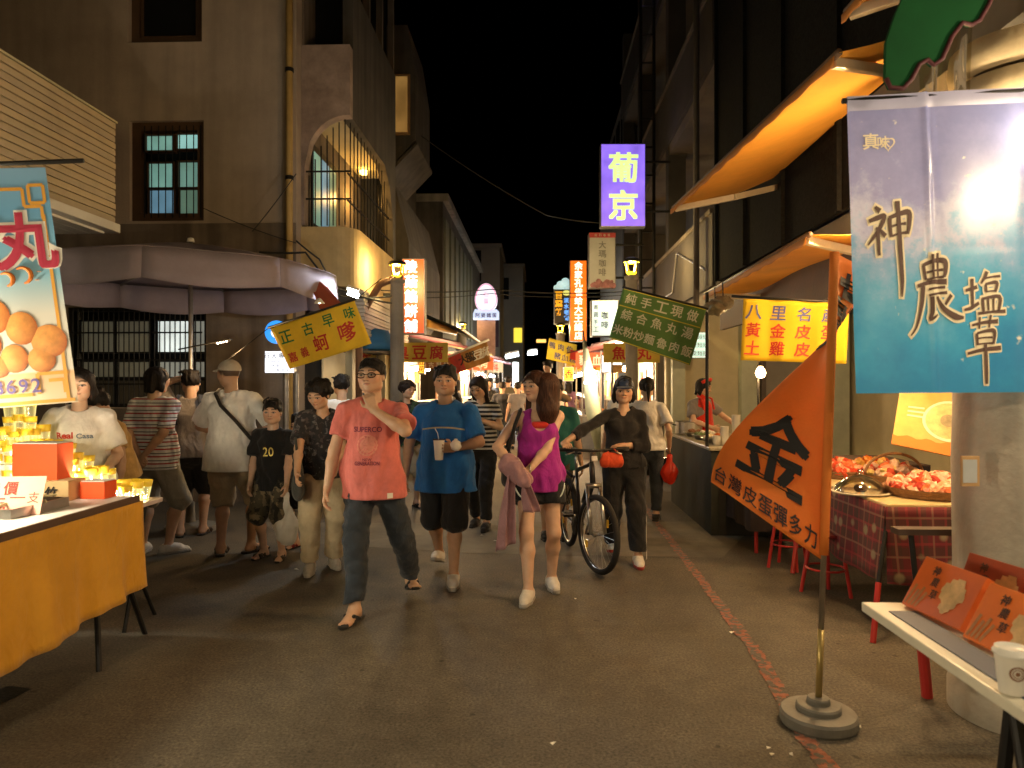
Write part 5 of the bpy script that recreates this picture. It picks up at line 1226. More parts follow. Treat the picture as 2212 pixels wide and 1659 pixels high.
b = B(); box(b, -.28, .28, .05, .15, -1.15, -.02); fin('lower_panel', b, mat('faded_pink_panel', (.42, .26, .24), .7, .3, 4), t)
b = B(); tube(b, [(0, .18, -a.z), (0, .18, .3)], .05, 8); fin('post', b, dark_metal, t)
# pedestrian notice: lit white plate and blue disc on one post
a = W(602, 806, 8.6); t = thing('pedestrian_sign', 'lit white pedestrian notice under a blue disc, on a post by the plaster house', 'sign', (a.x, a.y, 0), YAW); u_ = 8.6 / FPX
b = B(); box(b, -30 * u_, 34 * u_, 0, .08, a.z, a.z + 48 * u_, .008); fin('case', b, grey_metal, t)
b = B(); box(b, -29 * u_, 33 * u_, -.01, -.001, a.z + .005, a.z + 47 * u_); fin('face', b, glow('noticewhite', (.80, .86, 1.), 1.3), t)
F = lambda u, v, lift=0.: Vector((-29 * u_ + u * 62 * u_, -.012 - lift, a.z + 47 * u_ * (1 - v))); F.w = 62 * u_; F.h = 47 * u_
letters(t, F, '行人專用', .45, .20, .25, .26, INK['grey'], .01); write_on('lettering', 'Pedestrians only', lambda x, y: F(.45 + x / F.w, .46 - y / F.h, .004), INK['grey'], t, w=F.w * .75)
letters(t, F, '公休車之日', .45, .66, .17, .16, INK['grey'], .0); letters(t, F, '行人專用道', .45, .86, .17, .15, INK['grey'], .0)
b = B(); lathe(b, [(0, 0), (25 * u_, 0), (25 * u_, .05), (0, .05)], (0, 0, 0), 32, Matrix.Translation((-2 * u_, 0, a.z + 88 * u_)) @ Matrix.Rotation(R(90), 4, 'X')); fin('disc', b, glow('discblue', (.02, .28, .9), 1.0), t)
F2 = lambda u, v, lift=0.: Vector(((u - .5) * .3, -.055 - lift, a.z + 88 * u_ + (.5 - v) * .3)); F2.w = .3; F2.h = .3
b = B(); tube(b, [F2(.5 + .22 * math.cos(q), .5 + .22 * math.sin(q), .004) for q in [i * .5 for i in range(13)]], .010, 6); fin('printed_ring', b, glow('discwhite', (.8, .9, 1.), 1.1), t)
b = B(); tube(b, [(.05, .12, 0), (.05, .12, a.z + 110 * u_)], .035, 10); fin('post', b, grey_metal, t)
b = B(); tube(b, [(.17, .14, 0), (.17, .14, a.z)], .03, 10); fin('post', b, grey_metal, t)

# ------------------------------------------------------------------ lane lamps: lantern on a concrete pier
def lantern(label, px, py_top, D, size, pier_w, energy, at=None):
    top = Vector(at) if at else W(px, py_top, D); t = thing('lane_lamp', label, 'lamp', (top.x, top.y, 0), YAW, 'lantern lamps along the lane'); h = top.z; s = size
    b = B(); lathe(b, [(pier_w, 0), (pier_w, .2), (pier_w * .82, .25), (pier_w * .78, h - s * 2.1), (pier_w * .95, h - s * 1.95), (pier_w * .95, h - s * 1.7), (pier_w * .3, h - s * 1.55), (0, h - s * 1.55)], n=16); fin('pier', b, concrete, t, smooth=False)
    b = B(); lathe(b, [(0, h - s * 1.5), (s * .42, h - s * 1.48), (s * .55, h - s * 1.3), (0, h - s * 1.25)], n=14); fin('burner', b, glow('lampamber', (1., .68, .02), 4.), t, smooth=True)
    for k in range(4):
        a = k * math.pi / 2 + .78; b = B(); tube(b, [(s * .5 * math.cos(a), s * .5 * math.sin(a), h - s * 1.3), (s * .72 * math.cos(a), s * .72 * math.sin(a), h - s * .28)], .018, 6); fin('cage_bar', b, mat('brass_bar', (.6, .4, .05), .4, .1, 5, metal=.5), t)
    b = B(); lathe(b, [(0, h - s * .28), (s * .78, h - s * .28), (s * .85, h - s * .2), (s * .8, h), (s * .3, h + s * .2), (0, h + s * .25)], n=16); fin('cap', b, dark_metal, t, smooth=False)
    b = B(); lathe(b, [(s * .2, h - s * .30), (s * .74, h - s * .30), (s * .74, h - s * .33), (s * .2, h - s * .33)], n=16); fin('glow_ring', b, glow('lampamber', (1., .68, .02), 4.), t)
    point('lamp_light', (0, 0, h - s * .8), energy, (1., .70, .28), t, s * .4)
    return t
lantern('amber lantern lamp on a concrete pier before the red sign', 858, 566, 10.2, .15, .125, 34)
lantern('amber lantern lamp on a pier below the lilac sign', 1364, 560, 12.2, .17, .13, 50)
lantern('small amber lantern lamp behind the ochre food banner', 998, 697, 22, .17, .18, 30)
lantern('small amber lantern lamp on a grey pier before the orange sign', 1211, 700, 20, .15, .15, 24)
# the lane goes on behind the viewer with the same lamps
lantern('amber lantern lamp on a pier outside the snack banner', 0, 0, 0, .17, .13, 60, (-2.6, -3.4, 3.4))
# ------------------------------------------------------------------ copying
def copy_tree(o, parent=None):
    c = o.copy(); COL.objects.link(c)
    if parent is not None: c.parent = parent
    for ch in list(o.children): copy_tree(ch, c)
    return c
# ------------------------------------------------------------------ orange awnings on the right
aw_m = mat('orange_canvas', (.85, .44, .06), .8, .10, 3, .2, 60, thin=.35, var2=.12)
alu = mat('cream_aluminium', (.60, .52, .36), .45, .1, 8, metal=.3)
def awning(label, y0, y1, xw, zw, xf0, xf1, zf, folds=2):
    t = thing('awning', label, 'awning', (0, 0, 0), 0, 'orange awnings over the stalls')
    def fn(u, v): # u along the street, v from wall to front
        y = y0 + (y1 - y0) * u; xf = xf0 + (xf1 - xf0) * u; x = xw + (xf - xw) * v; z = zw + (zf - zw) * v - .05 * math.sin(v * math.pi) * (1 + .35 * math.sin(u * 9)); return (x, y, z)
    b = B(); sheet(b, fn, 20, 10, .004); fin('canvas', b, aw_m, t, smooth=True)
    b = B(); tube(b, [(xf0, y0, zf), (xf1, y1, zf)], .022, 10); fin('front_bar', b, MATS['brown_window_frame'], t, smooth=True)
    b = B(); sheet(b, lambda u, v: (xf0 + (xf1 - xf0) * u - .03, y0 + (y1 - y0) * u, zf - .02 - v * .05 - .006 * math.sin(u * 60) * v), 60, 2, .003); fin('valance', b, mat('dark_orange_canvas', (.45, .17, .03), .8, .1, 3, .2, 60), t, smooth=True)
    b = B(); tube(b, [(xw, y0, zw), (xw, y1, zw)], .05, 10); fin('roller', b, alu, t, smooth=True)
    for u in (.02, .98):
        p0 = Vector(fn(u, 0)) - Vector((0, 0, .14)); p2 = Vector(fn(u, 1)) - Vector((0, 0, .03)); mid = (p0 + p2) / 2 + Vector((0, (-.25 if u > .5 else .25), -.06))
        for a, c_ in ((p0, mid), (mid, p2)):
            b = B(); d = c_ - a; cbox(b, (a + c_) / 2, (d.length, .045, .06), (0, -math.atan2(d.z, math.hypot(d.x, d.y)), math.atan2(d.y, d.x)), .008); fin('folding_arm', b, alu, t)
    return t
awning('long orange canvas awning sloping out below the black mesh screens', 4.15, 7.75, 2.58, 3.78, 1.72, 1.46, 3.44)
awning('short orange canvas awning beside the scalloped green valance', 2.6, 4.05, 2.58, 3.95, 1.78, 1.72, 3.62)
awning('low orange awning over the bright yellow banner', 5.2, 8.6, 2.95, 2.75, 1.95, 2.0, 2.62)
# scalloped green board near the column
t = thing('scalloped_valance', 'dark green scalloped valance board with a maroon edge above the blue banner', 'valance')
DV = 2.75
prof = [(1975, -60), (1935, 30), (1915, 90), (1913, 170), (1922, 190), (1950, 192), (1968, 172), (1985, 140), (2003, 130), (2016, 142), (2034, 128), (2055, 80), (2078, 50), (2098, 55), (2115, 45), (2135, 10), (2150, -30), (2165, -60)]
P = [W(x, y, DV) for x, y in prof]
b = B(); f0 = [b.verts.new(p) for p in P]; f1 = [b.verts.new(p + _f * .02) for p in P]; b.faces.new(f0); b.faces.new(f1[::-1])
for i in range(len(P)): b.faces.new((f0[i], f1[i], f1[(i + 1) % len(P)], f0[(i + 1) % len(P)]))
fin('board', b, mat('bottle_green', (.008, .06, .018), .8, .15, 5, spec=.1), t)
b = B(); tube(b, [p - _f * .004 for p in P[3:]], .009, 6); fin('edging', b, mat('maroon_edge', (.07, .012, .016), .7, .2, 5), t, smooth=True)
t = thing('plastic_sheet', 'clear plastic rain sheet hanging beside the column capital', 'sheet')
c = C4(3.05, (1985, 60), (2104, 30), (2098, 215), (1985, 215)); fnp = quad_fn(c, .02, 2, 3); b = B(); sheet(b, lambda u, v: fnp(u, v), 20, 10); fin('sheet', b, glass('clear_plastic', (.80, .74, .55), .12, .30), t, smooth=True)

# ------------------------------------------------------------------ lamps of the right stalls
def bulb(label, loc, r=.05, energy=40, col=WARM, strength=40, cord=0., group='bare bulbs over the stalls', stand=False, shade=False):
    t = thing('hanging_bulb' if not stand else 'bulb_stand', label, 'lamp', loc, 0, group)
    b = B(); lathe(b, [(0, -r), (r * .7, -r * .75), (r, 0), (r * .75, r * .7), (r * .35, r * 1.3), (.0, r * 1.3)], n=14); fin('glass_bulb', b, emat('bulb_%g_%g' % (strength, col[2]), col, strength), t, smooth=True)
    b = B(); lathe(b, [(0, r * 1.3), (r * .4, r * 1.3), (r * .4, r * 2.1), (0, r * 2.2)], n=10); fin('socket', b, dark_metal, t)
    if cord: b = B(); tube(b, [(0, 0, r * 2.1), (0, 0, r * 2.1 + cord)], .006, 6); fin('cord', b, dark_metal, t)
    if stand: b = B(); tube(b, [(0, .08, -loc[2]), (0, .08, r * 1.6), (0, 0, r * 1.7)], .012, 8); fin('post', b, dark_metal, t)
    if shade: b = B(); lathe(b, [(r * .6, r * 2.0), (r * 3.4, r * .6), (r * 3.5, r * .5), (r * .5, r * 1.8)], n=20); fin('shade', b, white_p, t, smooth=True)
    point('bulb_light', (0, 0, -.02), energy, col, t, r)
    return t
p = W(1643, 806, 7.6); bulb('round bare bulb glowing on a thin post under the bright yellow banner', p, .055, 30, WARM, 30, stand=True)
p = W(1846, 632, 4.4); bulb('bare bulb peeping out beside the orange flag pole', p, .05, 60, WARM, 40, cord=.5)
bulb('bare bulb hidden behind the column over the snack trays', (2.78, 4.35, 2.25), .05, 60, WARM, 40, cord=.5)
bulb('bare bulb glowing through the upper corner of the blue banner', (2.10, 3.06, 2.62), .045, 30, (1., .80, .50), 60, cord=.45)
bulb('bare bulb under the long awning behind the blue banner', (2.4, 5.0, 2.80), .05, 120, WARM, 40, cord=.5)
bulb('bulb above the boxed drinks on the white shelf', (2.85, 2.0, 2.72), .05, 110, (1., .78, .50), 40, cord=.4)
bulb('bulb under the arcade ceiling past the open end of the white shelf', (2.3, -.5, 2.6), .05, 105, (1., .80, .54), 40, cord=.5)
bulb('added low fill bulb on a short post past the open end of the snack table', (-2.28, .2, 1.22), .05, 120, (1., .80, .54), 40, stand=True)  # unseen bulb added low so its light reaches the shoppers under the banner
bulb('bulb inside the arcade over the paper cups', (3.1, 7.4, 2.3), .05, 30, WARM, 30, cord=.4)
bulb('bulb inside the arcade over the apron cook', (3.0, 9.8, 2.4), .05, 55, WARM, 30, cord=.3)

# ------------------------------------------------------------------ orange feather flag on a stepped base
base = G(1768, 1562); t = thing('feather_flag', 'orange pennant flag with black characters on a stepped grey base', 'flag', (base.x, base.y, 0))
gb = mat('cast_grey', (.16, .15, .125), .55, .2, 12, .15, 50)
b = B(); lathe(b, [(0, 0), (.162, 0), (.168, .012), (.168, .045), (.160, .058), (.125, .062), (.098, .064), (.098, .082), (.092, .09), (.070, .093), (.052, .094), (.050, .112), (.045, .12), (.028, .122), (0, .122)], n=44); fin('base', b, gb, t, smooth=False)
topp = W(1803, 545, 3.3) - Vector((base.x, base.y, 0))
pole = lambda q: Vector((0, 0, .1)) * (1 - q) + topp * q
b = B(); tube(b, [pole(0), pole(.16)], .0145, 12); fin('lower_pole', b, mat('brass_tube', (.45, .33, .12), .4, .15, 8, metal=.6), t, smooth=True)
b = B(); tube(b, [pole(.155), pole(1)], .0125, 12); fin('pole', b, steel, t, smooth=True)
# cloth: turns from pointing back-right at the top to out-left at the bottom
orc = mat('orange_flag_cloth', (.78, .22, .03), .75, .08, 4, .25, 70, thin=.3)
def flag(u, v):
    """u from pole outwards, v from top to bottom; hem slants"""
    q = 1 - .69 * v; p = pole(q)
    ang = math.radians(48) + math.radians(124) * (v ** 1.08)          # 0 = towards +x, 90 = away, 180 = towards -x
    wdt = .50; drop = -.10 + .02 * v + .42 * max(0, v - .25) * 0
    slope = -.12 + 1.08 * max(0, v - .2) ** 1.2
    d = Vector((math.cos(ang), math.sin(ang) * .75, 0)); x = u * wdt
    off = d * x + Vector((0, 0, x * slope * 1.0)) + Vector((-d.y, d.x, 0)) * (.03 * math.sin(u * 7 + v * 5) * u)
    return p + off
b = B(); sheet(b, lambda u, v: flag(u, v), 18, 50, .0016); fin('cloth', b, orc, t, smooth=True)
b = B(); tube(b, [pole(1 - .675 * i / 12) for i in range(13)], .021, 12); fin('pole_sleeve', b, orc, t, smooth=True)
def flag_n(u, v):
    e = .01; a = flag(min(1, u + e), v) - flag(max(0, u - e), v); c_ = flag(u, min(1, v + e)) - flag(u, max(0, v - e)); n = a.cross(c_).normalized(); p = flag(u, v)
    return n if n.dot(Vector((0, 0, CAM_H)) - (p + Vector((base.x, base.y, 0)))) > 0 else -n
def flag_ch(ch, u, v, wu, hv, rot, bold, sx=1.):
    me = text_mesh(ch, bold=bold); ext = verts_np(me); s = 1 / (ext[:, 1].max() - ext[:, 1].min())
    def g(x, y):
        x, y = -x * s * wu * sx, y * s * hv; uu = u + x * math.cos(rot) - y * math.sin(rot); vv = v - (x * math.sin(rot) + y * math.cos(rot)); uu = min(.985, max(.02, uu)); return flag(uu, vv) + flag_n(uu, vv) * .006
    write_on('character', ch, g, INK['black'], t, bold=bold)
flag_ch('黃', .5, .17, .72, .26, 0, .03); 
me_ = None
flag_ch('金', .52, .72, .66, .30, 0, .03)
for i, ch in enumerate('台灣皮蛋彈多力'): flag_ch(ch, .93 - i * .135, .945, .12, .075, 0, .012, 1.)

# ------------------------------------------------------------------ left stall: orange cloth table, white top
t = thing('snack_table', 'long snack table with an orange cloth front and white top', 'table', (-2.43, 0, 0)); TZ = .87
och = cloth('orange_tablecloth', (.64, .32, .03), .14, .3, .8, None, 3)
b = B(); box(b, -1.0, .0, 1.6, 4.28, TZ - .035, TZ, .006); fin('top', b, white_p, t)
b = B(); box(b, .002, .018, 1.6, 4.28, TZ - .05, TZ + .006, .003); fin('edge_trim', b, mat('brown_trim', (.10, .06, .04), .5, .2, 6), t)
b = B(); sheet(b, lambda u, v: (.03 + .024 * math.sin(u * 31 + math.sin(u * 7)) * v + .03 * v * v + .012 * math.sin(u * 83 + 2 + v) * v, 1.6 + 2.69 * u + .02 * v * math.sin(u * 3), TZ - .03 - v * (.55 + .03 * math.sin(u * 5) + .09 * (1 - u))), 90, 12, .003); fin('cloth_front', b, och, t, smooth=True)
b = B(); sheet(b, lambda u, v: (.02 - .98 * u + .0 * v, 4.285 + .012 * math.sin(u * 25) * v + .03 * v * v, TZ - .03 - v * .52), 40, 10, .003); fin('cloth_end', b, och, t, smooth=True)
for y in (1.9, 3.95):
    for a, c_ in (((-.06, y, TZ - .04), (.07, y - .16, 0)), ((-.06, y + .08, TZ - .04), (-.0, y + .42, 0)), ((-.9, y, TZ - .04), (-.98, y - .1, 0)), ((-.9, y + .1, TZ - .04), (-.95, y + .25, 0))):
        b = B(); tube(b, [a, c_], .016, 8); fin('leg', b, dark_metal, t)
    b = B(); tube(b, [(-.05, y - .08, .45), (-.93, y + .1, .45)], .010, 6); fin('brace', b, dark_metal, t)
X0 = -2.43
# trays and skewers on the table
for i, (y, x, rz) in enumerate(((3.1, -.42, .1), (3.72, -.45, -.05), (2.4, -.4, .0))):
    t = thing('food_tray', ('steel tray heaped with pale bamboo skewers on the snack table', 'steel tray of skewers next to the pink price card', 'steel tray of skewers at the snack table end away from the cups')[i], 'tray', (X0 + x, y, TZ + .001), rz)
    b = B(); w_, l_ = .26, .21
    box(b, -w_, w_, -l_, l_, 0, .006); fin('floor', b, steel, t)
    for q in ((-w_, -w_ + .008, -l_, l_), (w_ - .008, w_, -l_, l_), (-w_ + .008, w_ - .008, -l_, -l_ + .008), (-w_ + .008, w_ - .008, l_ - .008, l_)):
        b = B(); box(b, q[0], q[1], q[2], q[3], .006, .05); fin('rim', b, steel, t)
    random.seed(20 + i)
    pm = mat('pale_skewer', (.72, .66, .40), .6, .2, 20)
    for k in range(34):
        a = random.random() * 3.14; p0 = Vector((random.uniform(-.17, .17), random.uniform(-.12, .12), .02 + k * .0016)); d = Vector((math.cos(a), math.sin(a), random.uniform(-.05, .12))) * .11
        b = B(); tube(b, [p0 - d, p0 + d], random.uniform(.005, .010), 6); fin('skewer', b, pm, t)
t = thing('price_card', 'pink price card with red handwriting leaning on the snack table', 'card', (X0 - .30, 3.62, TZ + .002), R(8))
F = lambda u, v, lift=0.: Vector(((u - .5) * .30, .07 * (1 - v) - lift - .001, .19 * (1 - v))); F.w = .3; F.h = .19
b = B(); sheet(b, lambda u, v: F(u, v, 0), 2, 2, .003); fin('card', b, mat('pink_card', (.72, .38, .30), .7, .06, 8), t)
letters(t, F, '特價', .3, .3, .3, .36, INK['red'], .02); letters(t, F, '一支', .72, .55, .26, .3, INK['red'], .0); letters(t, F, '元', .3, .72, .2, .34, INK['red'], .02)
t = thing('carton', 'tan cardboard carton with dark print at the foot of the lit cups', 'carton', (-2.87, 4.12, TZ + .002), R(4))
b = B(); box(b, -.16, .16, -.08, .10, 0, .115, .003); fin('box', b, mat('kraft', (.52, .36, .18), .8, .12, 6, .1, 60), t)
b = B(); box(b, -.155, .155, -.075, .095, .1152, .118); fin('lid_flap', b, mat('kraft_light', (.6, .42, .22), .8, .12, 6), t)
F = lambda u, v, lift=0.: Vector(((u - .5) * .32, -.081 - lift, .115 * (1 - v))); F.w = .32; F.h = .115
letters(t, F, '三', .14, .5, .1, .55, INK['grey'], .03); letters(t, F, '竹', .70, .55, .2, .6, INK['black'], .03, skew=.2)
redc = mat('red_card', (.75, .09, .015), .6, .08, 6)
for i, (x, y, z, s, lb) in enumerate(((-2.93, 4.16, TZ + .12, (.26, .16, .21), 'tall red carton under the stacked lit cups'), (-2.62, 4.2, TZ + .002, (.15, .12, .10), 'low red carton beside the tan carton'), (-3.12, 3.98, TZ + .002, (.2, .14, .08), 'flat dark red tray carton against the tan carton'))):
    t = thing('carton', lb, 'carton', (x, y, z), R(3 - 4 * i)); b = B(); box(b, -s[0] / 2, s[0] / 2, -s[1] / 2, s[1] / 2, 0, s[2], .003); fin('box', b, redc, t)
    b = B(); box(b, -s[0] / 2 + .005, s[0] / 2 - .005, -s[1] / 2 + .005, s[1] / 2 - .005, s[2] + .0005, s[2] + .006); fin('lid_flap', b, white_p, t)

# toy table behind with lit yellow cups stacked on steps
t = thing('cup_table', 'low folding table with a pinkish white top carrying the lit yellow cups', 'table', (-2.43, 4.32, 0))
b = B(); box(b, -1.3, -.10, 0, .45, .755, .785, .005); fin('top', b, mat('pinkish_laminate', (.62, .50, .46), .35, .06, 6), t)
b = B(); box(b, -1.31, -.09, -.008, -.001, .745, .788); fin('edge', b, dark_metal, t)
for x in (-1.15, -.2):
    for a, c_ in (((x, .05, .75), (x + .06, .42, 0)), ((x, .42, .75), (x + .06, .06, 0))): b = B(); tube(b, [a, c_], .013, 8); fin('leg', b, dark_metal, t)
t = thing('step_rack', 'white stepped display rack under the lit yellow cups', 'rack', (-2.62, 4.33, .786))
for i in range(4):
    b = B(); x1 = -.42 - i * .09 + .0; box(b, -.85, -.13 - i * .17, .05 + .02 * i, .42, .0 + i * .085, .083 + i * .085, .004); fin('step', b, white_p, t)
cup_y = emat('lit_yellow_cup', (.85, .55, .03), .18, .6)
cup_c = bpy.data.materials.new('lit_clear_cup'); cup_c.use_nodes = True
def see_through(m, col, st, op):
    N = m.node_tree.nodes; L = m.node_tree.links; N.remove(N['Principled BSDF']); e_ = N.new('ShaderNodeEmission'); e_.inputs[0].default_value = (*col, 1); e_.inputs[1].default_value = st; g_ = N.new('ShaderNodeBsdfGlossy'); g_.inputs['Roughness'].default_value = .08
    t_ = N.new('ShaderNodeBsdfTransparent'); ms = N.new('ShaderNodeMixShader'); lw = N.new('ShaderNodeLayerWeight'); lw.inputs[0].default_value = .5; mr = N.new('ShaderNodeMapRange'); mr.inputs[3].default_value = op; mr.inputs[4].default_value = .9; L.new(lw.outputs['Facing'], mr.inputs[0]); L.new(mr.outputs[0], ms.inputs[0]); a_ = N.new('ShaderNodeAddShader'); L.new(e_.outputs[0], a_.inputs[0]); L.new(g_.outputs[0], a_.inputs[1]); L.new(t_.outputs[0], ms.inputs[1]); L.new(a_.outputs[0], ms.inputs[2]); L.new(ms.outputs[0], N['Material Output'].inputs['Surface'])
see_through(cup_c, (1., .80, .25), .95, .16)
led = emat('cup_led', (1., .93, .72), 55)
led2 = emat('cup_led_soft', (1., .85, .35), 70)
def make_cup():
    t = thing('light_up_cup', 'yellow rimmed clear party cup lit from its base, stacked on the step rack', 'cup', (0, 0, 0), 0, 'lit party cups on the step rack')
    b = B(); lathe(b, [(.020, .004), (.024, .03), (.032, .092)], n=14); fin('bowl', b, cup_c, t, smooth=True)
    b = B(); lathe(b, [(.0305, .070), (.034, .100), (.0325, .1005), (.029, .071)], n=14); fin('yellow_rim', b, cup_y, t, smooth=True)
    b = B(); lathe(b, [(0, 0), (.022, 0), (.022, .006), (.012, .010), (0, .010)], n=12); fin('base', b, cup_c, t)
    b = B(); lathe(b, [(0, .008), (.007, .010), (.006, .018), (0, .021)], n=8); fin('led', b, led2, t)
    return t
cup = make_cup(); random.seed(11); spots = []
for lev in range(4):
    z = .786 + (lev + 1) * .085
    for x in np.arange(-.80, -.10 - lev * .16, .078):
        for y in (.09 + .02 * lev, .19, .30):
            spots.append((-2.62 + x + random.uniform(-.01, .01), 4.34 + y + random.uniform(-.01, .01), z, random.uniform(-.06, .06), ('lowest', 'second', 'third', 'top')[lev] + ' step of the white rack'))
for x in np.arange(-.36, -.10, .075):
    for y in (.08, .19, .3): spots.append((-2.62 + x + .17, 4.34 + y, .786, random.uniform(-.05, .05), 'table top beside the rack'))
ZC = .786
for x in np.arange(-.80, -.62, .068):
    for lev in (1, 2): spots.append((-2.62 + x, 4.34 + .2, ZC + 4 * .085 + lev * .088, 0, 'tower above the top step'))
for i, (x, y, z, a, wh) in enumerate(spots):
    o = cup if i == 0 else copy_tree(cup)
    o['label'] = 'yellow rimmed party cup lit from within on the ' + wh; o['group'] = 'lit party cups on the ' + wh
    o.location = (x, y, z); o.rotation_euler = (a * 2, -a * 1.5, random.random() * 6); o.scale = (1.22, 1.22, random.uniform(1.15, 1.6))
for i, (x, z) in enumerate(((-.62, .93), (-.40, .97), (-.30, .86), (-.15, .84), (-.52, 1.09), (-.05, .83))):
    t = thing('flasher', 'small white flashing light among the party cups', 'light', (-2.60 + x, 4.325, z + .01), 0, 'white flashers among the cups')
    b = B(); bmesh.ops.create_uvsphere(b, u_segments=10, v_segments=8, radius=.013); fin('bulb', b, led, t); b = B(); lathe(b, [(0, -.03), (.008, -.03), (.008, -.012), (0, -.012)], n=8); fin('clip', b, white_p, t)
    if i in (1, 3): point('flasher_light', (0, -.03, .03), 5, (1., .92, .72), t, .03)
# fluorescent tube over the snack table, outside the frame to the left, carried by a post
t = thing('stall_lamp', 'bare lamp tube on a post over the snack table', 'lamp', (-2.95, 2.9, 0))
b = B(); tube(b, [(-.75, 0, 0), (-.75, 0, 1.58), (.0, 0, 1.58)], .018, 8); fin('post', b, dark_metal, t)
b = B(); tube(b, [(0, -.45, 1.5), (0, .45, 1.5)], .018, 10); fin('tube', b, emat('tube_white', (1., .90, .68), 22), t)
point('tube_light', (0, .1, 1.42), 30, (1., .86, .58), t, .15)

# ------------------------------------------------------------------ big grey umbrella on the left
pk = W(412, 527, 7.6); t = thing('market_umbrella', 'large faded grey purple market umbrella over the shoppers with the beige cap', 'umbrella', (pk.x, pk.y, 0)); hz = pk.z
um = mat('faded_grey_canvas', (.36, .31, .37), .85, .18, 2, .2, 60, var2=.25, thin=.12); um_r = mat('faded_red_canvas', (.30, .03, .02), .85, .15, 3, .2, 60)
NS = 8; RU = 1.5
def umb(a, q, sag=.10):
    k = a / (2 * math.pi / NS); fr = abs((k % 1) - .5) * 2; rr = RU * q * (1 - .06 * (1 - fr)); return (rr * math.cos(a), rr * math.sin(a), hz - .30 * q ** 1.2 - sag * (1 - fr) ** 2 * q * (1 - q) * 1.5)
for k in range(NS):
    a0 = k * 2 * math.pi / NS + .2; b = B(); sheet(b, lambda u, v: umb(a0 - .2 + .0001 + u * (2 * math.pi / NS - .0002), .02 + v * .98), 8, 10, .002)
    bmesh.ops.rotate(b, verts=b.verts, cent=(0, 0, 0), matrix=Matrix.Rotation(.2, 3, 'Z')); fin('canopy_panel', b, um, t, smooth=True)
    b = B(); sheet(b, lambda u, v: (lambda p: (p[0] * (1 + .015 * v), p[1] * (1 + .015 * v), p[2] - .005 - v * (.27 + .05 * math.sin(u * math.pi))))(umb(a0 - .2 + .0001 + u * (2 * math.pi / NS - .0002), 1.)), 10, 3, .002)
    bmesh.ops.rotate(b, verts=b.verts, cent=(0, 0, 0), matrix=Matrix.Rotation(.2, 3, 'Z')); fin('valance', b, um_r if k in (4,) else um, t, smooth=True)
    p = Vector(umb(k * 2 * math.pi / NS, 1.)); p.rotate(Euler((0, 0, .2))); b = B(); tube(b, [(0, 0, hz - .04), (p.x, p.y, p.z - .02)], .010, 6); fin('rib', b, grey_metal, t)
b = B(); tube(b, [(0, 0, 0), (0, 0, hz + .03)], .024, 12); fin('pole', b, grey_metal, t, smooth=True)
b = B(); lathe(b, [(0, hz + .07), (.03, hz + .06), (.04, hz + .02), (0, hz + .02)], n=12); fin('finial', b, white_p, t)
b = B(); lathe(b, [(0, 0), (.26, 0), (.26, .06), (.05, .09), (.04, .3), (0, .3)], n=20); fin('base', b, concrete, t)
# red pennant cloth end and enamel shade lamp near the yellow banner
t = thing('red_awning_flap', 'faded red canvas flap hanging behind the yellow brush banner', 'awning'); c = C4([7.4, 7.4, 7.2, 7.2], (660, 590), (708, 620), (745, 662), (690, 668)); fnp = quad_fn(c, .02, 1.5, 1); b = B(); sheet(b, lambda u, v: fnp(u, v), 8, 8, .003); fin('canvas', b, mat('dull_red_canvas', (.26, .06, .035), .85, .2, 4, .2, 60), t, smooth=True)
def tube_lamp(label, pa, pb, r=.02, energy=25, col=COOL, strength=14, group='strip lights over the stalls'):
    m_ = (Vector(pa) + Vector(pb)) / 2; t = thing('strip_light', label, 'lamp', m_, 0, group); h = (Vector(pb) - Vector(pa)) / 2
    b = B(); tube(b, [-h, h], r, 8); fin('tube', b, emat('strip_%g_%g' % (strength, col[2]), col, strength), t)
    b = B(); tube(b, [-h * 1.03 + Vector((0, 0, r * 2.2)), h * 1.03 + Vector((0, 0, r * 2.2))], r * 1.3, 6); fin('batten', b, white_p, t)
    if energy: point('strip_glow', (0, 0, -.05), energy, col, t, .1)
    return t
tube_lamp('cold strip light behind the top corner of the yellow brush banner', W(752, 632, 7.6), W(775, 640, 7.6), .025, 12)
# small clip-on lamp of the left stalls
p = W(690, 655, 6.9); t = thing('clip_lamp', 'small white shaded lamp above the yellow brush banner', 'lamp', p); b = B(); lathe(b, [(.005, .05), (.02, .04), (.05, .0), (.048, -.002), (.015, .036)], n=16); fin('shade', b, white_p, t, smooth=True); b = B(); bmesh.ops.create_uvsphere(b, u_segments=8, v_segments=6, radius=.014, matrix=Matrix.Translation((0, 0, .008))); fin('bulb', b, emat('clipbulb', (1, .9, .6), 8), t)
p = W(470, 744, 7.2); t = thing('spot_lamp', 'thin arm lamp with a row of small white lights by the umbrella pole', 'lamp', p)
b = B(); tube(b, [(-.4, 0, -.05), (.12, 0, .05)], .008, 6); fin('arm', b, dark_metal, t); b = B(); cbox(b, (.06, 0, .03), (.16, .05, .015), (0, -.2, 0)); fin('head', b, dark_metal, t)
for i in range(4): b = B(); bmesh.ops.create_uvsphere(b, u_segments=8, v_segments=6, radius=.008, matrix=Matrix.Translation((.01 + .03 * i, -.02, .012 + .006 * i))); fin('led', b, emat('spotled', (1, .85, .7), 25), t)
point('spot_light', (.05, -.05, -.04), 6, WARM, t, .03)

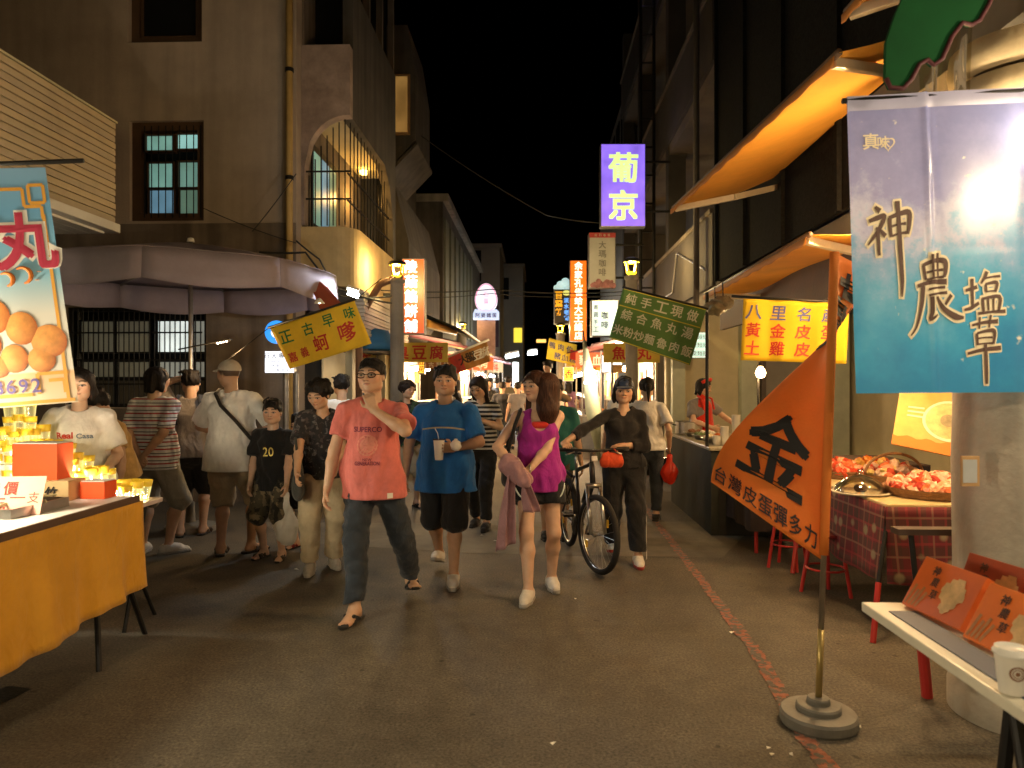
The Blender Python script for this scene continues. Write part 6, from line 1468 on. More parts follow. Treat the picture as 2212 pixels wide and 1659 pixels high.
# ------------------------------------------------------------------ right stall: plaid table with trays
def plaid():
    m = bpy.data.materials.new('red_plaid_cloth'); m.use_nodes = True; N = m.node_tree.nodes; L = m.node_tree.links; bs = N['Principled BSDF']; bs.inputs['Roughness'].default_value = .85
    tc = N.new('ShaderNodeTexCoord'); sp = N.new('ShaderNodeSeparateXYZ'); L.new(tc.outputs['Object'], sp.inputs[0]); src = None
    ad = N.new('ShaderNodeMath'); ad.operation = 'ADD'; L.new(sp.outputs['X'], ad.inputs[0]); L.new(sp.outputs['Y'], ad.inputs[1])
    def band(sock, per, wd, c, src):
        md = N.new('ShaderNodeMath'); md.operation = 'PINGPONG'; md.inputs[1].default_value = per; L.new(sock, md.inputs[0]); ls = N.new('ShaderNodeMath'); ls.operation = 'LESS_THAN'; ls.inputs[1].default_value = wd; L.new(md.outputs[0], ls.inputs[0])
        sc_ = N.new('ShaderNodeMath'); sc_.operation = 'MULTIPLY'; sc_.inputs[1].default_value = .6; L.new(ls.outputs[0], sc_.inputs[0])
        mx = N.new('ShaderNodeMix'); mx.data_type = 'RGBA'; mx.inputs[7].default_value = (*c, 1); L.new(sc_.outputs[0], mx.inputs[0])
        if src is None: mx.inputs[6].default_value = (.13, .015, .018, 1)
        else: L.new(src, mx.inputs[6])
        return mx.outputs[2]
    for per, wd, c in ((.085, .03, (.06, .03, .02)), (.04, .008, (.25, .025, .03)), (.12, .006, (.18, .13, .08))):
        src = band(sp.outputs['Z'], per, wd, c, src); src = band(ad.outputs[0], per, wd, c, src)
    v = N.new('ShaderNodeTexVoronoi'); v.inputs['Scale'].default_value = 6.5; L.new(tc.outputs['Object'], v.inputs['Vector']); ls = N.new('ShaderNodeMapRange'); ls.inputs[1].default_value = .16; ls.inputs[2].default_value = .26; ls.inputs[3].default_value = .8; ls.inputs[4].default_value = 0; L.new(v.outputs['Distance'], ls.inputs[0])
    mx = N.new('ShaderNodeMix'); mx.data_type = 'RGBA'; mx.inputs[7].default_value = (.26, .22, .13, 1); L.new(ls.outputs[0], mx.inputs[0]); L.new(src, mx.inputs[6]); L.new(mx.outputs[2], bs.inputs['Base Color'])
    return m
pc = onX(1905, 1085, 2.18); TX, TY, TZ2 = 2.18, 4.55, .80
t = thing('plaid_table', 'stall table with a red plaid flowered cloth and straw coloured top', 'table', (TX, TY, 0)); pm = plaid()
b = B(); box(b, 0, 2.2, 0, 1.7, TZ2 - .03, TZ2, .01); fin('top', b, mat('straw_oilcloth', (.55, .42, .20), .4, .12, 6, .15, 30, stretch=(8, 1, 1)), t)
b = B(); sheet(b, lambda u, v: (-.02 - .02 * v - .012 * math.sin(u * 22) * v, 1.72 * u - .012, TZ2 - .012 - v * (.46 + .02 * math.sin(u * 6))), 50, 10, .003); fin('cloth_side', b, pm, t, smooth=True)
b = B(); sheet(b, lambda u, v: (-.02 + 2.2 * u, -.02 - .02 * v - .014 * math.sin(u * 26) * v, TZ2 - .012 - v * (.47 + .02 * math.sin(u * 9))), 50, 10, .003); fin('cloth_front', b, pm, t, smooth=True)
for x, y in ((.0, .02), (.08, 1.6), (2.1, .05), (2.1, 1.6)):
    b = B(); tube(b, [(x + .02, y, TZ2 - .03), (x - .1, y - .12, .34)], .014, 8); fin('leg', b, dark_metal, t); b = B(); tube(b, [(x - .1, y - .12, .34), (x - .17, y - .2, 0)], .018, 8); fin('leg_sleeve', b, red_pl, t)
# shell trays
def tray(label, x, y, r, n, cols, seed, ring=False):
    t = thing('wicker_tray', label, 'tray', (x, y, TZ2 + .001), 0, 'round wicker trays on the plaid table'); wk = mat('wicker', (.22, .11, .045), .8, .3, 30, .6, 60)
    b = B(); lathe(b, [(0, .004), (r * .9, .004), (r, .06), (r * 1.03, .062), (r * 1.02, .05), (r * .92, 0), (0, 0)], n=36); fin('basket', b, wk, t, smooth=False)
    for k in range(3): b = B(); tube(b, [(r * (.935 + .03 * k) * math.cos(a), r * (.935 + .03 * k) * math.sin(a), .016 + .018 * k) for a in [i * 6.2832 / 30 for i in range(31)]], .008, 6); fin('weave', b, wk, t, smooth=True)
    b = B(); tube(b, [(r * .9 * math.cos(a), -r * .2, .06 + .16 * math.sin(a)) for a in [i * math.pi / 14 for i in range(15)]], .011, 8) if ring else tube(b, [(r, 0, .05), (r * 1.08, 0, .06), (r, .06, .05)], .008, 6); fin('handle', b, wk, t, smooth=True)
    random.seed(seed); mats = [mat('pack_%d_%d' % (seed, i), c, .25, .3, 14, .2, 40, coat=.4) for i, c in enumerate(cols)]; bases = []
    for k in range(5):
        b = B(); bmesh.ops.create_icosphere(b, subdivisions=2, radius=.034)
        for v in b.verts: v.co *= 1 + random.uniform(-.22, .22); v.co.z *= .7
        me = bpy.data.meshes.new('packet'); b.to_mesh(me); b.free(); bases.append(me)
    cp = {}
    for i in range(n):
        a = random.random() * 6.28; q = math.sqrt(random.random()) * r * .86; k = random.randrange(5); mi = random.randrange(len(mats))
        if (k, mi) not in cp: me = bases[k].copy(); me.materials.append(mats[mi]); cp[(k, mi)] = me
        o = link('packet', cp[(k, mi)], None, t, (q * math.cos(a), q * math.sin(a), .035 + (1 - (q / r) ** 2) * .10 * random.uniform(.5, 1.1)), (random.random() * 3, random.random() * 3, random.random() * 6)); s = random.uniform(.8, 1.35); o.scale = (s, s, s)
REDS = [(.55, .07, .03), (.62, .16, .06), (.70, .32, .18), (.72, .50, .34), (.45, .05, .03)]
p = W(1995, 1040, 4.95); tray('wide wicker tray heaped with shiny red packets next to the column', p.x, 4.92, .30, 150, REDS, 5)
p = W(1900, 985, 5.6); tray('wicker tray of red and pale packets with an arched handle', p.x + .05, 5.62, .24, 90, REDS[:4] + [(.6, .45, .15)], 6, True)
p = W(1815, 990, 5.7); tray('small wicker tray of red packets beside the flag', p.x + .02, 5.85, .17, 60, REDS[:3], 7)
p = W(1845, 950, 6.0); tray('wicker tray with orange packets at the back of the plaid table', p.x + .1, 6.02, .18, 60, [(.75, .25, .03), (.7, .4, .1), (.55, .1, .03)], 8)
# clear cake dome on a plate
p = W(1835, 1020, 5.05); t = thing('food_dome', 'clear domed cover over a sample dish on the plaid table', 'cover', (p.x + .02, 5.0, TZ2 + .001))
b = B(); lathe(b, [(0, 0), (.17, 0), (.19, .012), (.185, .016), (0, .01)], n=30); fin('plate', b, mat('cream_plate', (.65, .55, .38), .25, .05, 5), t, smooth=True)
b = B(); lathe(b, [(.168, .016), (.160, .05), (.10, .10), (.03, .125), (.012, .130), (.012, .145), (.022, .155), (.015, .165), (0, .167)], n=30); fin('dome', b, glass('dome_plastic', (.96, .94, .86), .03, .5), t, smooth=True)
b = B(); bmesh.ops.create_icosphere(b, subdivisions=2, radius=.045, matrix=Matrix.Translation((0, 0, .035)) @ Matrix.Diagonal((1, 1, .7, 1))); fin('sample', b, wood_d, t, smooth=True)
# tilted food placard
c = [W(1945, 838, 5.45), W(2140, 838, 5.2), W(2140, 1005, 5.0), W(1925, 960, 5.2)]
t = thing('food_placard', 'leaning amber placard printed with a pale food bowl', 'placard'); fn = quad_fn(c, 0); b = B(); sheet(b, lambda u, v: fn(u, v), 4, 4, .012); fin('board', b, mat('amber_print', (.75, .42, .10), .45, .25, 3, var2=.2), t)
for rr_, mm, lf in ((.165, INK['cream'], .016), (.145, mat('print_bowl', (.72, .52, .20), .5, .4, 10), .019), (.05, mat('print_mush', (.35, .28, .14), .5, .4, 12), .022)):
    b = B(); ctr = b.verts.new(fn(.56, .52, lf)); n = 28; rg = [b.verts.new(fn(.56 + rr_ / fn.w * math.cos(a), .52 + rr_ / fn.h * math.sin(a), lf)) for a in [i * 6.2832 / n for i in range(n)]]
    for i in range(n): b.faces.new((ctr, rg[i], rg[(i + 1) % n]))
    fin('printed_bowl', b, mm, t)
b = B(); sheet(b, lambda u, v: fn(u, .84 + v * .16 + .02 * math.sin(u * 30) * (1 - v), .015), 20, 2); fin('printed_border', b, INK['orange'], t)
for q in ((.12, .35, .30, .36), (.12, .42, .34, .43), (.12, .49, .30, .50)): print_bar(t, fn, *q, .014, INK['cream'], .016)
# card pinned to the column
p = W(2095, 1015, 3.1); t = thing('pinned_card', 'small framed card fixed to the round column', 'card', p, YAW); b = B(); box(b, -.038, .038, -.006, .006, -.07, .06); fin('backing', b, mat('tan_card', (.45, .28, .12), .6, .1, 8), t); b = B(); box(b, -.034, .026, -.009, -.0065, -.055, .045); fin('paper', b, mat('grey_paper', (.42, .44, .44), .6, .1, 8), t)

# ------------------------------------------------------------------ near right: white shelf with boxes and paper cup
t = thing('white_shelf', 'narrow white trestle shelf holding orange boxes and a paper cup', 'table', (1.235, 0, 0)); SZ = .72
b = B(); box(b, 0, .9, .9, 2.78, SZ - .035, SZ, .006); fin('top', b, mat('white_laminate', (.70, .66, .52), .4, .05, 5), t)
b = B(); box(b, .045, .14, 1.0, 2.66, SZ + .0005, SZ + .004); fin('blue_strip', b, mat('slate_strip', (.07, .09, .13), .6, .1, 5), t)
for y in (2.05,):
    for a, c_ in (((.09, y, SZ - .03), (.03, y - .30, 0)), ((.12, y + .04, SZ - .03), (.10, y + .12, 0)), ((.8, y, SZ - .03), (.8, y - .2, 0)), ((.8, y + .04, SZ - .03), (.8, y + .22, 0))): b = B(); tube(b, [a, c_], .019, 10); fin('leg', b, dark_metal, t)
    b = B(); tube(b, [(.06, y - .17, .3), (.8, y - .1, .3)], .012, 8); fin('brace', b, dark_metal, t)
obx = mat('orange_box_print', (.72, .15, .03), .4, .12, 5); shroom = mat('print_flower', (.75, .48, .22), .5, .3, 14)
def tea_box(label, x, y, lean, rz, col=obx):
    t = thing('tea_box', label, 'box', (x, y, SZ + .012), rz, 'orange gift boxes on the white shelf'); w_, h_, d_ = .30, .20, .035
    M = Matrix.Rotation(-lean, 4, 'X')
    b = B(); box(b, -w_ / 2, w_ / 2, 0, d_, 0, h_, .003, M); fin('box', b, col, t)
    F = lambda u, v, lift=0.: (M @ Vector(((u - .5) * w_, -.001 - lift, h_ * (1 - v)))); F.w = w_; F.h = h_
    for k, (cu, cv, r_) in enumerate(((.66, .38, .034), (.75, .48, .034), (.62, .54, .034), (.70, .64, .030), (.58, .44, .026), (.72, .30, .024), (.66, .74, .026))):
        b = B(); ctr = b.verts.new(F(cu, cv, .001 + k * .0003)); n = 14; rg = [b.verts.new(F(cu + r_ * (1 + .15 * math.sin(5 * a)) / w_ * math.cos(a), cv + r_ * (1 + .15 * math.sin(5 * a)) / h_ * math.sin(a), .001 + k * .0003)) for a in [i * 6.2832 / n for i in range(n)]]
        for i in range(n): b.faces.new((ctr, rg[i], rg[(i + 1) % n]))
        fin('printed_petal', b, shroom, t)
    letters(t, F, '神', .30, .20, .1, .18, INK['brown'], .01, lift=.002); letters(t, F, '農', .36, .40, .1, .18, INK['brown'], .01, lift=.002); letters(t, F, '草', .42, .62, .1, .18, INK['brown'], .01, lift=.002)
    for k in range(4): print_bar(t, F, .05 + k * .06, .95, .10 + k * .07, .55 + .08 * (k % 2), .012, mat('print_stalk', (.5, .22, .08), .5, .3, 12), .0015)
    return t
SX = 1.25
tea_box('orange gift box with a pale flower print leading the leaning row on the shelf', SX + .13, 2.58, R(30), R(-82))
tea_box('orange gift box with a pale flower print, next to the paper cup', SX + .15, 2.23, R(30), R(-82), mat('orange_box_bright', (.85, .20, .03), .35, .1, 5))
tea_box('orange gift box standing behind the leaning row, beside the column', SX + .33, 2.60, R(22), R(-80), mat('orange_box_dark', (.35, .07, .03), .4, .12, 5))
tea_box('bright orange gift box in the second row on the white shelf', SX + .34, 2.27, R(24), R(-80))
tea_box('dull red gift box at the back end of the second row', SX + .50, 2.42, R(22), R(-80), mat('box_dull_red', (.30, .06, .04), .4, .12, 5))
p = W(2158, 1480, 2.0); t = thing('paper_cup', 'white lidded paper cup with a round brown seal on the white shelf', 'cup', (1.273, 1.97, SZ + .003))
b = B(); lathe(b, [(0, 0), (.030, 0), (.031, .004), (.042, .105), (.043, .108), (0, .108)], n=40); fin('cup', b, mat('white_card', (.78, .74, .64), .5, .04, 8), t, smooth=True)
b = B(); lathe(b, [(.0440, .102), (.0465, .104), (.0465, .110), (.0425, .113), (.041, .122), (.037, .123), (.035, .119), (0, .119)], n=40); fin('lid', b, mat('white_lid', (.80, .78, .70), .3, .03, 8), t, smooth=True)
def cupF(x, y): r_ = .031 + .011 * (y - .004) / .10 + .0008; a = -math.pi / 2 - .22 + x / r_; return (r_ * math.cos(a), r_ * math.sin(a), y)
seal = mat('seal_brown', (.25, .12, .06), .6, .15, 20)
for r0, r1 in ((.0155, .020), (.0, .006), (.010, .0125)):
    b = B(); n = 26; o_ = [b.verts.new(cupF(r1 * math.cos(a), .062 + r1 * math.sin(a))) for a in [i * 6.2832 / n for i in range(n)]]
    if r0 > 0:
        i_ = [b.verts.new(cupF(r0 * math.cos(a), .062 + r0 * math.sin(a))) for a in [i * 6.2832 / n for i in range(n)]]
        for i in range(n): b.faces.new((o_[i], o_[(i + 1) % n], i_[(i + 1) % n], i_[i]))
    else: b.faces.new(o_)
    fin('printed_seal', b, seal, t)
# red stools between the stalls
red_d = mat('dull_red_plastic', (.16, .012, .012), .5, .2, 6)
def stool(label, x, y, rz):
    t = thing('red_stool', label, 'stool', (x, y, 0), rz, 'red stools under the stall'); 
    b = B(); lathe(b, [(0, .44), (.15, .44), (.16, .45), (.15, .465), (0, .47)], n=20); fin('seat', b, red_d, t)
    for k in range(4): a = k * math.pi / 2 + .78; b = B(); tube(b, [(.10 * math.cos(a), .10 * math.sin(a), .44), (.17 * math.cos(a), .17 * math.sin(a), 0)], .014, 8); fin('leg', b, red_pl, t)
    b = B(); tube(b, [(.135 * math.cos(a), .135 * math.sin(a), .2) for a in [i * 6.2832 / 16 for i in range(17)]], .008, 6); fin('ring', b, red_pl, t)
stool('red round stool tucked at the corner of the plaid table', 2.12, 5.35, .3); stool('red round stool beside the dark clothed goods table', 2.12, 6.15, .9)
t = thing('red_post_foot', 'red sleeved trestle foot standing under the white shelf end', 'stand', (1.93, 3.62, 0)); b = B(); tube(b, [(0, 0, 0), (-.03, .02, .42)], .026, 10); fin('sleeve', b, red_pl, t); b = B(); tube(b, [(-.03, .02, .42), (-.06, .04, .80)], .014, 8); fin('leg', b, dark_metal, t); b = B(); box(b, -.07, .03, -.02, .06, .40, .44, .004); fin('collar', b, red_pl, t); b = B(); box(b, -.14, .6, 0, .08, .80, .83); fin('cross_bar', b, wood_d, t)

# ------------------------------------------------------------------ middle right: goods table, cups, apron stall
t = thing('goods_table', 'dark clothed table of bottled orange goods behind the flag', 'table', (1.95, 6.6, 0)); dk = mat('dark_cloth', (.03, .02, .02), .9, .2, 5, .3, 60)
b = B(); box(b, 0, 1.6, 0, .9, .78, .82, .006); fin('top', b, wood_d, t); b = B(); sheet(b, lambda u, v: (-.01 - .015 * math.sin(u * 17) * v, .9 * u, .81 - v * .6), 20, 6, .003); fin('cloth_side', b, dk, t); b = B(); sheet(b, lambda u, v: (1.6 * u - .01, -.01 - .015 * math.sin(u * 23) * v, .81 - v * .6), 24, 6, .003); fin('cloth_front', b, dk, t)
for x, y in ((.06, .06), (.06, .84), (1.54, .06), (1.54, .84)): b = B(); tube(b, [(x, y, .78), (x, y, 0)], .018, 8); fin('leg', b, red_pl, t)
jar_m = glass('jar_glass', (.95, .85, .6), .05, .4)
def jar():
    t = thing('goods_jar', 'orange filled jar in the rows on the dark clothed table', 'jar', (0, 0, 0), 0, 'orange jars on the dark table')
    b = B(); lathe(b, [(0, .004), (.030, .004), (.030, .085), (0, .085)], n=14); fin('filling', b, mat('orange_snack', (.70, .25, .04), .5, .4, 30), t, smooth=True)
    b = B(); lathe(b, [(0, 0), (.034, 0), (.034, .095), (.028, .10)], n=14); fin('glass', b, jar_m, t, smooth=True); b = B(); lathe(b, [(.030, .10), (.032, .10), (.032, .118), (0, .12)], n=14); fin('lid', b, mat('orange_lid', (.75, .28, .04), .35, .1, 8), t); return t
jr = jar(); k = 0
for ix in range(8):
    for iy in range(3):
        o = jr if k == 0 else copy_tree(jr); o.location = (2.05 + ix * .085, 6.72 + iy * .1, .821); k += 1
random.seed(9)
for ix in range(6):
    o = copy_tree(jr); o['label'] = 'orange filled jar stacked on top of the other jars'; o['group'] = 'orange jars in the upper row'; o.location = (2.1 + ix * .095, 6.82, .942); o.rotation_euler = (0, 0, random.random() * 6)
# paper cup stacks
for i, (px, py, n) in enumerate(((1565, 942, 8), (1590, 935, 14), (1548, 945, 3))):
    p = W(px, py, 7.6); t = thing('cup_stack', ('short stack of white paper cups on the steel counter', 'tall stack of white paper cups on the steel counter', 'low stack of white paper cups near the cook')[i], 'cup stack', (p.x, p.y, .905))
    for k in range(n): 
        b = B(); lathe(b, [(0, k * .02), (.036, k * .02), (.045, k * .02 + .055), (.047, k * .02 + .057), (.043, k * .02 + .056)], n=16); fin('cup', b, MATS['white_card'], t, smooth=True)
t = thing('steel_counter', 'grey steel stall counter with pale top where the cook works', 'counter', (1.78, 7.4, 0))
b = B(); box(b, 0, .08, 0, 2.2, .0, .87); fin('side_panel', b, mat('grey_green_panel', (.04, .042, .034), .8, .3, 4, spec=.1), t); b = B(); box(b, -.03, .75, -.05, 2.25, .872, .902, .004); fin('top', b, mat('pale_marble', (.36, .32, .22), .3, .3, 14), t); b = B(); box(b, .082, .7, 0, .05, 0, .87); fin('front_panel', b, mat('grey_panel', (.04, .038, .034), .8, .3, 4, spec=.1), t)
b = B(); tube(b, [(-.02, .1, .9), (-.02, .1, 2.5)], .018, 8); fin('post', b, dark_metal, t)
t = thing('steel_pot', 'dark steel pot at the end of the counter', 'pot', (1.95, 9.3, .903)); b = B(); lathe(b, [(0, 0), (.16, 0), (.17, .02), (.17, .16), (.18, .17), (.165, .17), (.16, .03), (0, .03)], n=24); fin('pot', b, steel, t, smooth=False)
for sg in (-1, 1): b = B(); tube(b, [(sg * .17, -.03, .12), (sg * .21, 0, .13), (sg * .17, .03, .12)], .008, 6); fin('handle', b, dark_metal, t)
for i, (c_, lb) in enumerate((((.6, .5, .3), 'pale noodles'), ((.55, .16, .04), 'orange sausage'), ((.10, .16, .04), 'green vegetables'), ((.6, .55, .45), 'white fish balls'), ((.22, .10, .04), 'brown braised tofu'))):
    t = thing('food_bowl', 'steel bowl of %s on the steel counter' % lb, 'bowl', (1.92 + .12 * (i % 2), 7.95 + i * .24, .903)); b = B(); lathe(b, [(0, 0), (.07, 0), (.12, .06), (.125, .06), (.115, .05), (.06, .01), (0, .01)], n=20); fin('bowl', b, steel, t, smooth=True)
    random.seed(i)
    for k in range(12): b = B(); a = random.random() * 6.28; q = random.random() * .08; bmesh.ops.create_icosphere(b, subdivisions=1, radius=.028, matrix=Matrix.Translation((q * math.cos(a), q * math.sin(a), .05 + .03 * random.random())) @ Matrix.Diagonal((1.2, .9, .8, 1))); fin('morsel', b, mat('morsel_%d' % i, c_, .5, .3, 30), t, smooth=True)
for i, (px, py, D) in enumerate(((1545, 665, 6.9), (1562, 655, 6.9))):
    p = W(px, py, D); t = thing('hanging_bag_bunch', ('bunch of clear plastic bags tied under the low awning', 'smaller bunch of plastic bags beside the awning arm')[i], 'bags', p); b = B(); bmesh.ops.create_icosphere(b, subdivisions=3, radius=.10)
    for v in b.verts: v.co *= 1 + .25 * math.sin(v.co.x * 60 + i) * math.sin(v.co.z * 45 + v.co.y * 30); v.co.z *= .7
    fin('bags', b, mat('bag_poly', (.35, .30, .20), .25, .3, 20, thin=.4), t, smooth=True); b = B(); tube(b, [(0, 0, .05), (0, .02, .2)], .006, 6); fin('tie', b, dark_metal, t)
# lit menu board over the right shop
t, F = boxsign('menu_lightbox', 'pale glowing menu lightbox behind the green cloth banner', 1478, 716, 1532, 775, 11.6, glow('menupale', (.55, .85, .75), .9, .3), .1)
for r_ in range(3): letters(t, F, '肉羹麵飯', .5, .2 + .3 * r_, .22, .2, INK['grey'], .0)
# parked scooter
sp_ = W(1462, 980, 10.6)
t = thing('parked_scooter', 'dark parked motor scooter with a round mirror near the cook', 'scooter', (1.95, 10.7, 0), R(70)); bk = mat('black_gloss', (.015, .015, .016), .2, .1, 8, coat=.5)
for y in (-.6, .6):
    b = B(); lathe(b, [(.12, -.04), (.20, -.045), (.225, 0), (.20, .045), (.12, .04)], n=24, M=Matrix.Translation((0, y, .225)) @ Matrix.Rotation(R(90), 4, 'Y')); w = fin('wheel', b, mat('tyre', (.012, .012, .012), .85, .1, 8), t, smooth=True); b = B(); lathe(b, [(0, -.03), (.12, -.035), (.12, .035), (0, .03)], n=16, M=Matrix.Translation((0, y, .225)) @ Matrix.Rotation(R(90), 4, 'Y')); fin('rim', b, steel, w)
v = Vol((-.25, -.9, .2), (.25, .85, 1.1), .016); v.cone((0, -.72, .55), (0, -.1, .55), .15, .14, .08); v.cone((0, -.1, .33), (0, .40, .30), .14, .12, .08); v.cone((0, .40, .34), (0, .55, .95), .13, .10, .08); v.cone((0, .62, .5), (0, .66, .38), .12, .09, .08); v.ell((0, .56, .95), (.16, .12, .11), .05)
put_mesh('fairing', [v.mesh()], bk, t)
v = Vol((-.2, -.85, .6), (.2, .1, .9), .014); v.cone((0, -.68, .72), (0, -.08, .70), .11, .10, .06, oval=((1, 0, 0), 1.3)); put_mesh('seat', [v.mesh()], mat('vinyl', (.02, .018, .016), .5, .2, 10), t)
b = B(); tube(b, [(-.33, .42, 1.02), (-.1, .52, 1.06), (.1, .52, 1.06), (.33, .42, 1.02)], .015, 8); fin('handlebar', b, dark_metal, t)
for sg in (-1, 1):
    b = B(); tube(b, [(sg * .22, .46, 1.05), (sg * .30, .48, 1.26)], .007, 6); a_ = fin('mirror', b, dark_metal, t); b = B(); lathe(b, [(0, 0), (.06, .0), (.055, .025), (0, .03)], n=18, M=Matrix.Translation((sg * .31, .47, 1.29)) @ Matrix.Rotation(R(100), 4, 'X')); fin('mirror_glass', b, mat('mirror', (.8, .8, .8), .05, 0, metal=1.), a_)
b = B(); lathe(b, [(0, .0), (.07, .0), (.06, .03), (0, .04)], n=16, M=Matrix.Translation((0, .67, .9)) @ Matrix.Rotation(R(-80), 4, 'X')); fin('headlight', b, mat('lamp_lens', (.6, .6, .58), .1, .05), t)
# ------------------------------------------------------------------ overhead wires and litter
def wire(label, pts, r=.008, n=12):
    P = []; pts = [Vector(p) for p in pts]
    for a, c_ in zip(pts, pts[1:]):
        for i in range(n): q = i / n; p = a.lerp(c_, q); p.z -= .04 * (c_ - a).length * 4 * q * (1 - q) * .5; P.append(p)
    P.append(pts[-1]); b = B(); tube(b, P, r, 6); return tag(fin('overhead_wire', b, mat('wire', (.02, .02, .02), .6, 0), smooth=True), label, 'wire', 'overhead wires')
wire('wire sagging from the bay window house to the lilac sign', [W(905, 290, 15), W(1180, 465, 15), W(1300, 482, 15)], .010)
wire('wire crossing the lane before the egg sign', [W(800, 625, 11), W(1060, 625, 12.5), W(1345, 630, 12)], .010)
wire('second wire just under the one before the egg sign', [W(800, 640, 11), W(1060, 634, 12.5), W(1345, 638, 12)], .007)
wire('slack cable looping from the plaster house corner to the lane lamp', [W(560, 545, 8.9), W(660, 545, 9), W(720, 620, 9), W(845, 655, 10)], .014)
wire('second cable running beside the slack cable loop', [W(640, 520, 9), W(690, 560, 9), W(735, 640, 9.2), W(845, 640, 10)], .012)
wire('thin cable slanting across the plaster house wall', [W(545, 500, 9.2), W(640, 375, 9.2)], .006)
wire('thin cable drooping below the plaster house window', [W(440, 450, 9.2), W(640, 525, 9.2)], .006)
random.seed(31)
for i, (px, py) in enumerate(((1243, 1296), (1195, 1610), (1667, 1634), (1709, 1634), (1857, 1574), (1580, 1369), (1070, 1170), (1041, 1158), (1660, 1620), (640, 1232), (2042, 1445))):
    p = G(px, py); b = B(); s = random.uniform(.008, .02); q = [(-s, -s * .5, .0), (s * .9, -s * .7, .004), (s * 1.1, s * .5, .001), (-s * .8, s * .6, .006)]; vs = [b.verts.new(v) for v in q]; b.faces.new(vs); r_ = bmesh.ops.extrude_face_region(b, geom=list(b.faces)); bmesh.ops.translate(b, verts=[v for v in r_['geom'] if isinstance(v, bmesh.types.BMVert)], vec=(0, 0, .002))
    tag(fin('paper_scrap', b, MATS['white_card'], None, (p.x, p.y, .007), (0, 0, random.random() * 6)), 'small white paper scrap lying on the road', 'litter', 'paper scraps on the road')
# ------------------------------------------------------------------ people
HAIRC = {'black': (.010, .008, .007), 'brown': (.045, .018, .010), 'dark': (.018, .012, .010), 'grey': (.05, .045, .04)}
RES = {'near': (.0098, .0047, .007), 'mid': (.013, .0068, .010), 'far': (.022, .013, .015)}
def person(label, px, D, rz, H=1.7, sex='m', res='near', tone='mid', hair=('short', 'black'), top=None, topm=None, low=None, lowm=None, shoes=('trainer', None, None), bodykw=None, cap=None, group=None, x=None, z=0., seed=1, **fk):
    if x is None: x, y = XD(px, D)
    else: y = D
    t = thing('person', label, 'person', (x, y, z), rz + YAW, group); h, hh, hc = RES[res]
    f = Fig(H, sex, **fk); bk = dict(bodykw or {})
    bare = shoes is not None and shoes[0] in ('flip', 'sandal')
    t_body = put_mesh('body', body_mesh(f, tone, h, hh, hd=(.0062 if res == 'near' else None), barefoot=(bare, bare), **bk), skin_mat(), t)
    if hair: put_mesh('hair', hair_mesh(f, hair[0], hc, seed), hair_mat(hair[1] + '_hair', HAIRC[hair[1]]), t)
    o = {}
    if topm is not None: o['top'] = put_mesh('shirt', shirt_mesh(f, h, seed=seed, **(top or {})), topm, t)
    if lowm is not None: o['low'] = put_mesh('shorts' if (low or {}).get('to', 1) <= 1.25 else 'trousers', legs_mesh(f, h, seed=seed + 2, **(low or {})), lowm, t)
    if shoes:
        for i in (0, 1):
            u, s = shoe_mesh(f, i, shoes[0], .006 if res == 'near' else h); su = put_mesh('shoe' if shoes[0] == 'trainer' else 'sandal', [u], shoes[1], t); put_mesh('sole', [s], shoes[2] or shoes[1], su)
    if cap is not None:
        c, br = cap_meshes(f, hc); k = put_mesh('cap', [c], cap, t); put_mesh('brim', [br], cap, k)
    return t, f, o
def wp(t, p):
    """a point of a person's own frame in the world"""
    M = Matrix.Translation(t.location) @ t.rotation_euler.to_matrix().to_4x4(); return M @ Vector([float(v) for v in p])
def blob(name, cones, m, parent, h=.007, wr=0., seed=2, ells=()):
    """soft one-piece thing from tapered lengths"""
    P = np.array([q for c in cones for q in c[:2]] + [e[0] for e in ells]); r = max([max(c[2], c[3]) * 1.6 for c in cones] + [max(e[1]) for e in ells]); v = Vol(P.min(0) - r - .02, P.max(0) + r + .02, h)
    for c in cones: v.cone(c[0], c[1], c[2], c[3], c[4] if len(c) > 4 else .02, oval=c[5] if len(c) > 5 else None)
    for e in ells: v.ell(e[0], e[1], .02)
    if wr: v.wrinkle(wr, 40, seed)
    return put_mesh(name, [v.mesh()], m, parent)
white_c = cloth('white_cotton', (.76, .74, .70)); black_c = cloth('black_cotton', (.016, .016, .017)); khaki = cloth('khaki_twill', (.36, .285, .185)); grey_c = cloth('grey_cotton', (.22, .20, .19)); cream_c = cloth('cream_trousers', (.52, .44, .30)); denim = cloth('dark_denim', (.032, .040, .052), .3, .5, .9, None, 9)
whs = cloth('white_leather', (.66, .63, .58), .05, .1, .5); gsole = cloth('grey_rubber', (.30, .29, .27), .1, .2, .7); dks = cloth('dark_rubber', (.02, .018, .016), .1, .2, .7); brs = cloth('brown_leather', (.06, .04, .025), .15, .2, .6)

# man in the pink T-shirt
t, f, o = person('man in a pink printed T-shirt, jeans and flip-flops touching his chin', 806, 4.95, R(184), 1.72, 'm', build=1.04, feet=[(-.24, -.30, .045, -.25, -.25), (.09, .24, 0, .30)], hands=[V3(-.03, .185, 1.375), V3(.30, .10, .82)], elbow=[V3(-1, .25, -.6), V3(1, -.7, 0)], head=(-.28, -.02, .03),
    hair=('recede', 'black'), top=dict(hem=-.15, belly=.022, flare=.03, ease=.024, sleeve=.66, wr=.0065), topm=cloth('pink_cotton', (.66, .18, .155), .14, .4), low=dict(to=1.93, ease=.026, wr=.006), lowm=denim, shoes=('flip', dks, dks), bodykw=dict(handinfo=({'d': V3(.35, .05, 1), 'n': V3(.3, -1, .1), 't': V3(1, .2, 0), 'c': .75}, {'n': V3(-1, 0, 0), 't': V3(0, 1, 0), 'c': .45})), seed=4)
